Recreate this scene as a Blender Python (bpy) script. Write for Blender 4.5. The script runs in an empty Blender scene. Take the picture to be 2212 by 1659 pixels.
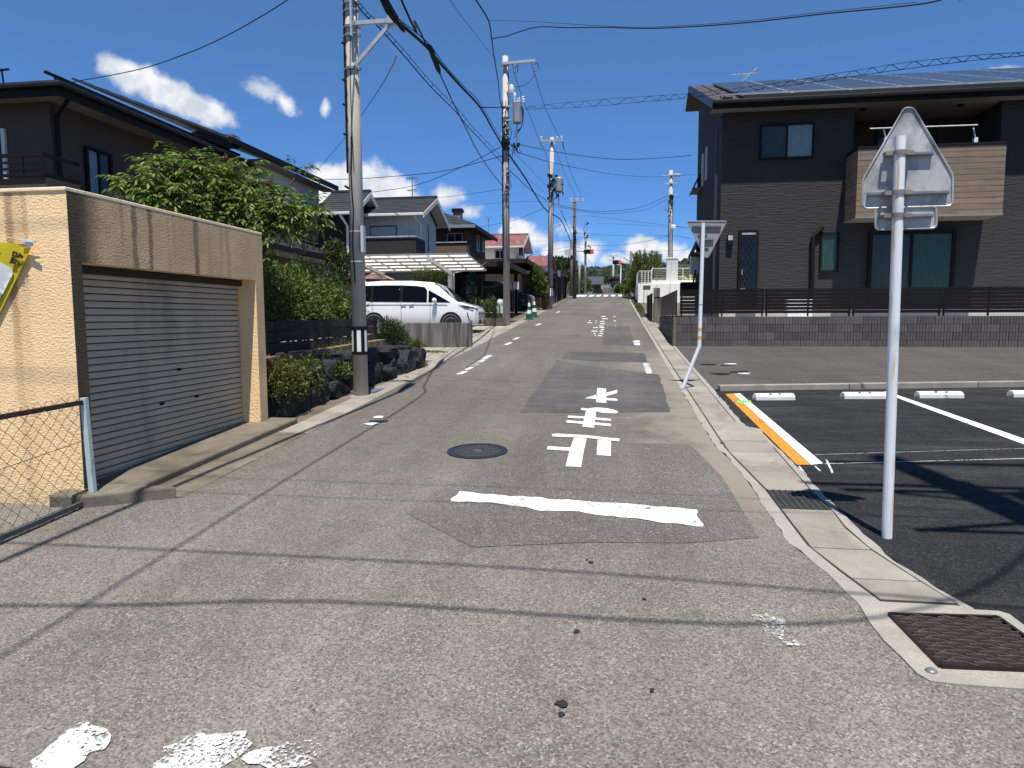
import bpy, bmesh, math, random
import numpy as np
from mathutils import Vector, Matrix
random.seed(7); np.random.seed(7)
SC = bpy.context.scene
COL = SC.collection

# ------------------------------------------------------------------ camera
# Survey frame: x across the road (right +), y up the road, z up, metres.
FPX, PCX, PCY, EYE = 1525.0, 1106.0, 829.5, 1.8
PITCH = math.atan((829.5-685)/FPX); YAW = math.radians(8.54); ROLL = -0.003
_fh = Vector((-math.sin(YAW), math.cos(YAW), 0)); _r = Vector((math.cos(YAW), math.sin(YAW), 0)); _z = Vector((0, 0, 1))
CW = _fh*math.cos(PITCH)-_z*math.sin(PITCH); _u = _fh*math.sin(PITCH)+_z*math.cos(PITCH)
CR = _r*math.cos(ROLL)+_u*math.sin(ROLL); CU = _u*math.cos(ROLL)-_r*math.sin(ROLL)
CAM = Vector((0, 0, EYE))
cam_d = bpy.data.cameras.new('camera'); cam = bpy.data.objects.new('camera', cam_d); COL.objects.link(cam)
cam.matrix_world = Matrix(((CR.x, CU.x, -CW.x, 0), (CR.y, CU.y, -CW.y, 0), (CR.z, CU.z, -CW.z, EYE), (0, 0, 0, 1)))
cam_d.sensor_fit = 'HORIZONTAL'; cam_d.sensor_width = 36; cam_d.lens = FPX/2212*36
cam_d.clip_start = 0.05; cam_d.clip_end = 5000
SC.camera = cam
SL = 0.05962                                   # grade of the street

# ------------------------------------------------------------------ light
SUN_AZ, SUN_EL = math.radians(14), math.radians(70)      # from behind, a little to the right
TO_SUN = Vector((math.sin(SUN_AZ)*math.cos(SUN_EL), -math.cos(SUN_AZ)*math.cos(SUN_EL), math.sin(SUN_EL)))
sd = bpy.data.lights.new('sun', 'SUN'); sd.energy = 5.0; sd.angle = math.radians(0.53); sd.color = (1.0, .955, .88)
so = bpy.data.objects.new('sun', sd); COL.objects.link(so)
so.rotation_euler = TO_SUN.to_track_quat('Z', 'Y').to_euler()
SC.view_settings.view_transform = 'Standard'; SC.view_settings.look = 'None'
SC.view_settings.gamma = 1; SC.view_settings.use_curve_mapping = False
SC.view_settings.exposure = 0.40

def ray(u, v): return CW + CR*((u-PCX)/FPX) - CU*((v-PCY)/FPX)
def azel(u, v):
    d = ray(u, v).normalized(); return math.atan2(d.x, d.y), math.asin(d.z)

class NT:
    """tiny node-tree writer"""
    def __init__(s, tree): s.t = tree; s.n = tree.nodes; s.l = tree.links
    def new(s, typ, **kw):
        n = s.n.new(typ)
        for k, v in kw.items():
            if k == 'ins':
                for kk, vv in v.items():
                    if hasattr(vv, 'is_linked'): s.l.new(vv, n.inputs[kk])
                    else: n.inputs[kk].default_value = vv
            else: setattr(n, k, v)
        return n
    def math(s, op, a, b=None, clamp=False):
        n = s.n.new('ShaderNodeMath'); n.operation = op; n.use_clamp = clamp
        for i, x in enumerate((a, b)):
            if x is None: continue
            if hasattr(x, 'is_linked'): s.l.new(x, n.inputs[i])
            else: n.inputs[i].default_value = x
        return n.outputs[0]
    def vmath(s, op, a, b=None, scale=None):
        n = s.n.new('ShaderNodeVectorMath'); n.operation = op
        for i, x in enumerate((a, b)):
            if x is None: continue
            if hasattr(x, 'is_linked'): s.l.new(x, n.inputs[i])
            else: n.inputs[i].default_value = x
        if scale is not None:
            if hasattr(scale, 'is_linked'): s.l.new(scale, n.inputs['Scale'])
            else: n.inputs['Scale'].default_value = scale
        return n.outputs['Value'] if op in ('LENGTH', 'DOT_PRODUCT', 'DISTANCE') else n.outputs[0]
    def noise(s, vec, scale, detail=3, rough=.55, dist=0):
        n = s.n.new('ShaderNodeTexNoise'); n.inputs['Scale'].default_value = scale; n.inputs['Detail'].default_value = detail
        n.inputs['Roughness'].default_value = rough; n.inputs['Distortion'].default_value = dist
        if vec is not None: s.l.new(vec, n.inputs['Vector'])
        return n.outputs['Fac']
    def rng(s, x, a, b, c=0., d=1., smooth=False):
        n = s.n.new('ShaderNodeMapRange'); n.interpolation_type = 'SMOOTHSTEP' if smooth else 'LINEAR'
        s.l.new(x, n.inputs[0])
        for i, v in enumerate((a, b, c, d)): n.inputs[i+1].default_value = v
        return n.outputs[0]
    def mix(s, f, a, b, blend='MIX'):
        n = s.n.new('ShaderNodeMix'); n.data_type = 'RGBA'; n.blend_type = blend
        for i, x in ((0, f), (6, a), (7, b)):
            if hasattr(x, 'is_linked'): s.l.new(x, n.inputs[i])
            else: n.inputs[i].default_value = x if i == 0 else (tuple(x)+(1,))[:4]
        return n.outputs[2]

# ------------------------------------------------------------------ sky with cumulus
W = bpy.data.worlds.new('World'); SC.world = W; W.use_nodes = True
nt = NT(W.node_tree); nt.n.clear()
sky = nt.new('ShaderNodeTexSky', sky_type='NISHITA', sun_disc=False, sun_elevation=SUN_EL,
             sun_rotation=math.atan2(TO_SUN.x, TO_SUN.y), altitude=1500, air_density=1.0, dust_density=0.0, ozone_density=6.0)
tc = nt.new('ShaderNodeTexCoord'); D = tc.outputs['Generated']
sep = nt.new('ShaderNodeSeparateXYZ', ins={0: D})
az = nt.math('ARCTAN2', sep.outputs[0], sep.outputs[1]); el = nt.math('ARCSINE', sep.outputs[2])
hs = nt.new('ShaderNodeHueSaturation', ins={'Hue': 0.5, 'Saturation': 1.12, 'Value': 1.0, 'Color': sky.outputs[0]})
band = nt.rng(el, 0.02, math.radians(26), 0, 1, True)          # clear washed summer air: the horizon keeps its blue
skc = nt.mix(1.0, hs.outputs[0], nt.mix(band, (.46, .66, .94), (1.0, 1.0, 1.0)), 'MULTIPLY')
bg1 = nt.new('ShaderNodeBackground', ins={'Color': skc, 'Strength': 0.104})
pv = nt.new('ShaderNodeCombineXYZ', ins={0: az, 1: el, 2: 0.0}).outputs[0]
nb = nt.noise(D, 26, 7, .58); nb2 = nt.noise(D, 60, 4, .6)
wob = nt.math('ADD', nt.math('MULTIPLY', nt.math('SUBTRACT', nb, .5), 1.5), nt.math('MULTIPLY', nt.math('SUBTRACT', nb2, .5), .5))
# (u, v, half width px, half height px, tilt deg, density)
CLOUDS = [(278, 165, 52, 30, 20, 1.0), (350, 198, 100, 34, 20, 1.0), (430, 232, 72, 28, 16, 1.0), (575, 198, 46, 28, 20, .5), (610, 218, 40, 24, 30, .5), (703, 234, 12, 20, 0, .42),
          (770, 402, 88, 60, 0, 1.15), (835, 430, 75, 58, 10, 1.1), (880, 450, 55, 45, 10, .8), (705, 400, 40, 55, 0, 1.0), (965, 425, 52, 30, -15, .6), (1010, 455, 40, 22, 10, .4),
          (1116, 497, 40, 26, 0, .9), (1165, 520, 40, 24, 0, .55), (1100, 540, 60, 26, 0, .55), (1205, 545, 45, 30, 0, .75), (1270, 545, 42, 36, 0, .7), (1325, 560, 50, 22, 0, .6),
          (1385, 532, 45, 26, 0, .85), (1445, 545, 45, 30, 0, .7), (1490, 560, 60, 26, 0, .7), (2172, 160, 42, 16, 0, .5), (1240, 500, 60, 30, 0, .25)]
for k in range(16):                            # the same broken cumulus carries on round the horizon
    a_ = math.radians(60+k*15.5); CLOUDS.append((None, (a_, math.radians(5+4*((k*7) % 5)/4)), 90+20*(k % 3), 34+8*(k % 4), (k*13) % 20-10, .8))
mx = None
for u, v, w_, h_, tl, dn in CLOUDS:
    a_, e_ = azel(u, v) if u is not None else v
    c = nt.vmath('SUBTRACT', pv, (a_, e_, 0))
    rot = nt.new('ShaderNodeVectorRotate', rotation_type='Z_AXIS', ins={'Vector': c, 'Angle': math.radians(tl)}).outputs[0]
    q = nt.vmath('MULTIPLY', rot, (FPX/w_, FPX/h_, 0))
    b = nt.math('ADD', nt.math('MULTIPLY', nt.math('SUBTRACT', 1.0, nt.vmath('LENGTH', q)), .25+.85*dn), .06-(1-dn)*.22)
    b = nt.math('MINIMUM', b, .62)
    mx = b if mx is None else nt.math('MAXIMUM', mx, b)
dens = nt.math('ADD', mx, wob)
alpha = nt.rng(dens, -.04, .56, 0, 1, True)
alpha = nt.math('MULTIPLY', alpha, nt.rng(mx, -.4, .1, 0, 1, True))
shade = nt.noise(nt.vmath('ADD', D, (0, 0, .006)), 30, 5, .55)
ccol = nt.mix(nt.rng(shade, .35, .62, 0, 1, True), (.66, .72, .82), (.98, .985, 1.0))
bg2 = nt.new('ShaderNodeBackground', ins={'Color': ccol, 'Strength': 0.74})
ms = nt.new('ShaderNodeMixShader', ins={0: alpha, 1: bg1.outputs[0], 2: bg2.outputs[0]})
wo = nt.new('ShaderNodeOutputWorld', ins={0: ms.outputs[0]})

# ------------------------------------------------------------------ survey helpers
def gz(y):
    if y <= 64: return SL*y
    if y < 72: t = (y-64)/8; return SL*64 + SL*8*(t-t*t/2)
    return SL*68
def G(u, v, dz=0.):
    d = ray(u, v); t = (EYE-dz)/(SL*d.y-d.z); return CAM+d*t
def aY(u, v, y): d = ray(u, v); return CAM+d*(y/d.y)
def aX(u, v, x): d = ray(u, v); return CAM+d*(x/d.x)
def aZ(u, v, z): d = ray(u, v); return CAM+d*((z-EYE)/d.z)
def lin(c): c = c/255; return c/12.92 if c <= .04045 else ((c+.055)/1.055)**2.4
def hexc(h): return tuple(lin(int(h[i:i+2], 16)) for i in (0, 2, 4))

# ------------------------------------------------------------------ materials
MATS = {}
def mat(name, col, rough=.8, spec=.3, metal=0., noise=(6., .12), bump=None, rand=0., stain=None, coat=0., island=0., island_hue=None, transl=0., grain=None):
    """noise=(scale, amount) tonal variation; bump=(scale, strength[, stretch vec]); stain=(colour, scale vec, lo, hi)"""
    if name in MATS: return MATS[name]
    if max(col) < .45: col = tuple(x*.68 for x in col)
    m = bpy.data.materials.new(name); m.use_nodes = True; MATS[name] = m
    n = NT(m.node_tree); n.n.clear()
    tc = n.new('ShaderNodeTexCoord').outputs['Object']
    c = col
    fac = n.rng(n.noise(tc, noise[0], 5, .6), .25, .75, 1-noise[1], 1+noise[1])
    c = n.vmath('SCALE', tuple(col[:3]), None, fac)
    if grain:
        g = n.rng(n.noise(tc, grain[0], 2, .5), .3, .7, 1-grain[1], 1+grain[1])
        c = n.vmath('SCALE', c, None, g)
    if rand:
        oi = n.new('ShaderNodeObjectInfo').outputs['Random']
        c = n.vmath('SCALE', c, None, n.rng(oi, 0, 1, 1-rand, 1+rand))
    if island:
        gi = n.new('ShaderNodeNewGeometry').outputs['Random Per Island']
        c = n.vmath('SCALE', c, None, n.rng(gi, 0, 1, 1-island, 1+island))
        if island_hue: c = n.mix(n.rng(gi, .55, 1, 0, 1), c, island_hue)
    if stain:
        mp = n.vmath('MULTIPLY', tc, stain[1]); st = n.rng(n.noise(mp, 1., 5, .65), stain[2], stain[3], 0, 1)
        c = n.mix(st, c, stain[0])
    p = n.new('ShaderNodeBsdfPrincipled', ins={'Base Color': c, 'Roughness': rough, 'Metallic': metal})
    p.inputs['Specular IOR Level'].default_value = spec
    if coat: p.inputs['Coat Weight'].default_value = coat; p.inputs['Coat Roughness'].default_value = .04
    if bump:
        mp = n.vmath('MULTIPLY', tc, bump[2]) if len(bump) > 2 else tc
        bn = n.new('ShaderNodeBump', ins={'Strength': 1.0, 'Distance': bump[1], 'Height': n.noise(mp, bump[0], 4, .6)})
        n.l.new(bn.outputs[0], p.inputs['Normal'])
    out = p.outputs[0]
    if transl:
        tr = n.new('ShaderNodeBsdfTranslucent', ins={'Color': c})
        out = n.new('ShaderNodeMixShader', ins={0: transl, 1: out, 2: tr.outputs[0]}).outputs[0]
    n.new('ShaderNodeOutputMaterial', ins={0: out})
    return m

def asphalt(name, col, agg_amt, pale, macro, agg=95., tint=None, dust=None):
    m = bpy.data.materials.new(name); m.use_nodes = True; MATS[name] = m
    n = NT(m.node_tree); n.n.clear(); tc = n.new('ShaderNodeTexCoord').outputs['Object']
    v = n.new('ShaderNodeTexVoronoi', ins={'Vector': tc, 'Scale': agg}); cr = n.new('ShaderNodeSeparateColor', ins={0: v.outputs['Color']})
    stone = n.rng(cr.outputs[0], 0, 1, 1-agg_amt, 1+agg_amt)
    palem = n.math('MULTIPLY', n.rng(cr.outputs[1], .80, .97, 0, 1), n.rng(n.noise(tc, 5., 3), .35, .65, .35, 1))
    blk = n.rng(cr.outputs[2], .86, .97, 0, .75)
    big = n.rng(n.noise(tc, .45, 5, .6), .3, .7, 1-macro, 1+macro)
    fine = n.rng(n.noise(tc, 7., 4, .65), .3, .7, 1-macro*.5, 1+macro*.5)
    tracks = n.rng(n.noise(n.vmath('MULTIPLY', tc, (1.6, .05, 1)), 1., 3, .5), .35, .65, 1-macro*.5, 1+macro*.5)
    k = n.math('MULTIPLY', n.math('MULTIPLY', stone, big), n.math('MULTIPLY', fine, tracks))
    c = n.vmath('SCALE', col, None, k)
    c = n.mix(n.math('MULTIPLY', palem, pale), c, (.42, .40, .37))
    c = n.mix(blk, c, tuple(x*.35 for x in col))
    dark = n.rng(n.noise(tc, 1.3, 6, .75), .66, .76, 0, .45)
    c = n.mix(dark, c, tuple(x*.55 for x in col))
    oil = n.rng(n.noise(n.vmath('MULTIPLY', tc, (1., .35, 1)), 1.1, 5, .6), .55, .72, 0, .28); c = n.mix(oil, c, tuple(x*.5 for x in col))
    if tint:
        sx = n.new('ShaderNodeSeparateXYZ', ins={0: tc})
        yy = n.math('ADD', sx.outputs[1], n.rng(n.noise(tc, .8, 5, .65), .3, .7, -.8, .8))
        c = n.vmath('SCALE', c, None, n.rng(yy, 3.6, 6.5, 1.0, .74))      # newer, darker surfacing up the street
        wx = n.math('ADD', sx.outputs[0], n.rng(n.noise(tc, 2.2, 5, .65), .3, .7, -.55, .55))
        tm = n.math('MULTIPLY', n.rng(wx, tint[1], tint[2], 0, 1, True), n.rng(sx.outputs[1], tint[3], tint[3]+1.6, 0, tint[5]))
        tm = n.math('MULTIPLY', tm, n.rng(sx.outputs[1], tint[4], tint[4]+3, 1, 0))
        c = n.mix(tm, c, tint[0])
        # a hairline crack net, wandering
        cv = n.new('ShaderNodeTexVoronoi', feature='DISTANCE_TO_EDGE', ins={'Vector': n.vmath('ADD', n.vmath('MULTIPLY', tc, (1, .8, 0)), n.vmath('SCALE', n.new('ShaderNodeTexNoise', ins={'Vector': tc, 'Scale': 1.6, 'Detail': 6}).outputs['Color'], None, .55)), 'Scale': .24}).outputs['Distance']
        cm = n.math('MULTIPLY', n.rng(cv, .0, .0022, 1, 0), n.rng(n.noise(tc, .6, 2), .52, .62, 0, .6))
        c = n.mix(cm, c, (.035, .032, .03))
    if dust:
        du = n.math('MULTIPLY', n.rng(n.noise(n.vmath('MULTIPLY', tc, (.5, 2.2, 1)), 1.6, 6, .7), .48, .75, 0, 1), dust[1]); c = n.mix(du, c, dust[0])
        sc = n.rng(n.noise(n.vmath('MULTIPLY', tc, (1.2, 14, 1)), 1.2, 5, .7), .66, .74, 0, .35); c = n.mix(sc, c, (.16, .155, .15))
    p = n.new('ShaderNodeBsdfPrincipled', ins={'Base Color': c, 'Roughness': .88}); p.inputs['Specular IOR Level'].default_value = .25
    h = n.math('ADD', n.math('MULTIPLY', cr.outputs[0], .5), n.math('SUBTRACT', 1., v.outputs['Distance']))
    bn = n.new('ShaderNodeBump', ins={'Strength': .8, 'Distance': .0022, 'Height': h}); n.l.new(bn.outputs[0], p.inputs['Normal'])
    n.new('ShaderNodeOutputMaterial', ins={0: p.outputs[0]}); return m

def paint(name, col, wear, scale=26., rough=.6, cracks=True):
    """road paint worn through to the surface below"""
    m = bpy.data.materials.new(name); m.use_nodes = True; MATS[name] = m
    n = NT(m.node_tree); n.n.clear(); tc = n.new('ShaderNodeTexCoord').outputs['Object']
    w = n.math('ADD', n.math('MULTIPLY', n.noise(tc, scale, 5, .7), .6), n.math('MULTIPLY', n.noise(tc, 4., 4, .6), .4))
    cv = n.new('ShaderNodeTexVoronoi', feature='DISTANCE_TO_EDGE', ins={'Vector': n.vmath('ADD', n.vmath('MULTIPLY', tc, (1, .55, 0)), n.vmath('SCALE', n.new('ShaderNodeTexNoise', ins={'Vector': tc, 'Scale': 9., 'Detail': 3}).outputs['Color'], None, .06)), 'Scale': 9.}).outputs['Distance']
    crack = n.math('MULTIPLY', n.rng(cv, .0, .03, 1, 0), n.rng(n.noise(tc, 2.2, 2), .5, .58, 0, 1))
    a = n.math('MAXIMUM', n.rng(w, wear-.05, wear+.02, 1, 0), n.math('MULTIPLY', crack, .9 if cracks else 0.))
    dirt = n.rng(n.noise(tc, 11., 4, .6), .3, .75, 1.0, .8)
    p = n.new('ShaderNodeBsdfPrincipled', ins={'Base Color': n.vmath('SCALE', col, None, dirt), 'Roughness': rough}); p.inputs['Specular IOR Level'].default_value = .3
    t = n.new('ShaderNodeBsdfTransparent')
    n.new('ShaderNodeOutputMaterial', ins={0: n.new('ShaderNodeMixShader', ins={0: n.math('SUBTRACT', 1., a, True), 1: t.outputs[0], 2: p.outputs[0]}).outputs[0]})
    return m

def glass(name, tint=(.55, .65, .65), see=.55, refl=.6):
    m = bpy.data.materials.new(name); m.use_nodes = True; MATS[name] = m
    n = NT(m.node_tree); n.n.clear(); tc = n.new('ShaderNodeTexCoord').outputs['Object']
    bf = n.new('ShaderNodeNewGeometry').outputs['Backfacing']; lw = n.math('MULTIPLY', n.new('ShaderNodeFresnel', ins={'IOR': 1.5}).outputs[0], n.math('SUBTRACT', 1., bf))
    t = n.new('ShaderNodeBsdfTransparent', ins={'Color': tint+(1,)}); 
    bn = n.new('ShaderNodeBump', ins={'Strength': .35, 'Distance': .004, 'Height': n.noise(tc, 1.6, 1)})
    g = n.new('ShaderNodeBsdfGlossy', ins={'Color': (refl, refl, refl, 1), 'Roughness': .015, 'Normal': bn.outputs[0]})
    d = n.new('ShaderNodeBsdfDiffuse', ins={'Color': (.015, .02, .022, 1)})
    a = n.new('ShaderNodeMixShader', ins={0: see, 1: d.outputs[0], 2: t.outputs[0]})
    f = n.rng(lw, 0, 1, .0, 1)
    n.new('ShaderNodeOutputMaterial', ins={0: n.new('ShaderNodeMixShader', ins={0: f, 1: a.outputs[0], 2: g.outputs[0]}).outputs[0]})
    return m

# ------------------------------------------------------------------ mesh helpers
class MB:
    def __init__(s): s.v = []; s.f = []
    def poly(s, pts): b = len(s.v); s.v += [tuple(p) for p in pts]; s.f.append(tuple(range(b, b+len(pts)))); return s
    def hexa(s, p):          # 8 points: bottom ring then top ring
        b = len(s.v); s.v += [tuple(q) for q in p]
        for f in ((3, 2, 1, 0), (4, 5, 6, 7), (0, 1, 5, 4), (1, 2, 6, 5), (2, 3, 7, 6), (3, 0, 4, 7)): s.f.append(tuple(b+i for i in f))
        return s
    def box(s, x0, y0, z0, x1, y1, z1):
        return s.hexa([(x0, y0, z0), (x1, y0, z0), (x1, y1, z0), (x0, y1, z0), (x0, y0, z1), (x1, y0, z1), (x1, y1, z1), (x0, y1, z1)])
    def bar(s, a, b, w, h, up=(0, 0, 1)):     # a square bar from a to b
        a, b = Vector(a), Vector(b); d = (b-a).normalized(); u = Vector(up)
        sd_ = d.cross(u)
        if sd_.length < 1e-4: sd_ = d.cross(Vector((1, 0, 0)))
        sd_.normalize(); u = sd_.cross(d).normalized(); x, y = sd_*(w/2), u*(h/2)
        return s.hexa([a-x-y, a+x-y, a+x+y, a-x+y, b-x-y, b+x-y, b+x+y, b-x+y])
    def prism(s, pts, off):
        b = len(s.v); n = len(pts); off = Vector(off); s.v += [tuple(p) for p in pts]+[tuple(Vector(p)+off) for p in pts]
        s.f.append(tuple(range(b+n-1, b-1, -1))); s.f.append(tuple(range(b+n, b+2*n)))
        for i in range(n): j = (i+1) % n; s.f.append((b+i, b+j, b+n+j, b+n+i))
        return s
    def tube(s, pts, r, n=6, cap=True):
        pts = [Vector(p) for p in pts]; rr = r if isinstance(r, (list, tuple)) else [r]*len(pts)
        b = len(s.v); prev = None
        for i, p in enumerate(pts):
            d = (pts[min(i+1, len(pts)-1)]-pts[max(i-1, 0)]).normalized()
            if prev is None: a = d.orthogonal().normalized()
            else:
                a = prev-d*prev.dot(d); a = a.normalized() if a.length > 1e-5 else d.orthogonal().normalized()
            prev = a; c = d.cross(a)
            for k in range(n):
                t = 2*math.pi*k/n; s.v.append(tuple(p+(a*math.cos(t)+c*math.sin(t))*rr[i]))
        for i in range(len(pts)-1):
            for k in range(n): q = (k+1) % n; s.f.append((b+i*n+k, b+i*n+q, b+(i+1)*n+q, b+(i+1)*n+k))
        if cap: s.f.append(tuple(range(b+n-1, b-1, -1))); e = b+(len(pts)-1)*n; s.f.append(tuple(range(e, e+n)))
        return s
    def lathe(s, prof, c=(0, 0, 0), n=12): return s.tube([(c[0], c[1], c[2]+z) for _, z in prof], [max(r, 1e-4) for r, _ in prof], n)
    def disc(s, c, r, n=20, ax='z', ry=None):
        ry = ry or r; pts = []
        for k in range(n):
            t = 2*math.pi*k/n; x, y = r*math.cos(t), ry*math.sin(t)
            pts.append((c[0]+x, c[1]+y, c[2]) if ax == 'z' else (c[0]+x, c[1], c[2]+y) if ax == 'y' else (c[0], c[1]+x, c[2]+y))
        return s.poly(pts)
    def ball(s, c, r, seg=8, rings=5, jit=0.):
        b = len(s.v); r = r if isinstance(r, (tuple, list)) else (r, r, r)
        for i in range(rings+1):
            ph = math.pi*i/rings
            for k in range(seg):
                t = 2*math.pi*k/seg; j = 1+random.uniform(-jit, jit)
                s.v.append((c[0]+r[0]*j*math.sin(ph)*math.cos(t), c[1]+r[1]*j*math.sin(ph)*math.sin(t), c[2]+r[2]*j*math.cos(ph)))
        for i in range(rings):
            for k in range(seg): q = (k+1) % seg; s.f.append((b+i*seg+k, b+(i+1)*seg+k, b+(i+1)*seg+q, b+i*seg+q))
        return s
    def build(s, name, m, parent=None, smooth=False, bevel=0., local=False):
        off = Vector((0, 0, 0))
        if not local:
            q = parent
            while q is not None: off += q.location; q = q.parent
        me = bpy.data.meshes.new(name); me.from_pydata([tuple(Vector(p)-off) for p in s.v], [], s.f); me.update()
        bm = bmesh.new(); bm.from_mesh(me); bmesh.ops.recalc_face_normals(bm, faces=bm.faces); bm.to_mesh(me); bm.free()
        if smooth: me.polygons.foreach_set('use_smooth', [True]*len(me.polygons))
        if m is not None: me.materials.append(m)
        o = bpy.data.objects.new(name, me); COL.objects.link(o)
        if parent is not None: o.parent = parent
        if bevel:
            md = o.modifiers.new('bevel', 'BEVEL'); md.width = bevel; md.segments = 2; md.limit_method = 'ANGLE'; md.angle_limit = .6
        return o
def tag(o, label=None, cat=None, group=None, kind=None):
    for k, v in (('label', label), ('category', cat), ('group', group), ('kind', kind)):
        if v: o[k] = v
    return o
def thing(name, label, cat, loc=(0, 0, 0), group=None, rotz=0.):
    o = bpy.data.objects.new(name, None); o.empty_display_size = .2; COL.objects.link(o); o.location = loc; o.rotation_euler.z = rotz
    return tag(o, label, cat, group)
def dupmesh(o, name, parent, loc=(0, 0, 0)):
    c = o.copy(); c.name = name; COL.objects.link(c); c.parent = parent; c.location = loc; return c
def structure(o): o['kind'] = 'structure'; return o
def smoothpath(pts, n=8):
    pts = [Vector(p) for p in pts]
    if len(pts) == 2: return pts
    out = []
    for i in range(len(pts)-1):
        p0, p1, p2, p3 = pts[max(i-1, 0)], pts[i], pts[i+1], pts[min(i+2, len(pts)-1)]
        for k in range(n):
            t = k/n; out.append(.5*((2*p1)+(p2-p0)*t+(2*p0-5*p1+4*p2-p3)*t*t+(3*p1-p0-3*p2+p3)*t**3))
    out.append(pts[-1]); return out
def leaves(mesh_pts, dirs, ups, L, Wd, fold=.25):
    """diamond leaves as numpy: base, left, tip, right"""
    p = np.asarray(mesh_pts); d = np.asarray(dirs); u = np.asarray(ups); L = np.asarray(L)[:, None]; Wd = np.asarray(Wd)[:, None]
    s_ = np.cross(d, u); s_ /= np.linalg.norm(s_, axis=1)[:, None]+1e-9; nn = np.cross(s_, d)
    a = p; b = p+d*L*.45+s_*Wd+nn*Wd*fold; c = p+d*L-nn*L*.12; e = p+d*L*.45-s_*Wd+nn*Wd*fold
    v = np.stack([a, b, c, e], 1).reshape(-1, 3); i = np.arange(len(p))*4
    f = np.concatenate([np.stack([i, i+1, i+2], 1), np.stack([i, i+2, i+3], 1)])
    return v, f
def leafmesh(name, v, f, m, parent=None):
    off = np.zeros(3); q = parent
    while q is not None: off += np.array(q.location); q = q.parent
    me = bpy.data.meshes.new(name); me.from_pydata((v-off).tolist(), [], f.tolist()); me.materials.append(m); me.update()
    o = bpy.data.objects.new(name, me); COL.objects.link(o)
    if parent is not None: o.parent = parent
    return o
def rdir(n, up=0.):
    d = np.random.normal(size=(n, 3)); d[:, 2] += up; return d/np.linalg.norm(d, axis=1)[:, None]
def bush(parent, blobs, n, L, Wd, m, name='foliage', inner=.55, up=.35):
    """leaves through the volume of several ellipsoids [(centre, radii)]"""
    vol = np.array([b[1][0]*b[1][1]*b[1][2] for b in blobs])**(2/3); pr = vol/vol.sum()
    idx = np.random.choice(len(blobs), n, p=pr); c = np.array([blobs[i][0] for i in idx]); r = np.array([blobs[i][1] for i in idx])
    d = rdir(n); rad = inner+(1.04-inner)*np.random.rand(n)**.5
    rad += .14*np.sin(d[:, 0]*7+c[:, 0]*9)*np.sin(d[:, 1]*6+c[:, 1]*5)+.1*np.random.normal(size=n)*.6
    p = c+d*r*rad[:, None]; dd = d*.8+rdir(n, up)*.9; dd /= np.linalg.norm(dd, axis=1)[:, None]
    v, f = leaves(p, dd, rdir(n, .8), L*np.random.uniform(.6, 1.3, n), Wd*np.random.uniform(.6, 1.2, n))
    return leafmesh(name, v, f, m, parent)

# ------------------------------------------------------------------ palette
A_NEAR = asphalt('street_asphalt', (.170, .151, .128), .36, .62, .2, 112, tint=((.255, .222, .175), -.2, 1.1, 4.6, 15, .8))
A_DARK = asphalt('patch_asphalt', (.084, .080, .074), .3, .3, .24, 120, dust=((.2, .19, .175), .3))
A_MID = asphalt('resurfaced_asphalt', (.125, .112, .098), .34, .5, .18, 110)
A_NEW = asphalt('fresh_asphalt', (.0155, .0155, .0162), .45, .12, .3, 120, dust=((.075, .072, .067), .5))
A_SIDE = asphalt('side_road_asphalt', (.073, .066, .060), .25, .25, .14, 110, dust=((.15, .14, .13), .3))
P_WHITE = paint('white_road_paint', (.80, .80, .78), .40)
P_WORN = paint('worn_road_paint', (.76, .76, .74), .475, 50, cracks=False)
P_VWORN = paint('flaking_road_paint', (.74, .74, .72), .522, 60, cracks=False)
P_FLECK = paint('last_flecks_of_paint', (.74, .74, .72), .54, 60, cracks=False)
P_CLEAN = paint('fresh_white_paint', (.84, .84, .83), .26)
P_ORANGE = paint('orange_line_paint', (.75, .26, .03), .22)
P_GREEN = paint('green_spray_paint', (.20, .62, .18), .33)
CONC = mat('concrete', (.40, .362, .305), .9, noise=(2.2, .22), bump=(60, .002), grain=(140, .14), rand=.12, stain=((.18, .155, .12), (2.6, 1.4, 2), .50, .72))
CONC_L = mat('pale_concrete', (.445, .412, .355), .9, noise=(4, .14), bump=(70, .003), grain=(110, .16), stain=((.27, .24, .2), (3, 3, 3), .55, .75))
CONC_D = mat('weathered_concrete', (.235, .20, .15), .92, noise=(3, .26), bump=(50, .004), grain=(90, .2), rand=.06, stain=((.08, .07, .052), (1.8, 1.8, 1.8), .46, .68))
CONC_S = mat('streaked_concrete', (.28, .26, .23), .9, noise=(3, .15), bump=(40, .002), stain=((.07, .062, .055), (7, 7, .5), .44, .66))
POLE_C = mat('pole_concrete', (.455, .42, .37), .9, noise=(3, .10), bump=(50, .002), grain=(160, .12), stain=((.36, .33, .29), (16, 16, .35), .54, .74))
IRON = mat('cast_iron', (.052, .052, .062), .55, .5, .5, (20, .3), (60, .001))
IRON_B = mat('brown_cast_iron', (.045, .027, .022), .5, .45, .4, (10, .35), (40, .001))
GALV = mat('galvanised_steel', (.36, .38, .38), .45, .5, .55, (14, .2))
GALV_L = mat('pale_galvanised_steel', (.50, .53, .55), .55, .4, .25, (10, .16), stain=((.28, .2, .14), (14, 14, 5), .64, .78))
ALU = mat('aluminium_sheet', (.46, .455, .445), .45, .5, .15, (3.2, .22), (40, .0012), stain=((.12, .12, .125), (6, 6, 3.0), .46, .72))
WHITEP = mat('white_pole_paint', (.72, .74, .75), .45, .4, 0, (4, .07))
WHITER = mat('white_pole_paint_rusting', (.72, .74, .75), .5, .4, 0, (6, .07), stain=((.50, .36, .16), (30, 30, 1.6), .55, .68))
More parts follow.
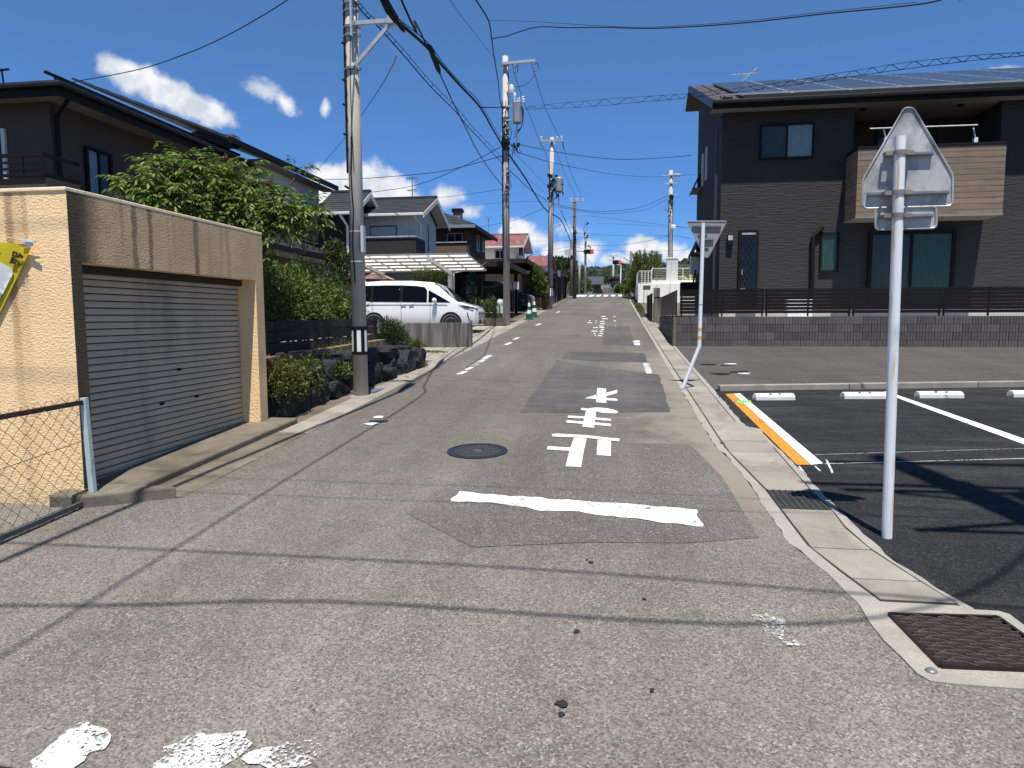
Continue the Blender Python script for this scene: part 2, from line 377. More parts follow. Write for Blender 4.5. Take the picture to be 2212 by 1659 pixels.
BLACKW = mat('black_cable_sheath', (.012, .012, .012), .7, .2)
DARKM = mat('black_metal', (.014, .0135, .013), .6, .16)
DARKB = mat('dark_brown_metal', (.022, .016, .014), .6, .2, rand=.1)
WHITEM = mat('white_plastic', (.72, .73, .72), .5, .4)
DIRT = mat('bare_earth', (.17, .13, .09), .95, noise=(2, .3), bump=(18, .02))

# ------------------------------------------------------------------ ground, roads
gm = MB(); ys = [-500, -60, -20]+list(range(-10, 64, 8))+[64, 66, 68, 70, 72, 90, 160, 320, 900]; xs = [-900, -300, -80, -30, 30, 80, 300, 900]
for y in ys: gm.v += [(x, y, gz(max(y, -40))-.09) for x in xs]
for j in range(len(ys)-1):
    for i in range(len(xs)-1): a = j*len(xs)+i; gm.f.append((a, a+1, a+len(xs)+1, a+len(xs)))
GRASSY = mat('ground_earth_and_grass', (.13, .125, .065), .95, noise=(.2, .3), grain=(6, .2))
ground = structure(gm.build('ground', GRASSY))

def sheet(name, pts, dz, m, parent, thick=0.):
    """flat polygon lying on the grade; pts in metres (x, y) or survey points"""
    p = [(q[0], q[1], gz(q[1])+dz) for q in pts]
    mb = MB()
    if thick: mb.prism([(a, b, c-thick) for a, b, c in p], (0, 0, thick))
    else: mb.poly(p)
    return mb.build(name, m, parent)
def gx(pts): return [G(u, v).xy for u, v in pts]
z7 = lambda L: [(1481.2+x*.397, 822.9+y*.397) for x, y in L]
z8 = lambda L: [(877.8+x*.3307, 658.3+y*.3307) for x, y in L]
za = lambda L: [(1152.06+x*.1488, 822.9+y*.1488) for x, y in L]
z6 = lambda L: [(1426.4+x*.3551, 438.9+y*.3551) for x, y in L]
zs = lambda L: [(1404.4+x*.1819, 576+y*.1819) for x, y in L]
zb = lambda L: [(x*.372, 1097.2+y*.372) for x, y in L]

def rough(pts, step=.05, amp=.012, seed=1):
    rs = random.Random(seed); out = []
    for a, b in zip(pts, list(pts[1:])+[pts[0]]):
        a, b = Vector(a), Vector(b); d = b-a; n = max(1, int(d.length/step)); nrm = Vector((-d.y, d.x)).normalized() if d.length else Vector((0, 0))
        for k in range(n): out.append(a+d*(k/n)+nrm*(rs.uniform(-amp, amp)+.6*amp*math.sin(k*.9+seed)))
    return out
def yline(pts):
    q = sorted([(G(u, v).y, G(u, v).x) for u, v in pts]); Y = [a for a, _ in q]; X = [b for _, b in q]
    return lambda y: float(np.interp(y, Y, X))
_sl = yline(z7([(225, 380), (440, 600), (590, 800), (690, 930), (920, 1095), (1080, 1215)]))
_sr = yline(z7([(190, 60), (380, 250), (690, 605), (800, 705), (880, 812), (1010, 920), (1265, 1085), (1480, 1215)]))
_ll = yline(z7([(160, 330), (350, 560), (430, 690), (560, 880), (700, 980), (960, 1230)]))
_lr = yline(z7([(395, 270), (610, 470), (820, 690), (960, 830), (1130, 975), (1300, 1090), (1570, 1245)]))
far = lambda y: float(np.interp(y, [7.3, 11, 20.5, 30, 44, 64], [1.11, 1.07, .99, .93, .86, .82]))
SLX = lambda y: _sl(y) if y < 7.3 else far(y)
SRX = lambda y: _sr(y) if y < 8.5 else max(far(y)+.33, 0)
LLX = lambda y: min(_ll(y), SLX(y)-.03) if y < 7.3 else far(y)-.09
LRX = lambda y: max(_lr(y), SRX(y)+.02) if y < 8.5 else SRX(y)+.07

RY = [4.0, 4.4, 4.8, 5.2, 5.6, 6, 6.5, 7, 7.5, 8.5, 9.5, 11, 14, 18, 24, 30, 44, 64]
left = [(-3.57, 64), (-3.57, 5.28), (-4.2, 4.98), (-16, 4.98), (-16, -14), (16, -14), (16, 3.45)]
road = structure(sheet('road', left+[(2.3, 3.45), (1.6, 3.75)]+[(LLX(y), y) for y in RY], 0, A_NEAR, None))
topm = MB()
for a, b in zip([64, 66, 68, 70, 72], [66, 68, 70, 72, 96]): topm.poly([(-3.57, a, gz(a)), (.9, a, gz(a)), (.9, b, gz(b)), (-3.57, b, gz(b))])
structure(topm.build('road', A_NEAR))
cross = MB(); cross.poly([(-60, 74, gz(74)+.004), (60, 74, gz(74)+.004), (60, 88, gz(88)+.004), (-60, 88, gz(88)+.004)]); structure(cross.build('crossing_road', A_NEAR))
sheet('resurfaced_patch', gx([(878, 1110), (960, 1151), (1020, 1183), (1275, 1172), (1480, 1174), (1640, 1162), (1560, 1030), (1490, 960), (1250, 955), (1120, 1000), (960, 1050)]), .004, A_MID, road)
for L in ([(1050, 305), (1555, 320), (1575, 378), (1010, 356)], [(985, 360), (1150, 395), (1400, 425), (1650, 458), (1725, 702), (740, 705)], [(1300, 140), (1455, 142), (1495, 268), (1280, 260)]):
    sheet('asphalt_patch', rough(gx(z8(L)), .12, .012, 4), .004, A_DARK, road)
def mark(pts, m=P_WHITE, dz=.009, parent=None, name='painted_marking'):
    if m.name.startswith(('flaking', 'worn', 'last')): pts = rough(pts, .035, .016, len(pts))
    return sheet(name, pts, dz, m, parent or road)
mark(rough(gx(z8([(290, 1290), (345, 1225), (480, 1240), (800, 1262), (1100, 1285), (1450, 1306), (1780, 1335), (1885, 1345), (1938, 1455), (1700, 1430), (1500, 1402), (1300, 1385), (1080, 1352), (880, 1352), (660, 1310), (520, 1295), (400, 1290)]))), name='stop_line')
LET = [[(275, 780), (345, 775), (770, 798), (1000, 825), (1252, 850), (1248, 888), (1120, 875), (775, 838), (272, 815)],
       [(590, 836), (775, 850), (735, 1010), (693, 1260), (468, 1250), (530, 1010)],
       [(210, 958), (545, 978), (530, 1026), (195, 1005)], [(935, 862), (1128, 882), (1125, 1100), (920, 1085)],
       [(505, 512), (742, 525), (738, 555), (500, 543)], [(895, 540), (1128, 560), (1125, 592), (890, 570)],
       [(482, 580), (722, 600), (718, 632), (478, 615)], [(885, 612), (1128, 632), (1126, 668), (882, 646)],
       [(765, 440), (915, 445), (880, 690), (710, 675)],
       [(695, 398), (780, 410), (900, 395), (1000, 398), (1100, 411), (1200, 436), (1237, 458), (1200, 480), (1100, 478), (980, 470), (915, 450), (760, 438), (692, 430)],
       [(930, 108), (1055, 118), (1058, 330), (912, 315)], [(1060, 180), (1220, 137), (1215, 182), (1060, 228)],
       [(742, 262), (912, 205), (912, 270), (800, 262)], [(1062, 255), (1222, 268), (1220, 295), (1060, 288)]]
for L in LET: mark(gx(za(L)), name='painted_character_stroke')
for y0, y1, w_ in ((12.6, 13.05, .11), (13.2, 13.6, .10), (15.1, 15.65, .11), (18.1, 18.7, .11), (19.6, 20.2, .11), (25.1, 26, .12), (33.6, 34.6, .12)):
    mark([(-2.88-w_/2, y0), (-2.88+w_/2, y0), (-2.84+w_/2, y1), (-2.84-w_/2, y1)], name='dashed_edge_marking')
mark([(-2.93, 13.7), (-2.8, 13.7), (-2.78, 15.1), (-2.9, 15.1)], P_VWORN, name='dashed_edge_marking')
mark(gx([(783, 917), (803, 914), (821, 915), (803, 920)])); mark(gx([(806, 902), (816, 899.5), (829, 900), (826, 904), (808, 904.5)]))
for x0, y, x1 in ((620, 1463, 680), (625, 1497, 715), (605, 1535, 668), (600, 1568, 668), (585, 1602, 648), (500, 1625, 572), (415, 1555, 487), (440, 1525, 465), (532, 1530, 556), (528, 1560, 545), (798, 1463, 822), (798, 1527, 828), (815, 1595, 830)):
    u0, u1, v = 1206.9+x0*.1488, 1206.9+x1*.1488, 466.3+y*.1488; mark(gx([(u0, v+.7), (u1, v+.7), (u1, v-.7), (u0, v-.7)]), P_WHITE, name='worn_painted_stroke')
for x0, y, x1 in ((1950, 1493, 2038), (2070, 1495, 2112), (1983, 1528, 2006), (2068, 1528, 2118), (2045, 1560, 2100), (1998, 1560, 2014), (2066, 1440, 2135), (2085, 1468, 2135)):
    u0, u1, v = 987.5+x0*.1488, 987.5+x1*.1488, 493.7+y*.1488; mark(gx([(u0, v+.8), (u1, v+.8), (u1, v-.8), (u0, v-.8)]), P_WHITE, name='worn_painted_stroke')
mark(gx([(1389, 785), (1401, 785), (1409, 808), (1396, 808)]), P_WORN); mark(gx([(1367, 737), (1381, 735), (1383, 747), (1371, 746)]), P_WORN)
mark(gx(zb([(175, 1480), (370, 1318), (500, 1235), (560, 1262), (640, 1290), (665, 1330), (600, 1405), (480, 1480), (400, 1560), (190, 1560)])), P_WORN)
mark(gx(zb([(900, 1540), (960, 1410), (1100, 1330), (1420, 1305), (1440, 1380), (1400, 1450), (1260, 1560), (930, 1570)])), P_VWORN)
mark(gx(zb([(1400, 1470), (1560, 1390), (1845, 1355), (1850, 1450), (1760, 1510), (1560, 1520)])), P_VWORN)
mark(gx(z7([(360, 1280), (430, 1275), (525, 1300), (570, 1390), (650, 1450), (560, 1440), (480, 1400)])), P_FLECK)
for u0, u1 in ((1246, 1256), (1258, 1267.5), (1274, 1283.5), (1289, 1298), (1304.5, 1313.5), (1320, 1329), (1335.5, 1344.5)):
    xa, xb = G(u0, 638.5).x, G(u1, 638.5).x; mark([(xa, 57.2), (xb, 57.2), (xb, 61.6), (xa, 61.6)], P_WHITE, name='crosswalk_stripe')
mark([(-3.5, 54.2), (-3.38, 54.2), (-3.38, 58), (-3.5, 58)], P_CLEAN)

TAR = mat('tar_spot', (.036, .032, .03), .9)
for u, v, r in ((1277, 1216, .018), (1246, 1366, .02), (1213, 1522, .033), (1392, 1296, .014), (1409, 1494, .015), (1560, 958, .03), (1212, 1545, .018), (1268, 1211, .012)):
    c = G(u, v); rs = random.Random(int(u)); sheet('tar_spot', [(c.x+r*rs.uniform(.5, 1.2)*math.cos(k*.7), c.y+r*rs.uniform(.5, 1.2)*math.sin(k*.7)) for k in range(9)], .0075, TAR, road)

# ------------------------------------------------------------------ right gutter
RG = [3.86+.12*k for k in range(60)]+[11.5, 14, 18, 24, 30, 44, 64]; jr = random.Random(3)
rg = structure(sheet('gutter', [(LLX(y)+jr.uniform(-.014, .010), y) for y in RG]+[(LRX(y)+jr.uniform(-.010, .016), y) for y in reversed(RG)], .003, CONC_L, None))
sheet('gutter_joint_bed', [(SLX(y)-.004, y) for y in [4.0]+RY[1:]]+[(SRX(y)+.004, y) for y in reversed([4.0]+RY[1:])], .0045, mat('joint_dirt', (.05, .042, .034), .95), rg)
SLABM = CONC
yj = [4.02]+[G(u, v).y for u, v in [(1920, 1255), (1860, 1189), (1790, 1143), (1746, 1102), (1723, 1062), (1680, 1010)]]
yj += [yj[-1]+.52*(k+1) for k in range(44)]
for k in range(len(yj)-1):
    if k == 4: continue                        # the steel grating sits here
    a, b = yj[k]+.005, yj[k+1]-.005
    mb = MB(); j = random.uniform(-.002, .003)
    q = [(SLX(a)+.010, a), (SRX(a)-.009, a), (SRX(b)-.009, b), (SLX(b)+.010, b)]
    mb.prism([(x, y, gz(y)-.05) for x, y in q], (0, 0, .0588+j)); mb.build('concrete_slab', SLABM, rg, bevel=.005)
a, b = yj[4], yj[5]
gr = thing('drain_grate', 'galvanised steel drain grating lying between the concrete gutter slabs', 'drain grate', (SLX(a), a, gz(a)))
x0, x1 = SLX(a)+.01, SRX(b)+.0
MB().box(x0, a+.01, gz(a)-.02, x1, b-.01, gz(a)-.015).build('drain_bottom', mat('drain_dark', (.03, .03, .03), .9), gr)
sk = (SLX(b)-SLX(a))/(b-a)
fr = MB()
for t in np.linspace(.03, .97, 15): y = a+(b-a)*t; xx = SLX(y); fr.bar((xx+.01, y, gz(y)+.001), (xx+(x1-x0), y, gz(y)+.001), .007, .022)
fr.build('cross_bars', mat('dull_grate_steel', (.13, .14, .135), .6, .3, .3, (20, .2)), gr)
fr = MB()
for t in np.linspace(0, 1, 8): fr.bar((SLX(a)+.01+(x1-x0-.01)*t, a+.01, gz(a)+.004), (SLX(b)+.01+(x1-x0-.01)*t, b-.01, gz(b)+.004), .009, .025)
fr.build('bearing_bars', MATS['dull_grate_steel'], gr)

# big honeycomb grating in its concrete frame
cf = gx(z7([(950, 1232), (1010, 1228), (1200, 1240), (1560, 1250), (1700, 1258), (1760, 1275), (1860, 1350), (1960, 1430), (2060, 1700), (1500, 1660), (1330, 1640), (1255, 1595), (1180, 1515), (1080, 1420), (1000, 1320)]))
structure(sheet('concrete_surround', cf, .008, CONC_L, None, .06))
hx = gx(z7([(1108, 1285), (1695, 1302), (2110, 1600), (1385, 1570)]))
hy0 = min(p.y for p in hx); c00, c10, c11, c01 = [Vector((p.x, p.y, 0)) for p in hx]
hg = thing('honeycomb_drain_grate', 'large rusty brown honeycomb drain grate set in pale concrete', 'drain grate', (c00.x, c00.y, gz(c00.y)))
def hp(s_, t_): p = (c00*(1-s_)+c10*s_)*(1-t_)+(c01*(1-s_)+c11*s_)*t_; return Vector((p.x, p.y, gz(p.y)))
pit = MB(); up_ = Vector((0, 0, .010))
pit.poly([hp(s_, t_)+up_ for s_, t_ in ((0, 0), (1, 0), (1, 1), (0, 1))]).build('drain_pit', mat('pit_dark', (.020, .013, .011), .95, noise=(9, .3)), hg)
fr = MB()
for p, q in (((0, 0), (1, 0)), ((1, 0), (1, 1)), ((1, 1), (0, 1)), ((0, 1), (0, 0))): fr.bar(hp(*p)+Vector((0, 0, .015)), hp(*q)+Vector((0, 0, .015)), .018, .02)
fr.build('grate_frame', IRON_B, hg)
nr, nc = 15, 4; fr = MB()
for r_ in range(nr):
    t0, t1 = (r_+.0)/nr, (r_+1.)/nr
    for c_ in range(-1, nc+1):
        o_ = (c_+(.5 if r_ % 2 else 0))/nc; w_ = 1/nc; e_ = w_*.16
        P = lambda s_, t_: hp(min(max(s_, 0), 1), min(max(t_, 0), 1))+Vector((0, 0, .018))
        if o_+w_ <= 0 or o_ >= 1: continue
        fr.bar(P(o_+e_, t0), P(o_+w_-e_, t0), .006, .016); fr.bar(P(o_+w_-e_, t0), P(o_+w_+e_, t1), .006, .016) if o_+w_+e_ < 1 else None
        fr.bar(P(o_+e_, t0), P(o_-e_, t1), .006, .016) if o_-e_ > 0 and c_ == 0 else None
fr.build('honeycomb_bars', mat('rusty_iron', (.135, .10, .088), .7, .4, .2, (14, .35)), hg)
sv = G(*z7([(1335, 1588)])[0]); rv = MB(); rv.lathe([(.026, -.01), (.026, .002), (.018, .008), (0, .009)], (sv.x, sv.y, sv.z+.01), 14)
tag(rv.build('survey_rivet', GALV, smooth=True), 'round metal survey rivet in the corner of the pale concrete frame', 'survey marker')

# ------------------------------------------------------------------ parking lot and side road on the right
kA, kB = G(*z6([(362, 1142)])[0]), G(*z6([(2212, 1116)])[0]); kd = (kB-kA).normalized(); kd.z = 0
kfar = kA+kd*24
lot = structure(sheet('parking_lot', [(LRX(y), y) for y in RY if y < 11]+[(kA.x-.1, kA.y), (kfar.x, kfar.y), (26, 3.44), (2.3, 3.44), (1.7, 3.80)], -.002, A_NEW, None))
m1 = lambda L, m, nm: sheet(nm, [G(u, v).xy for u, v in L], .003, m, lot)
m1(z6([(395, 1162), (443, 1160)])+z7([(678, 457), (605, 457)]), P_ORANGE, 'orange_boundary_line')
m1(z6([(446, 1160), (485, 1158)])+z7([(748, 450), (682, 457)]), P_CLEAN, 'white_bay_line')
sheet('green_spray_mark', [G(u, v).xy for u, v in z6([(456, 1208), (500, 1203), (548, 1202), (555, 1212), (470, 1221)])], .007, P_GREEN, lot)
a, b = G(*z6([(1345, 1150)])[0]), G(*z6([(1436, 1172)])[0]); p, q = G(*z6([(2212, 1442)])[0]), G(*z6([(2212, 1484)])[0])
sheet('white_bay_line', [a.xy, G(*z6([(1378, 1146)])[0]).xy, (p+(p-a)*.6).xy, (q+(p-a)*.6).xy], .003, P_CLEAN, lot)
a, b = G(1782, 1002.5), G(2212, 991); d_ = (b-a)*.5
for (a, b, w_) in ((a, b+d_, .012), (G(1690, 985), G(2212, 968)+d_, .006)):
    sheet('chalk_line', [(a.x, a.y-w_/2), (b.x, b.y-w_/2), (b.x, b.y+w_/2), (a.x, a.y+w_/2)], .0035, P_WORN, lot)
for L in ([(760, 430), (770, 428), (805, 500), (795, 505)], [(612, 465), (620, 463), (662, 515), (652, 520)], [(700, 465), (707, 463), (738, 492), (730, 496)]): m1(z7(L), P_WORN, 'paint_overrun')
side = structure(sheet('side_road', [(SRX(12)+.0, kA.y+.05), (kA.x, kA.y+.13), (kfar.x, kfar.y+.13), (26, 21), (9.6, 18.6), (1.4, 17.95), (1.25, 17.9)], .001, A_SIDE, None))
kb = MB(); n_ = 12
kerb_t = thing('kerb', 'low concrete kerb between the parking lot and the side road', 'kerb', (kA.x, kA.y, gz(kA.y))); kerb_t['kind'] = 'structure'; del kerb_t['category']
for k in range(n_):
    a = kA+kd*(k*2.0+.004); b = kA+kd*(k*2.0+1.996); s_ = Vector((-kd.y, kd.x, 0))*.13
    mb = MB(); z0, z1 = -.1, .085
    mb.hexa([(a.x, a.y, gz(a.y)+z0), (b.x, b.y, gz(b.y)+z0), (b.x+s_.x, b.y+s_.y, gz(b.y)+z0), (a.x+s_.x, a.y+s_.y, gz(a.y)+z0), (a.x, a.y, gz(a.y)+z1), (b.x, b.y, gz(b.y)+z1), (b.x+s_.x, b.y+s_.y, gz(b.y)+z1), (a.x+s_.x, a.y+s_.y, gz(a.y)+z1)])
    mb.build('kerb_stone', CONC, kerb_t, bevel=.012)
STOPL = ['leftmost white concrete wheel stop, nearest the orange line', 'white concrete wheel stop at the foot of the white bay line', 'white concrete wheel stop right of the tall sign pole', 'white concrete wheel stop at the right edge of the parking lot']
WS = mat('wheel_stop_white', (.70, .70, .68), .75, noise=(5, .12), bump=(40, .002))
for k, (xa, ya, xb, yb) in enumerate(((582, 1202, 822, 1198), (1120, 1194, 1376, 1191), (1577, 1189, 1850, 1187), (2150, 1184, 2420, 1180))):
    p, q = G(*z6([(xa, ya)])[0]), G(*z6([(xb, yb)])[0]); d = (q-p); d.z = 0; L = d.length; ang = math.atan2(d.y, d.x)
    t = thing('wheel_stop', STOPL[k], 'wheel stop', (p.x, p.y, gz(p.y)), 'concrete wheel stops', ang)
    mb = MB(); sec = [(0, 0), (.0, .055), (.035, .095), (.115, .095), (.15, .055), (.15, 0)]
    for x in (0, L):
        e = .012 if x == 0 else -.012
        mb.v += [(x+(e if z > .06 else 0), y, z) for y, z in sec]
    mb.f += [(0, 1, 2, 3, 4, 5), (11, 10, 9, 8, 7, 6)]+[(i, i+1, i+7, i+6) for i in range(5)]+[(5, 0, 6, 11)]
    mb.build('body', WS, t, bevel=.006, local=True)
    for x in (L*.38, L*.62): MB().box(x-.02, .02, .086, x+.02, .045, .0975).build('fixing_recess', CONC_D, t, local=True)
# covers in the side road
for lab, (cx_, cy_), rx, m_, nm in (('dark round utility cover in the side road, left one of the near pair', (836, 1272), .17, IRON_B, 'utility_cover'), ('dark round utility cover in the side road, farther up the road', (690, 1161), .16, IRON_B, 'utility_cover'),
                          ('white round valve cover beside the long dark plate', (1112, 1268), .11, WHITEM, 'valve_cover'), ('white round valve cover farther back on the side road', (955, 1155), .12, WHITEM, 'valve_cover'), ('lone white valve cover far right on the side road', (4060, 870), .16, WHITEM, 'valve_cover')):
    c = G(*zs([(cx_, cy_)])[0]); mb = MB(); mb.lathe([(rx, -.02), (rx, .004), (rx*.9, .006), (rx*.86, .004), (0, .004)], (c.x, c.y, c.z+.001), 20)
    tag(mb.build(nm, m_), lab, 'utility cover', 'covers in the side road')
for lab, L in (('long dark rectangular meter plate, nearer one on the side road', [(945, 1250), (1165, 1237), (1160, 1252), (955, 1265)]), ('long dark rectangular plate behind the other one on the side road', [(820, 1172), (1030, 1165), (1032, 1172), (830, 1179)])):
    tag(sheet('meter_plate', [G(u, v).xy for u, v in zs(L)], .006, IRON_B, None, .02), lab, 'utility cover', 'covers in the side road')

# ------------------------------------------------------------------ left verge, apron, driveway
lv = structure(sheet('verge', [(-3.57, 5.28), (-3.57, 64), (-6, 64), (-6, 25.3), (-4.6, 25.3), (-4.6, 8.2), (-4.6, 5.28)], -.012, CONC_D, None))
for k in range(90):
    a = 5.3+k*.6; m_ = CONC if k > 3 else CONC_D
    if a > 40: break
    MB().prism([(-3.93, a+.004, gz(a)-.05), (-3.575, a+.004, gz(a)-.05), (-3.575, a+.596, gz(a+.6)-.05), (-3.93, a+.596, gz(a+.6)-.05)], (0, 0, .054+random.uniform(-.002, .003))).build('concrete_slab', m_, lv, bevel=.006)
ap = MB(); ap.prism([(-4.56, 5.24, gz(5.24)-.05), (-4.03, 5.36, gz(5.3)-.05), (-3.97, 8.3, gz(8.3)-.05), (-4.56, 8.3, gz(8.3)-.05)], (0, 0, .105)); structure(ap.build('apron', CONC_D, bevel=.018))
cb = MB(); cb.prism([(-4.5, 4.93, gz(4.9)-.1), (-4.2, 4.93, gz(4.9)-.1), (-3.6, 5.27, gz(5.2)-.1), (-4.1, 5.3, gz(5.2)-.1), (-4.5, 5.22, gz(5.2)-.1)], (0, 0, .205)); structure(cb.build('kerb', CONC_D, bevel=.02))
structure(sheet('driveway', [(-3.94, 14.75), (-3.94, 25), (-11, 25), (-11, 14.75)], -.004, CONC, None))
structure(sheet('driveway', [(-3.94, 33.6), (-3.94, 36.2), (-9, 36.2), (-9, 33.6)], .0, CONC, None))
tag(MB().box(-4.12, 10.45, gz(10.5)-.02, -3.72, 10.98, gz(10.9)+.012).build('metal_cover_plate', mat('blue_grey_steel_plate', (.25, .29, .33), .6, .4, .3, (9, .25)), bevel=.003), 'blue-grey steel cover plate at the foot of the near utility pole', 'cover plate')

# manhole
mc = Vector((-1.425, 7.06, gz(7.06)))
mh = thing('manhole_cover', 'round dark iron manhole cover with ribbed pattern in the middle of the road', 'manhole cover', mc)
mh.rotation_euler.x = math.atan(SL)
mb = MB()
mb.disc((0, 0, .006), .312, 40).build('plate', IRON, mh, local=True)
rim = MB()
for k in range(40):
    a, b = 2*math.pi*k/40, 2*math.pi*(k+1)/40; f = lambda r, t, z: (r*math.cos(t), r*math.sin(t), z)
    rim.poly([f(.27, a, .011), f(.312, a, .011), f(.312, b, .011), f(.27, b, .011)]).poly([f(.312, a, .011), f(.318, a, -.01), f(.318, b, -.01), f(.312, b, .011)]).poly([f(.27, a, .011), f(.27, b, .011), f(.27, b, .006), f(.27, a, .006)])
rim.build('rim', mat('worn_iron', (.06, .06, .075), .42, .5, .6, (20, .25)), mh, local=True)
rb = MB()
for k in range(-15, 16):
    y = k*.0172; h = math.sqrt(max(.262**2-y*y, 0)); segs = 5
    for s_ in range(segs):
        a = -h+2*h*s_/segs+(.012 if k % 2 else .03); b = a+2*h/segs-.026
        if b > h or math.hypot((a+b)/2, y) < .055: continue
        rb.box(a, y-.0048, .0065, b, y+.0048, .0108)
rbo = rb.build('ribs', mat('polished_iron', (.20, .19, .18), .45, .5, .5, (20, .3)), mh, local=True); rbo.rotation_euler.z = math.radians(118)
MB().lathe([(.05, .006), (.05, .0105), (.03, .011), (.03, .008), (0, .008)], (0, 0, 0), 16).build('centre_boss', mat('polished_iron', (.2, .19, .18)), mh, local=True)
c = G(819, 909.5); tag(MB().lathe([(.125, -.02), (.125, .003), (0, .004)], (c.x, c.y, c.z), 18).build('utility_cover', IRON), 'small dark round cover between two white paint flecks near the left kerb', 'utility cover')
c = G(2, 1715); tag(MB().lathe([(.31, -.03), (.31, .006), (.27, .008), (.26, .004), (0, .004)], (c.x, c.y, gz(c.y)), 32).build('manhole_cover', IRON_B), 'brown iron cover cut off by the bottom left corner', 'manhole cover')

# ================================================================== LEFT SIDE
def stucco(name, col, mold=None, streaks=()):
    m = bpy.data.materials.new(name); m.use_nodes = True; n = NT(m.node_tree); n.n.clear()
    tc = n.new('ShaderNodeTexCoord').outputs['Object']; sp = n.new('ShaderNodeSeparateXYZ', ins={0: tc})
    h = n.noise(n.vmath('MULTIPLY', tc, (1, 1, 1.7)), 34, 4, .62)
    c = n.vmath('SCALE', col, None, n.rng(n.noise(tc, 1.4, 4, .6), .3, .7, .9, 1.08))
    c = n.mix(n.rng(h, .30, .46, .45, 0), c, (col[0]*.55, col[1]*.42, col[2]*.3))
    st = n.rng(n.noise(n.vmath('MULTIPLY', tc, (5, 5, .22)), 1., 5, .65), .56, .74, 0, .4)
    c = n.mix(st, c, (.16, .10, .06))
    wob = n.rng(n.noise(tc, 9, 4, .7), .2, .8, -.05, .05)
    for ax, pos, wd, depth, amt, sc_ in streaks:      # run-down stains: (axis, position, half width, length below top, strength, colour)
        x = n.math('ABSOLUTE', n.math('SUBTRACT', n.math('ADD', sp.outputs[ax], n.math('MULTIPLY', wob, .5)), pos))
        f = n.math('MULTIPLY', n.rng(x, wd*.35, wd, 1, 0, True), n.rng(sp.outputs[2], 2.84-depth, 2.84-depth*.35, 0, amt))
        c = n.mix(n.math('MULTIPLY', f, n.rng(h, .3, .6, .7, 1.)), c, sc_)
    if mold:      # black mould growing back from one edge: (axis, from, to)
        e = n.math('ADD', sp.outputs[mold[0]], n.rng(n.noise(tc, 16, 5, .75), .25, .75, -.045, .045))
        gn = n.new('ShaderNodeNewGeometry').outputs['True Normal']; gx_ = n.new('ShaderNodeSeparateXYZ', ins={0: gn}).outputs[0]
        # darker brown over the whole street face, then the black mould at its corner
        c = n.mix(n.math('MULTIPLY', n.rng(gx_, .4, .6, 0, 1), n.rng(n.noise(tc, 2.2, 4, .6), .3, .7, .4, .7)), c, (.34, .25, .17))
        f = n.math('MULTIPLY', n.rng(e, mold[1], mold[2], .93, 0, True), n.rng(gx_, .4, .6, 0, 1)); c = n.mix(f, c, (.05, .042, .036))
    p = n.new('ShaderNodeBsdfPrincipled', ins={'Base Color': c, 'Roughness': .92}); p.inputs['Specular IOR Level'].default_value = .15
    bn = n.new('ShaderNodeBump', ins={'Strength': 1., 'Distance': .012, 'Height': h}); n.l.new(bn.outputs[0], p.inputs['Normal'])
    n.new('ShaderNodeOutputMaterial', ins={0: p.outputs[0]}); return m
PEACH = (.93, .66, .365)
# object coordinates of the garage parts are metres from its front right corner
GX, GY = -4.3, 5.08
STRK = [(0, -.52, .05, 2.2, .55, (.28, .14, .06)), (0, -.38, .035, .8, .4, (.3, .17, .08)), (0, -.45, .10, 2.8, .25, (.30, .2, .12))]
SOFF = [(1, .78, .05, 1.5, .95, (.07, .055, .04)), (1, 1.0, .045, 1.5, .95, (.12, .07, .035)), (1, .62, .03, .5, .5, (.1, .08, .06)), (1, 1.72, .06, 1.6, 1.0, (.06, .052, .045)), (1, 2.3, .03, .9, .35, (.09, .08, .07)), (1, 1.35, .03, .6, .3, (.1, .09, .08))]
S_FRONT = stucco('peach_stucco', PEACH, None, STRK)
S_LINT = stucco('peach_stucco_weathered', PEACH, (1, .10, .42), SOFF)
S_PILL = stucco('peach_stucco_mouldy', PEACH, (1, .30, .9), SOFF)
S_PIL2 = stucco('peach_stucco_pier', PEACH, (1, -9, -8))
gar = thing('garage', 'peach stucco garage with a closed grey roller shutter', 'garage', (GX, GY, 0))
ZT = 2.80; zb = .0
MB().box(-10.5, GY, zb, GX-.16, GY+.16, ZT).build('wall', S_FRONT, gar)                              # sunlit end wall
MB().box(GX-.16, GY, zb, GX, GY+.125, ZT-.55).build('pier', S_PILL, gar)
MB().box(GX-.16, GY, ZT-.55, GX, 8.17, ZT).build('lintel', S_LINT, gar)
MB().box(GX-.30, 7.985, zb, GX, 8.17, ZT-.55).build('pier', S_PIL2, gar)
MB().box(GX-6.2, 8.01, zb, GX-.302, 8.17, ZT).build('wall', S_FRONT, gar)
MB().box(GX-6.2, GY+.16, ZT-.18, GX-.162, 8.01, ZT-.04).build('roof', CONC, gar)
CAPM = mat('coping_sunlit', (.90, .72, .48), .9, noise=(6, .12), bump=(30, .004))  # sunlit highlight of the top edge is put into this paler colour
cp = MB(); cp.box(GX-6.2, GY-.012, ZT, GX+.002, GY+.17, ZT+.03); cp.box(GX-.17, GY+.171, ZT, GX+.002, 8.175, ZT+.03); cp.build('coping', CAPM, gar, bevel=.006)
SHM = mat('shutter_steel', (.455, .395, .30), .55, .35, .1, noise=(1.2, .12), rand=.035, stain=((.27, .235, .185), (2, 1.2, .4), .54, .75))
sx = GX-.24; nslat = 30; z0, z1 = gz(7.9)+.02, ZT-.60
sh = MB().box(sx-.05, GY+.1, .2, sx-.02, 8.0, ZT-.4).build('shutter', DARKM, gar)
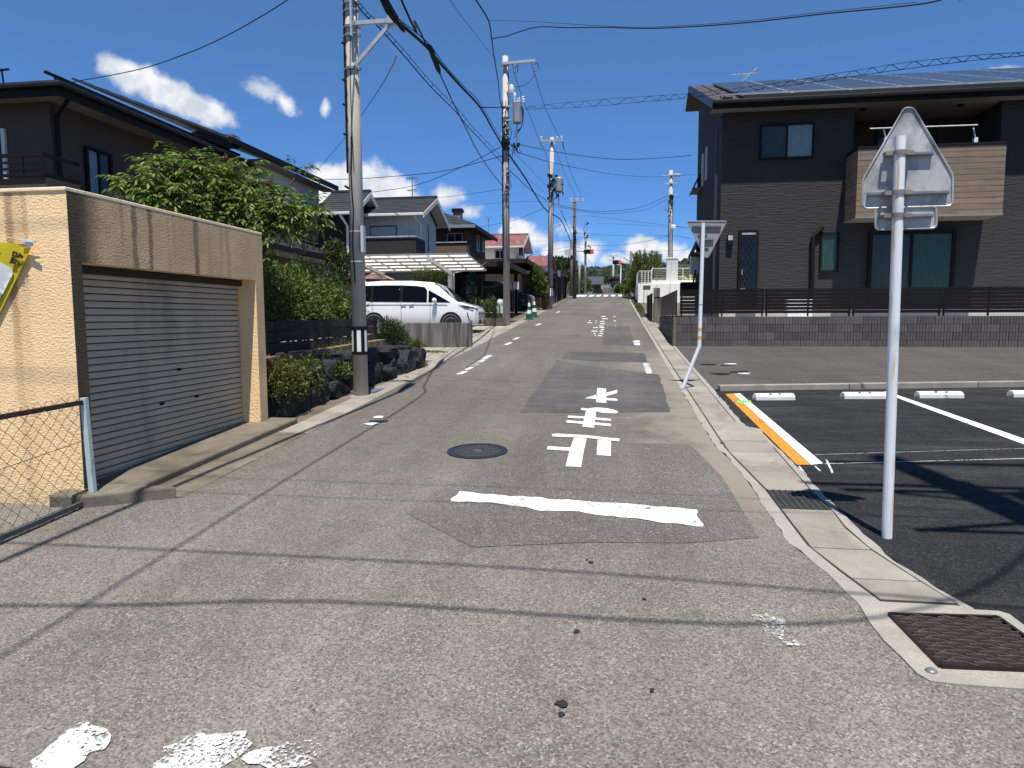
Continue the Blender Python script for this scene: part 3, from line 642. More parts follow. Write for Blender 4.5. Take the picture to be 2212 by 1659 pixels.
for k in range(nslat):
    a = .34+(z1-.34)*k/nslat; h = (z1-.34)/nslat
    mb = MB(); y0, y1 = GY+.127, 7.98
    sec = [(0, 0.004), (.010, .010), (.013, h*.5), (.011, h-.009), (0, h-.003), (-.012, h-.003), (-.012, .004)]
    b = 0; mb.v = [(sx+x, y0, a+z) for x, z in sec]+[(sx+x, y1, a+z) for x, z in sec]; q = len(sec)
    mb.f = [tuple(range(q-1, -1, -1)), tuple(range(q, 2*q))]+[(i, (i+1) % q, q+(i+1) % q, q+i) for i in range(q)]
    mb.build('slat', SHM, sh)
bb = MB(); bb.hexa([(sx-.02, GY+.127, gz(GY)+.07), (sx+.014, GY+.127, gz(GY)+.07), (sx+.014, 7.98, gz(7.98)+.05), (sx-.02, 7.98, gz(7.98)+.05), (sx-.02, GY+.127, .36), (sx+.014, GY+.127, .36), (sx+.014, 7.98, .53), (sx-.02, 7.98, .53)])
bb.build('bottom_bar', SHM, sh)
for (u, v) in ((387, 798), (350, 872), (425, 856)):
    p = aX(u, v, sx+.014); mb = MB(); mb.box(sx+.013, p.y-.035, p.z-.012, sx+.02, p.y+.035, p.z+.012); mb.lathe([(.012, 0), (.012, .02)], (sx+.02, p.y, p.z-.01), 8); mb.build('lock_plate', DARKM, sh)
MB().box(sx-.03, GY+.1, ZT-.62, sx+.06, 8.0, ZT-.552).build('shutter_box', mat('dark_timber', (.05, .042, .035), .8), gar)

# chain-link gate panel in front of it
fx = -4.21
cl = thing('chain_link_fence', 'rusty chain link fence panel in front of the peach garage wall', 'fence', (fx, 5.0, gz(5)))
GRN = mat('pale_green_paint', (.40, .50, .49), .6, .3, 0, (14, .1), stain=((.22, .17, .13), (22, 22, 9), .56, .68))
RUST = mat('rusty_rail', (.085, .052, .04), .85, .2, .1, (16, .4), stain=((.22, .27, .26), (26, 26, 26), .60, .66))
tp, bt = aY(195, 880, 5.03), G(213, 1080); tp.x = fx; bt = Vector((fx+.03, 5.03, gz(5)+.10))
mb = MB(); mb.bar(bt, Vector((fx, 5.03, 1.17)), .045, .045, (0, 1, 0)); mb.build('post', GRN, cl, bevel=.004)
ra, rb_ = Vector((fx, 5.0, 1.135)), Vector((fx+.02, 2.4, 1.10)); la, lb = Vector((fx, 5.0, gz(5)+.04)), Vector((fx+.02, 2.4, gz(2.4)+.06))
MB().bar(ra, rb_, .035, .035).build('top_rail', RUST, cl)
MB().bar(la, lb, .035, .035).build('bottom_rail', mat('blue_grey_rail', (.10, .125, .125), .7, .3, .1, (16, .3), stain=((.10, .06, .04), (20, 20, 20), .55, .65)), cl)
WIREM = mat('chain_link_wire', (.10, .095, .088), .6, .4, .3, (8, .5), stain=((.62, .64, .64), (1.4, 1.4, 1.4), .56, .64))
mb = MB(); s_ = .112; hgt = .87
nn_ = int((2.55+hgt)/s_)
for k in range(-int(hgt/s_)-1, nn_+12):
    for dr in (1, -1):
        pts = []; y0 = k*s_
        for i in range(0, 15):
            z = hgt*i/14; y = y0+(z if dr == 1 else hgt-z)-.0
            if 0 <= y <= 2.58: pts.append((fx+(.006 if (i+k) % 2 else -.006)*dr, 5.0-y, gz(5-y)+.05+z*.985))
        if len(pts) > 1: mb.tube(pts, .0021, 3, False)
mb.build('chain_link', WIREM, cl)
MB().tube([(fx, 5., .83), (fx, 4.2, .76), (fx+.01, 2.4, .70)], .003, 4).build('tension_wire', WIREM, cl)

# yellow road-safety banner leaning in from the left
FY = 5.045
YEL = mat('yellow_banner_cloth', (.62, .53, .035), .8, .15, 0, (5, .12), transl=.25)
fl = thing('banner', 'yellow banner with a white panel and brown characters leaning in at the left edge', 'banner', aY(0, 620, FY))
def fp(u, v, o=0.): p = aY(u, v, FY); p.y += .008*math.sin(u*.09+v*.03)-o; return p
mb = MB(); gridn = 9
T0, T1, B1, B0 = (-190, 470), (70, 530), (-60, 792), (-320, 760)
def bl(s_, t_):
    x = lambda i: (T0[i]*(1-s_)+T1[i]*s_)*(1-t_)+(B0[i]*(1-s_)+B1[i]*s_)*t_
    sag = 9*math.sin(math.pi*min(max((s_-.45)/.5, 0), 1))*(1-t_)**2
    return x(0), x(1)+sag
for j in range(gridn+1):
    for i in range(gridn*2+1): mb.v.append(tuple(fp(*bl(i/(gridn*2), j/gridn))))
for j in range(gridn):
    for i in range(gridn*2): a = j*(gridn*2+1)+i; mb.f.append((a, a+1, a+gridn*2+2, a+gridn*2+1))
mb.build('cloth', YEL, fl, smooth=True)
cN = MB(); cN.v = [tuple(fp(-12, 622, .016))]
for r_ in range(1, 7):
    for k in range(28): t = 2*math.pi*k/28; q = r_/6; uu, vv = -12+q*(75*math.cos(t)+8*math.sin(t)), 622+q*(62*math.sin(t)+10*math.cos(t)); cN.v.append(tuple(fp(min(uu, 60-(vv-530)*.496), vv, .016)))
cN.f = [(0, 1+k, 1+(k+1) % 28) for k in range(28)]+[(1+r_*28+k, 29+r_*28+k, 29+r_*28+(k+1) % 28, 1+r_*28+(k+1) % 28) for r_ in range(5) for k in range(28)]
cN.build('white_panel', mat('banner_white', (.70, .72, .74), .8, transl=.2), fl, smooth=True)
INK = mat('banner_ink', (.045, .022, .018), .8)
def glyph(ch, u, v, size, rot):
    c = bpy.data.curves.new('character', 'FONT'); c.body = ch; c.size = size; c.align_x = 'CENTER'; c.align_y = 'CENTER'; c.extrude = .001; c.offset = .0035
    o = bpy.data.objects.new('character', c); COL.objects.link(o); c.materials.append(INK); o.parent = fl
    o.rotation_euler = (math.radians(90), -math.radians(rot), 0); o.location = aY(u, v, FY)-fl.location-Vector((0, .017, 0))
    bpy.context.view_layer.update(); me = bpy.data.meshes.new_from_object(o.evaluated_get(bpy.context.evaluated_depsgraph_get())); q = bpy.data.objects.new('character', me); COL.objects.link(q); q.parent = fl; q.rotation_euler = o.rotation_euler; q.location = o.location; bpy.data.objects.remove(o); return q
glyph('\u8def', 40, 563, .118, -20); glyph('\u5168', -12, 541, .118, -14)
CLR = mat('clear_ties', (.66, .70, .74), .35, .5)
MB().tube(smoothpath([fp(-190, 462), fp(-60, 500), fp(20, 513), fp(78, 524)], 4), .004, 5).build('top_rod', mat('pale_rod', (.66, .50, .36), .6), fl)
mb = MB(); mb.poly([fp(55, 519, .02), fp(80, 521, .02), fp(77, 533, .02), fp(60, 534, .02)]); mb.bar(fp(50, 518, .03), fp(84, 523, .03), .012, .018); mb.build('clear_plastic_tie', CLR, fl)

# ------------------------------------------------------------------ stone wall, planting strip, slat fence
ROCK = mat('dark_rock', (.030, .030, .032), .8, .35, 0, (6, .5), (9, .05), .3, stain=((.16, .16, .155), (6, 6, 4), .62, .76))
rw = thing('stone_retaining_wall', 'low retaining wall of rough dark boulders beside the verge', 'stone wall', (-4.3, 8.3, gz(8.3)))
def boulder(c, r, seed, m=ROCK, par=rw):
    rs = random.Random(seed); bm = bmesh.new(); bmesh.ops.create_icosphere(bm, subdivisions=3, radius=1.)
    from mathutils import noise as mn
    pl = [Vector((rs.uniform(-1, 1), rs.uniform(-1, 1), rs.uniform(-1, 1))).normalized() for _ in range(9)]; off = [rs.uniform(.62, .9) for _ in pl]
    for v in bm.verts:
        p = v.co.copy()
        for q, o_ in zip(pl, off):
            d = p.dot(q)
            if d > o_: p -= q*(d-o_)
        p *= 1.12; p += p.normalized()*mn.noise(p*2.3+Vector((seed*7.3, 0, 0)))*.14+p.normalized()*mn.noise(p*6+Vector((seed, 3, 0)))*.05
        p.z = min(p.z, .62+.10*mn.noise(p*3+Vector((seed, 0, 0)))); p.x = min(p.x, .66+.12*mn.noise(p*2.4+Vector((0, seed, 0))))
        v.co = Vector((c[0]+p.x*r[0]*1.15, c[1]+p.y*r[1]*1.08, c[2]+p.z*r[2]*1.12))
    me = bpy.data.meshes.new('stone'); 
    for v in bm.verts: v.co -= par.location
    bm.to_mesh(me); bm.free(); me.materials.append(m); o = bpy.data.objects.new('stone', me); COL.objects.link(o); o.parent = par; return o
ST = [((-4.45, 8.75, .68), (.33, .42, .42)), ((-4.36, 9.15, .74), (.22, .24, .42)), ((-4.42, 9.75, .72), (.28, .36, .25)), ((-4.40, 9.85, 1.02), (.25, .42, .22)), ((-4.36, 10.5, .74), (.28, .42, .26)),
      ((-4.42, 10.6, 1.08), (.28, .45, .22)), ((-4.34, 11.25, .80), (.28, .42, .30)), ((-4.44, 11.45, 1.14), (.3, .45, .2)), ((-4.30, 12.05, .86), (.34, .5, .34)), ((-4.42, 12.3, 1.17), (.34, .55, .19)),
      ((-4.05, 12.55, .86), (.22, .24, .17)), ((-4.28, 13.05, .95), (.35, .6, .34)), ((-4.3, 13.15, 1.19), (.36, .6, .17)), ((-4.12, 13.85, 1.0), (.34, .55, .36)), ((-4.3, 13.95, 1.2), (.4, .55, .16)), ((-4.05, 14.4, 1.02), (.30, .36, .34)), ((-4.5, 14.45, 1.08), (.4, .4, .3))]
for k, (c, r) in enumerate(ST): boulder((c[0], 8.45+(c[1]-8.45)*.855, c[2]-.05), (r[0], r[1]*.86, r[2]*.93), k+1)
soil = MB(); soil.prism([(-8.5, 8.2, .3), (-4.5, 8.2, .3), (-4.42, 14.6, .5), (-8.5, 14.6, .5)], (0, 0, .7)); 
SOIL = structure(soil.build('planting_bed', mat('dark_soil', (.06, .045, .032), .95, noise=(9, .4), bump=(25, .03))))
# tan brick edging behind the stones
be = thing('brick_edging', 'low tan brick edging running behind the boulders under the slat fence', 'edging', (-4.95, 8.3, 1.0))
BRK = mat('tan_brick', (.36, .24, .145), .85, rand=.12, noise=(12, .15), bump=(60, .004), stain=((.16, .13, .10), (5, 5, 5), .52, .68))
proto = None
for k in range(17):
    y = 8.3+k*.36; z = 1.08+.007*k
    if proto is None: proto = MB().box(-.08, 0, -.02, .08, .345, .15).build('brick', BRK, be, local=True, bevel=.008)
    o = proto if k == 0 else dupmesh(proto, 'brick', be)
    o.location = Vector((-4.93, y, z))-be.location
# brown slat fence, three boards high
bf = thing('board_fence', 'dark brown horizontal board fence behind the boulder wall', 'fence', (-5.05, 8.3, 1.1))
BRD = mat('fence_board_brown', (.040, .033, .029), .7, .3, rand=.15, noise=(3, .2), bump=(30, .004, (1, .08, 1)), stain=((.075, .064, .055), (6, .8, 6), .52, .7))
fz = lambda y: 1.26+.008*(y-8.3)
for k in range(5):
    y = 8.35+k*1.5; MB().box(-5.10, y-.03, .9, -5.05, y+.03, fz(y)+.50).build('post', DARKB, bf)
for p_ in range(4):
    for r_ in range(3):
        a, b = 8.36+p_*1.5, 8.36+p_*1.5+1.49; z = fz((a+b)/2)+.165*r_
        o = MB().box(-5.048, a, z, -5.022, b, z+.152).build('board', BRD, bf, bevel=.003)
fe = MB().box(-5.048, 14.37, 1.31, -5.022, 14.9, 1.46).build('board', BRD, bf); 

LEAF = lambda nm, c, isl=.45, hue=None, tr=.3: mat(nm, c, .5, .35, 0, (3, .2), island=isl, island_hue=hue, transl=tr)
L_ELD = LEAF('elder_leaf', (.155, .255, .045), .6, (.24, .31, .06), .35)
L_HED = LEAF('hedge_leaf', (.11, .19, .035), .5, (.19, .26, .045))
L_AZA = LEAF('azalea_leaf', (.12, .15, .025), .5, (.24, .20, .04))
L_MOSS = LEAF('ground_cover_leaf', (.13, .17, .03), .5, (.2, .22, .04))
L_BLUE = LEAF('soft_conifer_leaf', (.045, .10, .032), .4, (.08, .14, .04))
L_TREE = LEAF('dark_tree_leaf', (.04, .072, .016), .5, (.08, .11, .02))
L_VINE = LEAF('vine_leaf', (.062, .10, .022), .5, (.12, .15, .03))
BARK = mat('bark', (.085, .062, .045), .9, noise=(14, .3), bump=(40, .01))
def trunk(par, pts, r0, r1, name='trunk', m=BARK, n=7):
    p = smoothpath(pts, 5); return MB().tube(p, list(np.linspace(r0, r1, len(p))), n).build(name, m, par)

az_ = thing('azalea_bush', 'small clipped yellow-green azalea bush against the corner of the garage', 'bush', (-4.35, 8.75, gz(8.7)))
trunk(az_, [(-4.42, 8.75, .8), (-4.38, 8.7, 1.2)], .03, .012, 'stem')
bush(az_, [((-4.36, 8.72, 1.06), (.24, .36, .22)), ((-4.34, 8.92, .98), (.18, .22, .2)), ((-4.34, 8.5, .98), (.2, .24, .26)), ((-4.22, 8.75, .86), (.14, .34, .16))], 3600, .045, .012, L_AZA, inner=.35)
gc = thing('ground_cover', 'yellow-green creeping plant spilling over the boulders', 'ground cover', (-4.6, 10, 1.2)); gc['kind'] = 'stuff'; del gc['category']; del gc['label']
gc2 = bush(None, [((-4.62, 9.6, 1.06), (.24, .5, .1)), ((-4.36, 9.5, 1.02), (.14, .22, .24)), ((-4.64, 10.6, 1.10), (.26, .6, .09)), ((-4.2, 9.45, .9), (.06, .12, .2)), ((-4.66, 11.6, 1.15), (.2, .7, .06)), ((-4.66, 13.2, 1.18), (.2, .5, .05)), ((-4.66, 12.5, 1.17), (.2, .6, .05)), ((-3.9, 13.6, .86), (.14, .3, .05)), ((-4.28, 9.1, .98), (.1, .2, .12)), ((-4.22, 10.3, 1.0), (.12, .3, .12)), ((-4.3, 11.3, 1.08), (.14, .3, .1)), ((-4.35, 12.4, 1.14), (.16, .4, .07))], 6500, .05, .015, L_MOSS, 'ground_cover', inner=.1, up=1.)
gc2['kind'] = 'stuff'; bpy.data.objects.remove(gc)
gt = thing('grass_clump', 'tall grass growing under the board fence behind the brick edging', 'grass clump', (-4.95, 12.5, 1.3))
n_ = 500; P_ = np.stack([np.random.uniform(-5.05, -4.93, n_), np.random.uniform(10.8, 14.2, n_), np.full(n_, 1.12)], 1); v, f = leaves(P_, rdir(n_, 2.6), rdir(n_, 0), np.random.uniform(.12, .34, n_), np.full(n_, .006)); leafmesh('blades', v, f, LEAF('grass_blade', (.14, .19, .05), .5, (.3, .3, .12)), gt)
hd = thing('hedge_bush', 'big bushy green hedge shrub rising above the board fence', 'hedge', (-5.6, 11.5, 1.1))
for y in (10.2, 11.5, 12.6): trunk(hd, [(-5.7, y, 1.0), (-5.65, y+.1, 1.6), (-5.55, y+.25, 2.3)], .04, .015, 'stem')
bush(hd, [((-5.65, 10.2, 2.05), (.55, .9, .60)), ((-5.55, 11.4, 2.0), (.55, .9, .62)), ((-5.6, 12.5, 1.95), (.5, .8, .58)), ((-5.5, 9.8, 2.35), (.4, .6, .38)), ((-5.5, 13.2, 1.9), (.42, .5, .5)), ((-5.75, 11.3, 2.4), (.4, .7, .32))], 11000, .085, .022, L_HED, inner=.45)
sr_ = thing('garden_shrub', 'feathery shrub with lighter tips between the hedge and the near utility pole', 'bush', (-5.9, 13.6, 1.2))
trunk(sr_, [(-5.9, 13.6, 1.1), (-5.9, 13.6, 1.9)], .035, .015, 'stem')
bush(sr_, [((-5.9, 13.7, 2.2), (.5, .55, .62)), ((-5.7, 14.3, 1.95), (.42, .5, .5)), ((-6.2, 13.3, 2.5), (.35, .4, .45))], 4200, .10, .012, L_BLUE, inner=.3, up=.8)
bs = thing('round_shrub', 'small feathery round shrub in front of the streaked concrete wall', 'bush', (-4.75, 14.6, 1.1))
trunk(bs, [(-4.75, 14.6, 1.0), (-4.75, 14.6, 1.35)], .03, .012, 'stem')
bush(bs, [((-4.78, 14.6, 1.45), (.26, .3, .27)), ((-4.66, 14.6, 1.32), (.24, .26, .22)), ((-4.88, 14.55, 1.62), (.14, .16, .16))], 2600, .10, .007, L_BLUE, inner=.2, up=.9)
vn = thing('climbing_vine', 'dark leafy climber beside the near utility pole above the van', 'climber', (-7.0, 17.2, 1.1))
trunk(vn, [(-7.0, 17.2, 1.1), (-7.0, 17.1, 2.2), (-6.95, 17.2, 3.2)], .06, .03)
bush(vn, [((-6.95, 17.2, 3.0), (.34, .4, .5)), ((-7.05, 17.2, 2.55), (.28, .35, .4)), ((-7.1, 17.2, 3.4), (.22, .3, .35)), ((-7.15, 17.3, 1.9), (.2, .3, .45)), ((-7.1, 17.2, 1.55), (.16, .2, .25))], 3200, .12, .03, L_VINE, inner=.3)

# compound-leaved tree behind the garage
et = thing('elder_tree', 'broad tree with long drooping compound leaves leaning over the garage roof', 'tree', (-6.2, 9.2, gz(9)))
def etp(u, v, y): return aY(u, v, y)
crown = [(322, 405, 9.4, .48, .5, .28), (370, 375, 9.6, .6, .55, .34), (450, 395, 9.8, .75, .6, .42), (512, 392, 10., .55, .5, .32), (565, 440, 9.8, .6, .55, .36), (618, 448, 9.8, .45, .45, .30), (480, 450, 9.6, .8, .6, .4), (390, 440, 9.4, .7, .5, .32), (655, 455, 9.6, .35, .4, .25), (600, 490, 9.4, .4, .4, .3), (645, 372, 10.2, .12, .15, .13)]
base = Vector((-6.1, 9.3, gz(9.3)+.5)); fork = etp(560, 560, 9.4)
trunk(et, [base, (base+fork)/2+Vector((.1, 0, 0)), fork], .09, .06)
tips = []
for (u, v, y, rx, ry, rz) in crown:
    c = etp(u, v, y); tips.append((c, (rx*.66, ry*.9, rz*.86)))
    trunk(et, [fork, (fork*.5+c*.5)+Vector((0, 0, .15)), c], .035, .01, 'branch', n=5)
V, Fc, base_i = [], [], 0
for (c, r) in tips:
    nl = int(120*(r[0]*r[1]+r[2]*r[0])/.35)
    dirs = rdir(nl, .35)
    for d in dirs:
        rad = random.uniform(.35, 1.05); p0 = np.array(c)+d*np.array(r)*rad
        ax_ = d*np.array((1, 1, .35))+np.random.normal(size=3)*.35; ax_ /= np.linalg.norm(ax_)
        ll = random.uniform(.17, .32); npair = 5; pp, dd, uu, LL, WW = [], [], [], [], []
        side = np.cross(ax_, (0, 0, 1)); side /= np.linalg.norm(side)+1e-6
        for j in range(npair):
            t = .25+.75*j/(npair-1); q = p0+ax_*ll*t+np.array((0, 0, -.20*ll*t*t)); sz = (.118 if j < npair-1 else .13)*random.uniform(.75, 1.15)
            for sgn in ((-1, 1) if j < npair-1 else (0,)):
                d2 = ax_*.55+side*sgn*.85+np.array((0, 0, -.28-.3*random.random())); d2 /= np.linalg.norm(d2)
                pp.append(q); dd.append(d2); uu.append(np.array((0, 0, 1))+np.random.normal(size=3)*.3); LL.append(sz); WW.append(sz*.17)
        v, f = leaves(pp, dd, uu, LL, WW, .2); V.append(v); Fc.append(f+base_i); base_i += len(v)
leafmesh('foliage', np.concatenate(V), np.concatenate(Fc), L_ELD, et)
BER = mat('dark_red_berries', (.10, .022, .02), .5)
for (u, v) in ((578, 396), (402, 368), (486, 343), (330, 425)):
    c = etp(u, v, 9.25); mb = MB(); mb.ball(c, (.040, .04, .032), 10, 7, .3); mb.build('berry_cluster', BER, et)

# ================================================================== HOUSES, LEFT
TILE = mat('dark_roof_tile', (.060, .060, .064), .6, .25, 0, (3, .25), (20, .004), stain=((.11, .115, .12), (2, 5, 5), .56, .75))
TILE_P = mat('pink_roof_tile', (.34, .135, .135), .75, .3, 0, (2, .2), (14, .01), stain=((.46, .25, .24), (3, 3, 3), .52, .72))
SOFF_ = mat('soffit_board', (.30, .28, .25), .85)
TRIMW = mat('white_trim', (.62, .62, .61), .55, .3, 0, (6, .06))
SID_B = mat('brown_grey_siding', (.120, .092, .074), .85, .25, 0, (2, .08), (14, .006, (.6, .6, 9)))
SID_G = mat('grey_render', (.60, .60, .60), .85, .25, 0, (1.6, .10), (50, .003))
SID_D = mat('charcoal_siding', (.040, .038, .037), .8, .3, 0, (3, .1), (16, .004, (.6, .6, 9)))
CREAM = mat('cream_render', (.62, .58, .51), .9, .2, 0, (1.4, .08), (60, .003))
CREAM2 = mat('ivory_siding', (.64, .62, .56), .85, .2, 0, (2, .1), (10, .003, (.4, .4, 12)))
BRN = mat('brown_siding', (.070, .055, .045), .8, .3, 0, (3, .14), (16, .004, (.6, .6, 9)))
TANP = mat('tan_balcony_panel', (.22, .145, .095), .75, .3, 0, (3, .15))
GL_D = glass('dark_window_glass', (.35, .4, .4), .35); GL_S = glass('curtained_window_glass', (.78, .84, .85), .9)
FR_B = mat('black_window_frame', (.014, .013, .0125), .6, .16); FR_W = mat('silver_window_frame', (.42, .43, .43), .45, .5, .3)
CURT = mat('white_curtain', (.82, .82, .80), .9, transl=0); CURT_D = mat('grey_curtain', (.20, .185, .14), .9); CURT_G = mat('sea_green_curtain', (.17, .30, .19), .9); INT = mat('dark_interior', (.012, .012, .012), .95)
SNOWG = mat('snow_guard_steel', (.45, .47, .48), .4, .5, .6)

def pane_mesh(q, d): return MB().prism(q, d)
def window(par, face, pos, a0, a1, z0, z1, sash=2, fr=FR_B, gl=GL_D, curtains=None, fw=.05, out=.06):
    """window standing proud of a wall. face '-y' or '+x' or '-x'; a = coordinate along the wall"""
    s = {'-y': -1, '+x': 1, '-x': -1}[face]
    P = (lambda a, o, z: (a, pos+s*o, z)) if face == '-y' else (lambda a, o, z: (pos+s*o, a, z))
    def slab(mb, a, b, c, d, o0, o1):
        p, q = P(a, o0, c), P(b, o1, d); mb.box(min(p[0], q[0]), min(p[1], q[1]), p[2], max(p[0], q[0]), max(p[1], q[1]), q[2])
    mb = MB(); slab(mb, a0, a1, z0, z0+fw, .0, out); slab(mb, a0, a1, z1-fw, z1, .0, out); slab(mb, a0, a0+fw, z0+fw, z1-fw, 0, out); slab(mb, a1-fw, a1, z0+fw, z1-fw, 0, out)
    st = (a1-a0-2*fw)/sash
    for k in range(1, sash): m_ = a0+fw+st*k; slab(mb, m_-fw*.4, m_+fw*.4, z0+fw, z1-fw, .0, out*.8)
    w = mb.build('window', fr, par)
    for k in range(sash):
        b0, b1 = a0+fw+st*k+(fw*.4 if k else 0), a0+fw+st*(k+1)-(fw*.4 if k < sash-1 else 0)
        pm = MB(); slab(pm, b0, b1, z0+fw, z1-fw, out*.45+.004*k, out*.45+.004*k+.004); pm.build('pane', gl, w)
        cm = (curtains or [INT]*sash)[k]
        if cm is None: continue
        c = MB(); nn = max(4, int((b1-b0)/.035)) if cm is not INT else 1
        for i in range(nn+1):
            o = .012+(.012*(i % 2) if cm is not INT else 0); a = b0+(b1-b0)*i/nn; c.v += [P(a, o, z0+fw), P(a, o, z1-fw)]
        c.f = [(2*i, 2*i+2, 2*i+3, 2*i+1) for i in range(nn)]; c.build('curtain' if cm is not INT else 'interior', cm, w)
    return w
def courses(mb, x0, x1, y0, z0, y1, z1, n, th=.05, lift=.022):
    """stepped tile courses on a slope from the eave (y0,z0) to the ridge (y1,z1), running along x"""
    for k in range(n):
        a, b = k/n, (k+1)/n; ya, za_, yb, zb_ = y0+(y1-y0)*a, z0+(z1-z0)*a, y0+(y1-y0)*b, z0+(z1-z0)*b
        mb.prism([(x0, ya, za_+lift+.012), (x0, yb, zb_+.012), (x0, yb, zb_-th), (x0, ya, za_-th)], (x1-x0, 0, 0))
def courses_x(mb, y0, y1, x0, z0, x1, z1, n, th=.05, lift=.022):
    for k in range(n):
        a, b = k/n, (k+1)/n; xa, za_, xb, zb_ = x0+(x1-x0)*a, z0+(z1-z0)*a, x0+(x1-x0)*b, z0+(z1-z0)*b
        mb.prism([(xa, y0, za_+lift+.012), (xb, y0, zb_+.012), (xb, y0, zb_-th), (xa, y0, za_-th)], (0, y1-y0, 0))

# --- brown two-storey house behind the garage
E0 = aZ(127, 185, 6.8); ex, ey = E0.x, E0.y
bh = thing('house', 'brown-grey two-storey house with deep black eaves behind the peach garage', 'house', (ex-.75, ey+.5, gz(14)))
wx, wy, ye = ex-.72, ey+.52, 22.6
MB().box(-24, wy, .3, wx, ye, 6.72).build('wall', SID_B, bh)
rf = MB(); rx = -18.5; rz = 9.0
rf.prism([(ex, ey, 6.86), (ex, ye, 6.86), (rx, ye, rz), (rx, ey+6.2, rz)], (0, 0, .07)); rf.prism([(ex, ey, 6.86), (rx, ey+6.2, rz), (-26, ey+6.2, rz), (-26, ey, 6.86)], (0, 0, .07))
roof = rf.build('roof', TILE, bh)
fa = MB(); fa.box(-26, ey-.02, 6.60, ex, ey+.03, 6.88); fa.box(ex-.05, ey+.031, 6.60, ex, ye, 6.88); fa.build('fascia', DARKM, bh)
gu = MB(); gu.box(-26, ey-.13, 6.76, ex+.12, ey-.021, 6.85); gu.box(ex+.002, ey-.02, 6.76, ex+.12, ye, 6.85); gu.build('gutter', DARKM, bh, bevel=.02)
so_ = MB(); so_.box(-26, ey+.031, 6.66, ex-.051, wy-.001, 6.69); so_.box(wx+.001, wy, 6.66, ex-.051, ye, 6.69); so_.build('soffit', SOFF_, bh)
sg = MB()
for k in range(15):
    y = ey+.6+k*.52; sg.box(ex-.62, y, 7.08, ex-.54, y+.07, 7.22)
sg.bar((ex-.58, ey+.3, 7.22), (ex-.58, ye, 7.22), .05, .06); sg.build('snow_guard', DARKM, bh)
MB().bar((ex-.42, ey+.4, 7.05), (ex-.42, ye, 7.05), .09, .02).build('snow_rail', SNOWG, bh)
dpx = MB().tube([(ex-.05, ey+.35, 6.66), (wx+.08, wy+.12, 6.36), (wx+.08, wy+.12, 1.2)], .05, 6).build('downpipe', DARKM, bh)
wa, wb_ = aX(176, 262, wx), aX(238, 380, wx)
window(bh, '+x', wx, wa.y, wb_.y, 4.35, 5.92, 2, FR_B, GL_S, [CURT, CURT_D], .07, .09)
W2 = aY(14, 300, wy); window(bh, '-y', wy, W2.x-1.6, W2.x, 4.0, 6.1, 2, TRIMW, GL_D, None, .09, .06)
rl = MB(); by = wy-1.0; bx = aY(97, 375, by).x
zq0, zq1 = aY(97, 380, by).z, aY(97, 337, by).z
for k_, z in enumerate((zq0, zq0+(zq1-zq0)*.36, zq0+(zq1-zq0)*.68, zq1)): rl.box(bx-6, by-.025, z, bx, by+.025, z+(.07 if k_ in (0, 3) else .04))
for k in range(7): rl.box(bx-.55-k*.9, by-.02, zq0+.07, bx-.50-k*.9, by+.02, zq1)
rl.box(bx-.05, by+.026, zq0, bx, wy, zq0+.07); rl.box(bx-.05, by+.026, zq1, bx, wy, zq1+.07)
bal = rl.build('balcony_railing', DARKM, bh)
MB().box(bx-6, by+.03, zq0-.25, bx, wy-.001, zq0-.02).build('balcony_floor', SID_B, bh)
an = thing('tv_antenna', 'thin dark aerial on the left end of the brown house roof', 'antenna', (-14.5, 15, 7.6))
a_ = aY(8, 150, 15.5); MB().bar((a_.x-.6, a_.y, a_.z-.05), (a_.x+.14, a_.y, a_.z+.0), .04, .04).build('boom', DARKM, an); MB().bar((a_.x, a_.y, a_.z-.6), (a_.x-.06, a_.y, a_.z+.02), .03, .03).build('mast', DARKM, an)

# --- cream house with the black tiled roofs
ch = thing('house', 'cream two-storey house with dark tiled lower roofs behind the hedge', 'house', (-12.4, 24, gz(24)))
cx_ = -12.35
MB().box(-22, 22.7, .6, cx_, 28.4, 7.1).build('wall', CREAM, ch)
rf = MB(); courses_x(rf, 20.6, 28.95, -11.75, 7.28, -17, 9.3, 9); rf.build('roof', TILE, ch)
MB().box(-11.80, 20.6, 7.12, -11.70, 28.95, 7.30).build('fascia', DARKM, ch)
MB().box(cx_+.001, 22.7, 7.06, -11.81, 28.9, 7.10).build('soffit', SOFF_, ch)
rdg = MB(); p, q = aZ(430, 283, 8.4), aZ(503, 300, 8.1)
for k in range(9):
    c = p+(q-p)*(k/8); rdg.bar(c-Vector((.35, 0, .15)), c+Vector((.25, 0, -.02)), .14, .14)
rdg.box(min(p.x, q.x)-.6, p.y-.1, p.z-.6, max(p.x, q.x)+.1, q.y+.2, p.z-.18); rdg.build('ridge_tiles', mat('grey_ridge_tile', (.20, .20, .2), .6), ch)
window(ch, '+x', cx_, 25.6, 26.9, 5.0, 6.2, 2, FR_W, GL_D)
rf = MB(); courses_x(rf, 15.6, 24.1, -9.3, 3.80, -12.3, 4.86, 8); low = rf.build('lower_roof', TILE, ch)
g_ = MB(); g_.box(-9.33, 15.6, 3.66, -9.2, 24.1, 3.8); g_.build('gutter', DARKM, ch, bevel=.02)
sgm = MB()
for k in range(17): sgm.box(-9.62, 16+k*.46, 3.95, -9.57, 16.05+k*.46, 4.04)
sgm.build('snow_guard', mat('snow_guard_dark', (.03, .03, .033), .5), ch)
MB().box(-9.9, 15.6, 3.6, -9.34, 24., 3.64).build('lower_soffit', SOFF_, ch)
MB().box(-12.2, 15.8, .6, -9.91, 23.9, 3.62).build('lower_wall', mat('brown_lower_wall', (.10, .07, .05), .85, noise=(2, .15)), ch)
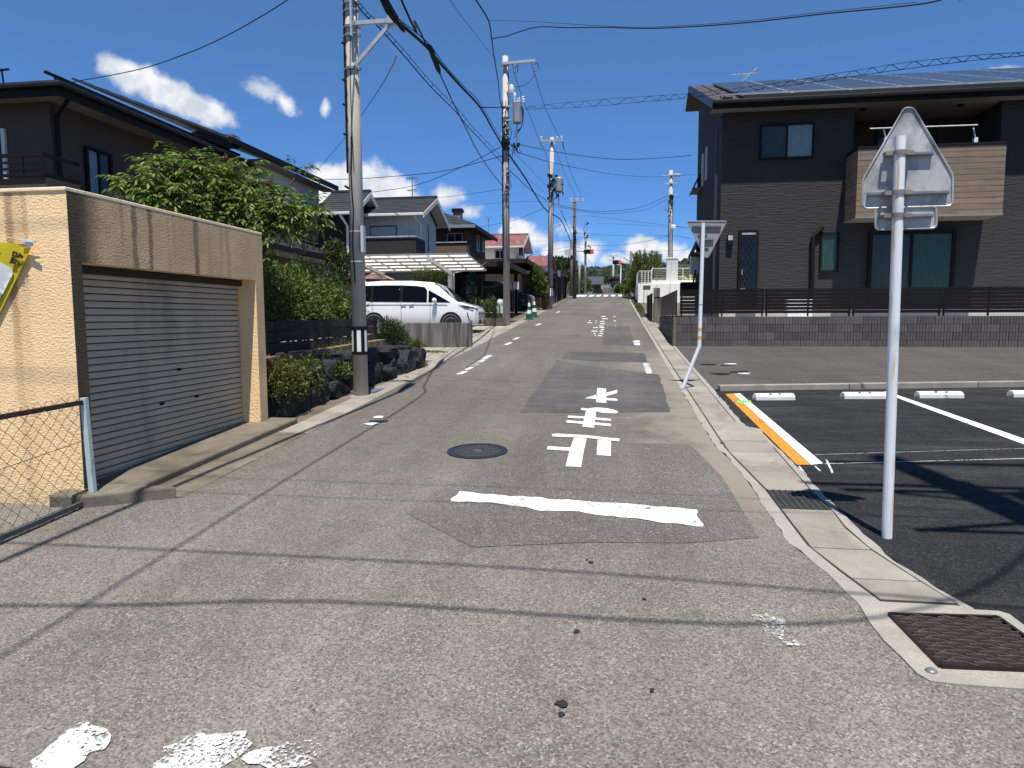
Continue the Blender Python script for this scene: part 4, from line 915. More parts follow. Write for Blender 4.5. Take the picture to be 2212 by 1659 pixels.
rf = MB(); courses_x(rf, 22.9, 28.6, -11.6, 4.62, -12.34, 4.95, 3); rf.build('canopy_roof', TILE, ch)
MB().box(-11.62, 22.9, 4.44, -11.5, 28.6, 4.6).build('canopy_gutter', DARKM, ch)

# --- grey house with the charcoal balcony
FYG = 27.0
p_r, p_l, rg_, re = aY(914.6, 462, FYG), aY(781, 464, FYG), aY(938, 434, FYG+2.15), aY(958, 490, FYG+4.3)
gh = thing('house', 'grey rendered house with a charcoal balcony and grey tiled gable roof', 'house', (p_l.x, FYG, gz(27)))
ze, zr_ = p_r.z, rg_.z+.05; xr = p_r.x; xl = p_l.x-1.2; wyf = FYG+.55
def gable_house(par, xl, xr, yf, yb, ze, zr, ov, base, wall, trim, ncourse, gutter=True, gut_m=None, tile=TILE):
    ym = (yf+yb)/2
    MB().box(xl, yf+ov, base, xr-ov, yb-ov, ze+.02).build('wall', wall, par)
    rise = (zr-ze)/(ym-yf); zg = ze+rise*ov*.0
    MB().prism([(xr-ov, yf+ov, ze+.02), (xr-ov, yb-ov, ze+.02), (xr-ov, ym, zr-rise*ov*.6-.06)], (-.3, 0, 0)).build('gable_wall', wall, par)
    rf = MB(); courses(rf, xl, xr, yf, ze+.06, ym, zr+.06, ncourse); courses(rf, xl, xr, yb, ze+.06, ym, zr+.06, ncourse); rf.bar((xl, ym, zr+.10), (xr, ym, zr+.10), .2, .09); rf.build('roof', tile, par)
    bg = MB()
    for y in (yf, yb): bg.hexa([(xr-.03, y, ze-.14), (xr+.02, y, ze-.14), (xr+.02, ym, zr-.14), (xr-.03, ym, zr-.14), (xr-.03, y, ze+.05), (xr+.02, y, ze+.05), (xr+.02, ym, zr+.05), (xr-.03, ym, zr+.05)])
    bg.build('barge_board', trim, par)
    sf = MB()
    for y in (yf, yb): sf.poly([(xr-.03, y, ze-.02), (xr-ov, y, ze-.02), (xr-ov, ym, zr-.02), (xr-.03, ym, zr-.02)])
    sf.build('verge_soffit', trim, par)
    if gutter: MB().box(xl, yf-.10, ze-.06, xr, yf+.02, ze+.05).build('gutter', gut_m or trim, par, bevel=.02)
gable_house(gh, xl, xr, FYG, FYG+4.3, ze, zr_, .5, .8, SID_G, TRIMW, 10)
w0, w1 = aY(800, 530, wyf), aY(858, 487, wyf)
window(gh, '-y', wyf, w0.x, w1.x, aY(830, 512, wyf).z, w1.z, 2, FR_W, GL_D, None, .045, .05)
b0, b1, b2 = aY(781, 514, FYG-.7), aY(899, 512, FYG-.7), aY(899, 548, FYG-.7)
MB().box(b0.x-.4, FYG-.75, b2.z-.5, b1.x, FYG+.549, b1.z-.03).build('balcony', SID_D, gh)
MB().box(b0.x-.4, FYG-.80, b1.z, b1.x+.04, FYG-.72, b1.z+.05).build('balcony_rail', ALU, gh)
MB().box(b1.x-.04, FYG-.719, b1.z, b1.x+.04, FYG+.549, b1.z+.05).build('balcony_rail', ALU, gh)
dp = aY(905, 470, FYG+.4); MB().tube([(dp.x-.1, FYG-.02, ze-.05), (dp.x+.05, wyf-.06, ze-.35), (dp.x+.05, wyf-.06, 1.5)], .045, 6).build('downpipe', TRIMW, gh)
s0 = aX(923, 495, xr-.5); window(gh, '+x', xr-.5, s0.y-.16, s0.y+.16, s0.z-1.0, s0.z+.25, 1, TRIMW, GL_D, None, .05, .05)
MB().lathe([(.10, 0), (.10, .06)], (0, 0, 0), 10).build('vent_hood', TRIMW, gh).location = Vector((aY(888, 490, wyf).x, wyf-.03, aY(888, 490, wyf).z))-gh.location
# left charcoal wing
FYL = 25.4; q_r, q_l, q_g = aY(752, 460, FYL), aY(690, 460, FYL), aY(797, 417, FYL+2.0)
lw = thing('house', 'charcoal house with white gutter and downpipe just left of the grey gabled house', 'house', (q_l.x, FYL, gz(25)))
gable_house(lw, q_l.x-.25, q_r.x+.25, FYL, FYL+3.6, q_r.z, aY(770, 419, FYL+1.8).z, .4, .8, SID_D, TRIMW, 9)
MB().tube([(aY(735, 462, FYL).x, FYL-.04, q_r.z-.06), (aY(749, 480, FYL+.3).x, FYL+.34, q_r.z-.42), (aY(750, 500, FYL+.3).x, FYL+.34, 1.5)], .05, 6).build('downpipe', TRIMW, lw)
v_ = aY(714, 483, FYL+.4); MB().box(v_.x-.1, FYL+.34, v_.z-.1, v_.x+.1, FYL+.398, v_.z+.1).build('vent', TRIMW, lw)
at = aY(891, 437, 30.); an = thing('tv_antenna', 'tall thin TV antenna mast above the grey gabled house', 'antenna', at)
MB().tube([(at.x, at.y, at.z-.3), (at.x, at.y, at.z+1.1)], .02, 5).build('mast', GALV, an)
for dz, L in ((1.0, .42), (.5, .36)):
    mb = MB(); mb.bar((at.x-L*.6, at.y, at.z+dz), (at.x+L*.5, at.y, at.z+dz+.05), .016, .016)
    for k in range(6): mb.bar((at.x-L*.55+k*L*.2, at.y-.22, at.z+dz+.0), (at.x-L*.55+k*L*.2, at.y+.22, at.z+dz), .014, .014)
    mb.build('element_array', GALV, an)

# --- dark brown hip-roofed house
HY = 33.0; c0 = aY(1024, 485, HY); hx_ = c0.x
nh = thing('house', 'dark brown house with hipped tiled roof, chimney and tan balcony front', 'house', (hx_-.55, HY+.5, gz(33)))
zE = c0.z; ax2 = aY(946, 450, HY+2.9); yb = HY+6.2
MB().box(hx_-8, HY+.55, 1.2, hx_-.55, yb-.5, zE).build('wall', BRN, nh)
rf = MB(); R1 = (hx_-2.9, HY+2.95, ax2.z); R2 = (hx_-8, HY+2.95, ax2.z)
nC = 11
for k in range(nC):
    a, b = k/nC, (k+1)/nC
    L_ = lambda P, Q, t: tuple(P[i]*(1-t)+Q[i]*t for i in range(3))
    A, B, Cc, Dd = (hx_, HY, zE), (hx_, yb, zE), (hx_-8, HY, zE), (hx_-8, yb, zE)
    for (p, q, r, s_) in ((A, R1, Cc, R2), (B, R1, A, R1)):
        w0_, w1_, w2_, w3_ = L_(p, q, a), L_(r, s_, a), L_(r, s_, b), L_(p, q, b)
        rf.prism([(w0_[0], w0_[1], w0_[2]+.03), (w1_[0], w1_[1], w1_[2]+.03), w2_, w3_], (0, 0, .035))
rf.build('roof', TILE, nh)
MB().box(hx_-8, HY-.08, zE-.14, hx_+.06, HY+.0, zE+.01).build('gutter', FR_W, nh); MB().box(hx_-.0, HY+.001, zE-.16, hx_+.06, yb, zE+.01).build('gutter', DARKM, nh)
MB().box(hx_-8, HY+.001, zE-.08, hx_-.01, yb, zE-.05).build('soffit', mat('dark_soffit', (.06, .05, .045), .8), nh)
kc = aY(989, 470, HY+2.6); MB().box(kc.x-.2, kc.y-.2, kc.z-.6, kc.x+.2, kc.y+.2, kc.z+.25).build('chimney', mat('chimney_render', (.35, .25, .2), .9), nh); MB().box(kc.x-.26, kc.y-.26, kc.z+.25, kc.x+.26, kc.y+.26, kc.z+.42).build('chimney_cap', DARKM, nh)
ww, w1 = aY(966, 520, HY+.55), aY(1000, 503, HY+.55); window(nh, '-y', HY+.55, ww.x, w1.x, aY(980, 525, HY+.55).z, w1.z, 2, FR_W, GL_D, None, .04, .05)
bb0, bb1 = aY(940, 531, HY-.3), aY(1008, 531, HY-.3)
MB().box(bb0.x-2, HY-.35, aY(990, 560, HY-.3).z, bb1.x, HY+.549, bb0.z).build('balcony', TANP, nh); MB().box(bb0.x-2, HY-.38, bb0.z+.12, bb1.x+.02, HY-.32, bb0.z+.17).build('balcony_rail', ALU, nh); 
MB().box(bb0.x-2, HY-.36, bb0.z+.001, bb1.x+.02, HY-.30, bb0.z+.05).build('balcony_cap', DARKM, nh)
for (u0, v0) in ((1031, 524), (1043, 527)): p = aX(u0, v0, hx_-.55); window(nh, '+x', hx_-.55, p.y-.28, p.y+.28, p.z-.45, p.z+.45, 1, TRIMW, GL_D, None, .07, .06)
ap_ = aY(1055, 470, 40); an = thing('tv_antenna', 'thin TV antenna between the hipped brown roof and the pink roof', 'antenna', ap_); MB().tube([ap_, ap_+Vector((0, 0, -1.2))], .018, 5).build('mast', GALV, an); MB().bar(ap_-Vector((.18, 0, 0)), ap_+Vector((.18, 0, 0)), .02, .02).build('boom', GALV, an); MB().bar(ap_-Vector((0, .3, .1)), ap_+Vector((0, .3, -.1)), .02, .02).build('elements', GALV, an)

# --- ivory house with the pink roof, and its pink annex
PY = 47.; pe, pr = aY(1113, 533, PY), aY(1130, 508, PY+2.6)
ph = thing('house', 'ivory house with a faded pink tiled roof beyond the utility poles', 'house', (pe.x-2, PY, gz(47)))
gable_house(ph, aY(1050, 535, PY).x-2.5, pe.x+.55, PY, PY+5.4, pe.z, aY(1125, 509, PY+2.7).z, .55, 1.5, CREAM2, TRIMW, 9, True, TRIMW, TILE_P)
w0, w1 = aY(1069, 562, PY+.55), aY(1101, 535, PY+.55); window(ph, '-y', PY+.55, w0.x, w1.x-.3, aY(1080, 558, PY).z, w1.z-.15, 2, FR_W, GL_D, None, .06, .06)
p = aX(1125, 545, pe.x); window(ph, '+x', pe.x, p.y-.9, p.y+.6, p.z-.7, p.z+.4, 2, FR_B, GL_D, None, .06, .06)
a0 = aY(1055, 575, PY-1.6); MB().box(a0.x-1.5, PY-1.4, a0.z-.6, pe.x-.25, PY+.549, aY(1080, 568, PY-1.5).z).build('balcony', CREAM, ph)
acp = aX(1126, 565, pe.x+.25); MB().box(pe.x+.02, acp.y-.4, acp.z-.3, pe.x+.4, acp.y+.4, acp.z+.35).build('air_conditioner', TRIMW, ph)
ah = thing('house', 'low annex with a pink tiled roof right of the ivory house', 'house', (pe.x+1, PY+1, gz(48)))
r0, r1, r2 = aY(1120, 576, PY+.5), aY(1183, 575, PY+.5), aY(1180, 553, PY+4)
MB().box(pe.x+.6, PY+1.0, 1.5, r1.x-.4, PY+7, r1.z).build('wall', CREAM2, ah)
rf = MB(); courses(rf, pe.x+.3, r1.x+.0, PY+.5, r1.z+.02, PY+4, r2.z, 9); courses(rf, pe.x+.3, r1.x, PY+7.5, r1.z+.02, PY+4, r2.z, 6); rf.build('roof', TILE_P, ah)
MB().prism([(r1.x-.41, PY+1, r1.z), (r1.x-.41, PY+7, r1.z), (r1.x-.41, PY+4, r2.z-.1)], (-.2, 0, 0)).build('gable_wall', CREAM2, ah)

# ================================================================== LEFT FOREGROUND STRUCTURES
lwall = thing('concrete_wall', 'low streaked grey concrete wall in front of the parked van', 'wall', (-3.7, 17.5, gz(17.5)))
MB().prism([(-6.35, 17.52, gz(17.5)-.1), (-3.68, 17.52, gz(17.5)-.1), (-3.68, 17.52, 1.66), (-6.35, 17.52, 1.66)], (0, .13, 0)).build('wall_panel', CONC_S, lwall, bevel=.01)
MB().box(-3.70, 17.66, gz(17.6)-.1, -3.67, 17.70, 1.72).build('end_post', GALV, lwall)
wd = thing('weed_clump', 'small weeds growing at the foot of the streaked concrete wall', 'weeds', (-5.0, 17.4, gz(17.4)))
n_ = 160; P_ = np.stack([np.random.normal(-5.1, .08, n_), np.random.uniform(17.38, 17.48, n_), np.full(n_, gz(17.4))], 1); v, f = leaves(P_, rdir(n_, 2.), rdir(n_), np.random.uniform(.06, .30, n_), np.full(n_, .012)); leafmesh('blades', v, f, L_MOSS, wd)
n_ = 700; P_ = np.stack([np.random.normal(-4.9, .45, n_), np.random.normal(16.3, .08, n_), np.full(n_, gz(16.3))], 1); v, f = leaves(P_, rdir(n_, 1.2), rdir(n_), np.random.uniform(.03, .08, n_), np.full(n_, .012)); o = leafmesh('driveway_weeds', v, f, L_MOSS); o['kind'] = 'stuff'

# --- parked van, nose towards the street
PAINT = mat('pearl_white_paint', (.78, .79, .79), .22, .5, 0, (2, .02), coat=.6)
VGLASS = mat('privacy_glass', (.004, .004, .005), .08, .2); WSG = mat('windscreen_glass', (.03, .045, .06), .03, .7); RUB = mat('tyre_rubber', (.02, .02, .02), .85); CHR = mat('chrome', (.55, .56, .57), .12, .5, 1.); BPL = mat('black_plastic', (.012, .012, .013), .4)
K = .872
van = thing('parked_van', 'white minivan parked nose-out behind the low concrete wall', 'van', (-4.32-4.695*K, 22.35, 1.325))
def V3(x, y, z): return (x*K, y*K, z*K)
# stations: x from tail, half width, floor z, belt z, roof z
stn = [(0.02, .80, .42, 1.05, 1.42), (.10, .84, .34, 1.07, 1.74), (.45, .862, .26, 1.08, 1.86), (1.2, .865, .24, 1.08, 1.895), (2.2, .865, .24, 1.07, 1.885), (2.9, .865, .24, 1.06, 1.83), (3.25, .865, .24, 1.055, 1.70), (3.60, .863, .24, 1.05, 1.40), (3.95, .86, .24, 1.03, 1.10), (4.15, .85, .24, .98, 1.045), (4.40, .82, .24, .92, .985), (4.58, .76, .26, .80, .93), (4.675, .66, .30, .72, .80), (4.695, .60, .40, .60, .66)]
mb = MB(); nring = 12
for x, w, fz_, bz, rz_ in stn:
    ins = max(0, (rz_-bz))*.17
    ring = [(0, fz_), (w*.9, fz_), (w*.985, fz_+.10), (w, (fz_+bz)/2+.06), (w*.985, bz), (w*.985-ins*.55, bz+(rz_-bz)*.6), (w*.93-ins, rz_-.07*min(1, (rz_-bz)*3)), (w*.72-ins, rz_-.015), (0, rz_)]
    full = ring+[(-y, z) for y, z in ring[-2:0:-1]]
    mb.v += [V3(x, y, z) for y, z in full]; nring = len(full)
for i in range(len(stn)-1):
    for k in range(nring): q = (k+1) % nring; mb.f.append((i*nring+k, i*nring+q, (i+1)*nring+q, (i+1)*nring+k))
mb.f.append(tuple(range(nring))); mb.f.append(tuple(range((len(stn)-1)*nring, len(stn)*nring)))
body = mb.build('body', PAINT, van, smooth=True, local=True)
def side_y(x, z):
    xs = [s_[0] for s_ in stn]; w = np.interp(x, xs, [s_[1] for s_ in stn]); bz = np.interp(x, xs, [s_[3] for s_ in stn]); rz_ = np.interp(x, xs, [s_[4] for s_ in stn])
    if z <= bz: return w*.99
    ins = (rz_-bz)*.17; t = (z-bz)/max(rz_-bz, .01)
    return w*.985-ins*.55*min(t/.6, 1)-(max(t-.6, 0)/.4)*(ins*.45+w*.055*.6)
def sidepanel(pts, m, name, off=.012, par=None, both=True):
    for s_ in ((-1, 1) if both else (-1,)):
        # fan of small quads so the panel follows the body side
        q = [Vector((x, 0, z)) for x, z in pts]; n = len(q); c = sum(q, Vector())/n; mb = MB()
        rings = 4
        for r_ in range(rings+1):
            for k in range(n): p = c+(q[k]-c)*(r_/rings); mb.v.append(V3(p.x, s_*(side_y(p.x, p.z)+off), p.z))
        for r_ in range(rings):
            for k in range(n): k2 = (k+1) % n; mb.f.append((r_*n+k, r_*n+k2, (r_+1)*n+k2, (r_+1)*n+k))
        mb.build(name, m, par or van, local=True)
sidepanel([(.14, 1.22), (.30, 1.17), (.75, 1.12), (.75, 1.70), (.22, 1.70)], VGLASS, 'side_window'); sidepanel([(.82, 1.115), (1.25, 1.11), (1.85, 1.10), (1.85, 1.70), (1.3, 1.71), (.82, 1.70)], VGLASS, 'side_window')
sidepanel([(1.92, 1.10), (2.4, 1.09), (2.85, 1.085), (2.85, 1.50), (2.75, 1.63), (2.4, 1.68), (1.92, 1.70)], VGLASS, 'side_window'); sidepanel([(2.90, 1.085), (3.3, 1.08), (3.72, 1.07), (3.35, 1.28), (3.02, 1.46), (2.90, 1.52)], VGLASS, 'side_window')
for a, b in ((.78, 0), (1.885, 0)): sidepanel([(a-.06, 1.11), (a+.06, 1.11), (a+.06, 1.705), (a-.06, 1.705)], BPL, 'window_pillar', .015)
ws = MB()
for i, (x, z, w) in enumerate(((3.05, 1.775, .58), (3.3, 1.665, .63), (3.62, 1.385, .685), (3.93, 1.125, .73))):
    for t in np.linspace(-1, 1, 7): ws.v.append(V3(x+.01-.10*t*t*0, t*w, z+.022-.018*t*t))
for i in range(3):
    for k in range(6): a = i*7+k; ws.f.append((a, a+1, a+8, a+7))
ws.build('windscreen', WSG, van, smooth=True, local=True)
for s_ in (-1, 1):
    for x in (.86, 3.72):
        arch = MB()
        for k in range(15):
            t = math.pi*k/14; arch.v += [V3(x+.40*math.cos(t), s_*.873, .34+.40*math.sin(t)), V3(x+.33*math.cos(t), s_*.876, .32+.34*math.sin(t))]
        arch.f = [(2*k, 2*k+2, 2*k+3, 2*k+1) for k in range(14)]; arch.build('wheel_arch', BPL, van, local=True)
        wl = MB(); wl.tube([V3(x, s_*.62, .315), V3(x, s_*.64, .315), V3(x, s_*.872, .315), V3(x, s_*.885, .315)], [.27*K, .315*K, .315*K, .29*K], 24); wo_ = wl.build('wheel', RUB, van, local=True)
        rm = MB(); rm.disc(V3(x, s_*.884, .315), .215*K, 24, 'y')
        rm.build('rim_back', DARKM, wo_, local=True)
        rm = MB()
        for k in range(10): t = 2*math.pi*k/10; rm.bar(V3(x, s_*.890, .315), V3(x+.205*math.cos(t), s_*.890, .315+.205*math.sin(t)), .024, .012, (0, 1, 0))
        rm.tube([V3(x+.21*math.cos(2*math.pi*k/20), s_*.888, .315+.21*math.sin(2*math.pi*k/20)) for k in range(21)], .012*K, 5); rm.build('rim', CHR, wo_, local=True)
    mi = MB(); mi.ball(V3(3.16, s_*1.0, 1.15), (.09*K, .12*K, .09*K), 10, 6); mi.bar(V3(3.2, s_*.86, 1.08), V3(3.16, s_*.95, 1.10), .05, .04); mi.build('door_mirror', PAINT, van, smooth=True, local=True)
    for x in (1.98, 2.28):
        MB().bar(V3(x-.09, s_*.882, 1.0-.015), V3(x+.09, s_*.882, 1.0), .022, .03).build('door_handle', CHR, van, local=True)
    hl = MB(); hl.v = [V3(*p) for p in ((3.98, s_*.868, .99), (4.30, s_*.853, .955), (4.55, s_*.79, .90), (4.66, s_*.68, .845), (4.665, s_*.67, .785), (4.50, s_*.81, .80), (4.25, s_*.858, .87))]; hl.f = [(0, 1, 2, 3, 4, 5, 6)]; hl.build('headlight', mat('headlight_lens', (.06, .07, .08), .08, .7, .2), van, local=True)
    sm = MB()
    for (xa, za_, xb, zb2) in ((1.885, .30, 1.885, 1.08), (2.95, .30, 2.97, 1.06), (.80, .78, .80, 1.08)): sm.bar(V3(xa, s_*.868, za_), V3(xb, s_*.864, zb2), .012, .012)
    sm.bar(V3(.15, s_*.86, 1.005), V3(3.6, s_*.866, .995), .010, .010); sm.build('door_seam', mat('panel_gap', (.18, .18, .18), .8), van, local=True)
    sk_ = MB(); sk_.bar(V3(4.32, s_*.848, .72), V3(4.44, s_*.82, .30), .03, .02); sk_.build('bumper_blade', DARKM, van, local=True)
for z, w in ((.72, .60), (.62, .62), (.52, .60), (.42, .55)): MB().bar(V3(4.70, -w, z), V3(4.70, w, z), .02, .045).build('grille_bar', CHR if z > .45 else BPL, van, local=True)
MB().box(4.66*K, -.6*K, .30*K, 4.694*K, .6*K, .74*K).build('grille', BPL, van, local=True)
MB().box(4.70*K, -.17*K, .36*K, 4.712*K, .17*K, .52*K).build('number_plate', WHITEM, van, local=True)
MB().tube([V3(.25, 0, 1.86), V3(.1, 0, 1.95)], [.05, .015], 6).build('roof_fin', PAINT, van, local=True)

# --- white cantilever carport over the van
cy0, cy1 = 22.6, 26.0; cpz0, cpz1, cxr, cxl = aY(1003, 548, cy0).z, aY(1028, 584, cy1).z, -4.85, -11
cpt = thing('carport', 'white metal carport with translucent roof over the parked van', 'carport', (-5.2, 26., gz(26)))
CPW = mat('white_carport_metal', (.60, .61, .60), .5, .4)
PLY = mat('translucent_roof_sheet', (.88, .87, .80), .5, .3, transl=.8)
MB().poly([(cxl, cy0, cpz0+.03), (cxr, cy0, cpz0+.03), (cxr, cy1, cpz1+.03), (cxl, cy1, cpz1+.03)]).build('roof_sheet', PLY, cpt)
for k in range(6):
    t = k/5; y, z = cy0+(cy1-cy0)*t, cpz0+(cpz1-cpz0)*t; MB().box(cxl, y-.03, z-.035, cxr, y+.03, z+.028).build('purlin', mat('tan_grey_purlin', (.36, .35, .32), .5, .4), cpt)  # purlins tan-grey, darker than the posts and rafters
for x in np.linspace(cxl, cxr, 10): MB().bar((x, cy0+.04, cpz0-.0), (x, cy1-.04, cpz1-.0), .03, .04).build('rafter', CPW, cpt)
for u in (972, 826):
    px_ = aY(u, 600, cy1-.1).x
    MB().box(px_-.07, cy1-.15, gz(26), px_+.07, cy1, cpz1-.05).build('post', CPW, cpt); MB().bar((px_, cy1-.1, cpz1-.11), (px_, cy0+.2, cpz0-.11), .10, .12).build('arm', CPW, cpt)
dpp = aY(980, 600, 26.1).x; MB().tube([(dpp+.3, 26.1, cpz1-.02), (dpp, 26.12, cpz1-.08), (dpp, 26.12, 1.5)], .03, 6).build('downpipe', CPW, cpt)
mc_ = MB(); mc_.prism([aY(1026, 586, 26.2), aY(1051, 567, 25.8), aY(1046, 571, 27.2), aY(1024, 590, 27.2)], (0, 0, .05)); tag(mc_.build('canopy_panel', mat('grey_metal_sheet', (.30, .32, .34), .4, .5, .4)), 'grey tilted metal canopy panel at the end of the white carport', 'canopy')
pz = aY(818, 590, 26.6); um = thing('parasol', 'pale pink garden parasol behind the white carport', 'parasol', (pz.x, 27., gz(27)))
PINK = mat('pink_parasol_cloth', (.66, .42, .40), .8, transl=.35); mb = MB(); apx = Vector((pz.x, 26.3, aY(815, 586, 26.3).z)); rimz = aY(850, 604, 26.3).z
for k in range(8):
    a, b = 2*math.pi*k/8, 2*math.pi*(k+1)/8; mb.poly([apx, (apx.x+.75*math.cos(a), apx.y+.75*math.sin(a), rimz), (apx.x+.75*math.cos(b), apx.y+.75*math.sin(b), rimz)])
mb.build('canopy', PINK, um); MB().tube([(apx.x, apx.y, gz(26)), apx], .02, 6).build('pole', ALU, um)
gb = thing('garden_tree', 'bright green rounded shrub under the white carport roof', 'bush', (aY(925, 600, 26.).x, 26., gz(26)))
c = aY(925, 598, 26.); trunk(gb, [(c.x, 26, gz(26)), (c.x, 26, c.z)], .05, .03); bush(gb, [((c.x, 26, c.z), (.62, .5, .42)), ((c.x-.2, 25.9, c.z-.35), (.5, .4, .35))], 3000, .07, .022, LEAF('bright_shrub_leaf', (.12, .19, .02), .4, (.2, .22, .03)), inner=.5)
c = aY(955, 604, 26.6); db = thing('garden_shrub', 'dark shrub right behind the bright green one under the carport', 'bush', (c.x, 26.6, gz(26.6))); bush(db, [((c.x, 26.6, c.z-.1), (.45, .4, .6))], 1500, .08, .02, L_TREE, inner=.3)
gw = thing('garden_wall', 'dark brown garden wall behind the parked van', 'wall', (-8, 26.9, gz(27))); MB().box(-12, 27.25, 1.3, -6.6, 27.4, 3.0).build('wall_panel', mat('dark_garden_wall', (.03, .028, .024), .9), gw)

# --- wire fence on a low block wall beyond the driveway
wf = thing('wire_fence', 'thin wire mesh fence on a low block wall beyond the driveway', 'fence', (-4.5, 25.2, gz(25)))
blk = mat('grey_brown_block', (.17, .14, .115), .9, rand=.12, noise=(7, .2), bump=(40, .004))
for r_ in range(2):
    for k in range(13):
        o = MB().box(-4.02-.39*(k+1)+.006+(.18 if r_ else 0), 25.06, gz(25)+.02+.13*r_, -4.02-.39*k+(.18 if r_ else 0)-(.18 if r_ and k == 0 else 0), 25.2, gz(25)+.145+.13*r_); o.build('block', blk, wf, bevel=.006)
mb = MB()
for k in range(46): x = -4.05-.11*k; mb.bar((x, 25.13, 1.78), (x, 25.13, 2.42), .008, .008)
for z in (1.8, 1.92, 2.05, 2.18, 2.3, 2.42): mb.bar((-4.05, 25.14, z), (-9.1, 25.14, z), .010, .010)
mb.build('wire_mesh', mat('brown_wire', (.07, .06, .05), .6), wf)
for k in range(6): MB().box(-4.1-k, 25.1, 1.7, -4.06-k, 25.16, 2.46).build('post', GALV, wf)
for (u, v, nm) in ((1062, 668, 'tall thin yellow-green climber on the wire mesh fence'), (1035, 672, 'low patchy plant behind the wire mesh fence')):
    c = aY(u, v, 25.5); t = thing('fence_plant', nm, 'plant', (c.x, 25.5, gz(25.5))); bush(t, [((c.x, 25.5, c.z), (.2, .22, .45)), ((c.x+.15, 25.5, c.z-.3), (.25, .2, .2)), ((c.x-.2, 25.4, c.z+.2), (.18, .2, .15))], 900, .09, .022, L_HED, inner=.2)
c = aY(1080, 660, 25.6); wmeter = thing('white_meter_box', 'small white box-shaped figure behind the wire fence by the second pole', 'garden ornament', c)
mb = MB(); mb.ball((c.x, c.y, c.z+.1), (.15, .13, .14), 8, 5); mb.box(c.x-.14, c.y-.1, c.z-.28, c.x-.03, c.y+.1, c.z); mb.box(c.x+.03, c.y-.1, c.z-.28, c.x+.14, c.y+.1, c.z); mb.build('body', WHITEM, wmeter)

# --- dark brown pergola-like carport with its car, piers, slatted screen
dc = thing('carport', 'long dark brown carport with slatted roof beyond the wire fence', 'carport', (-4.6, 30, gz(30)))
DKB = mat('brown_stained_timber', (.045, .026, .018), .75, rand=.2, noise=(4, .2))
for (ya, yb_, z) in ((27.6, 33.2, 3.84), (33.6, 39.6, 4.42)):
    MB().box(-10.5, ya, z+.10, -4.35, yb_, z+.13).build('roof_sheet', mat('dark_roof_sheet', (.05, .04, .035), .5, transl=.25), dc)
    for k in range(9): y = ya+.05+(yb_-ya-.1)*k/8; MB().box(-10.5, y-.03, z-.02, -4.35, y+.03, z+.099).build('rafter', DKB, dc)
    MB().box(-4.36, ya, z-.07, -4.28, yb_, z+.14).build('fascia', DKB, dc); MB().box(-10.5, ya-.06, z-.06, -4.28, ya-.001, z+.14).build('fascia', DKB, dc)
    for y, x in ((ya+.5, -9.6), (yb_-.6, -4.7), ((ya+yb_)/2, -8.2)): MB().box(x-.07, y-.07, gz(y), x+.07, y+.07, z-.02).build('post', DARKM, dc)
scr = thing('slatted_screen', 'brown rattan-look slatted screen behind the dark parked car', 'screen', (-5, 39, gz(39)))
y = 38.6; xA, xB = aY(1132, 625, y).x, aY(1174, 625, y).x; zA, zB = aY(1150, 637, y).z, aY(1150, 613, y).z
for k in range(9): z = zA+(zB-zA)*k/9; MB().box(xA, y, z, xB, y+.04, z+(zB-zA)/9*.72).build('slat', mat('rattan_brown', (.11, .085, .07), .85, rand=.25), scr)
MB().box(xA, y+.05, gz(y), xB, y+.2, zA).build('base_wall', mat('brown_plank_wall', (.085, .052, .032), .85, noise=(3, .2), bump=(20, .006)), scr)
for (u, vb, vt, Yp, lab) in ((1178, 668, 612, 36.3, 'brown brick pier beside the third utility pole'), (1000, 640, 603, 28.3, 'leftmost brown timber gate pier behind the van'), (1015, 640, 603, 28.4, 'second brown timber pier behind the van'), (1024, 640, 605, 28.6, 'third brown timber pier behind the van'), (1036, 640, 605, 28.8, 'fourth brown timber pier, nearest the second pole')):
    p, q = aY(u, vb, Yp), aY(u, vt, Yp); w_ = .16 if Yp > 35 else .09
    t = thing('gate_pier', lab, 'pier', (p.x, Yp, gz(Yp)), 'brown piers under the dark carport')
    MB().box(p.x-w_, Yp, gz(Yp), p.x+w_, Yp+.25, q.z).build('shaft', mat('pier_brick', (.16, .105, .075), .9, noise=(5, .2), bump=(16, .01)) if Yp > 35 else mat('red_brown_timber', (.075, .036, .024), .8), t, bevel=.01); MB().box(p.x-w_-.02, Yp-.02, q.z, p.x+w_+.02, Yp+.27, q.z+.05).build('cap', DKB, t)
# dark car half hidden under the dark carport
dcar = thing('parked_car', 'dark car with its bonnet showing under the dark carport', 'car', (aY(1139, 665, 35.2).x+.3, 35.3, gz(35.2)))
prof = [(0, .25), (0, .62), (-.06, .78), (-.5, .92), (-1.0, 1.0), (-1.7, 1.45), (-2.6, 1.5), (-3.6, 1.42), (-3.9, .95), (-3.95, .3)]
mb = MB(); mb.prism([(x, -.78, z) for x, z in prof], (0, 1.56, 0)); mb.build('body', mat('dark_grey_paint', (.03, .03, .032), .25, .5, .3, coat=.5), dcar, local=True, bevel=.06)
for s_ in (-1, 1):
    MB().ball((-.10, s_*.58, .70), (.09, .16, .09), 8, 5).build('headlight', mat('lamp_lens', (.6, .62, .62), .1, .6), dcar, local=True)
    for x in (-.75, -3.2): MB().tube([(x, s_*.70, .3), (x, s_*.8, .3)], .3, 16).build('wheel', RUB, dcar, local=True)
MB().box(-.01, -.2, .35, .012, .2, .48).build('number_plate', WHITEM, dcar, local=True); MB().box(-.01, -.5, .52, .01, .5, .62).build('grille', CHR, dcar, local=True)
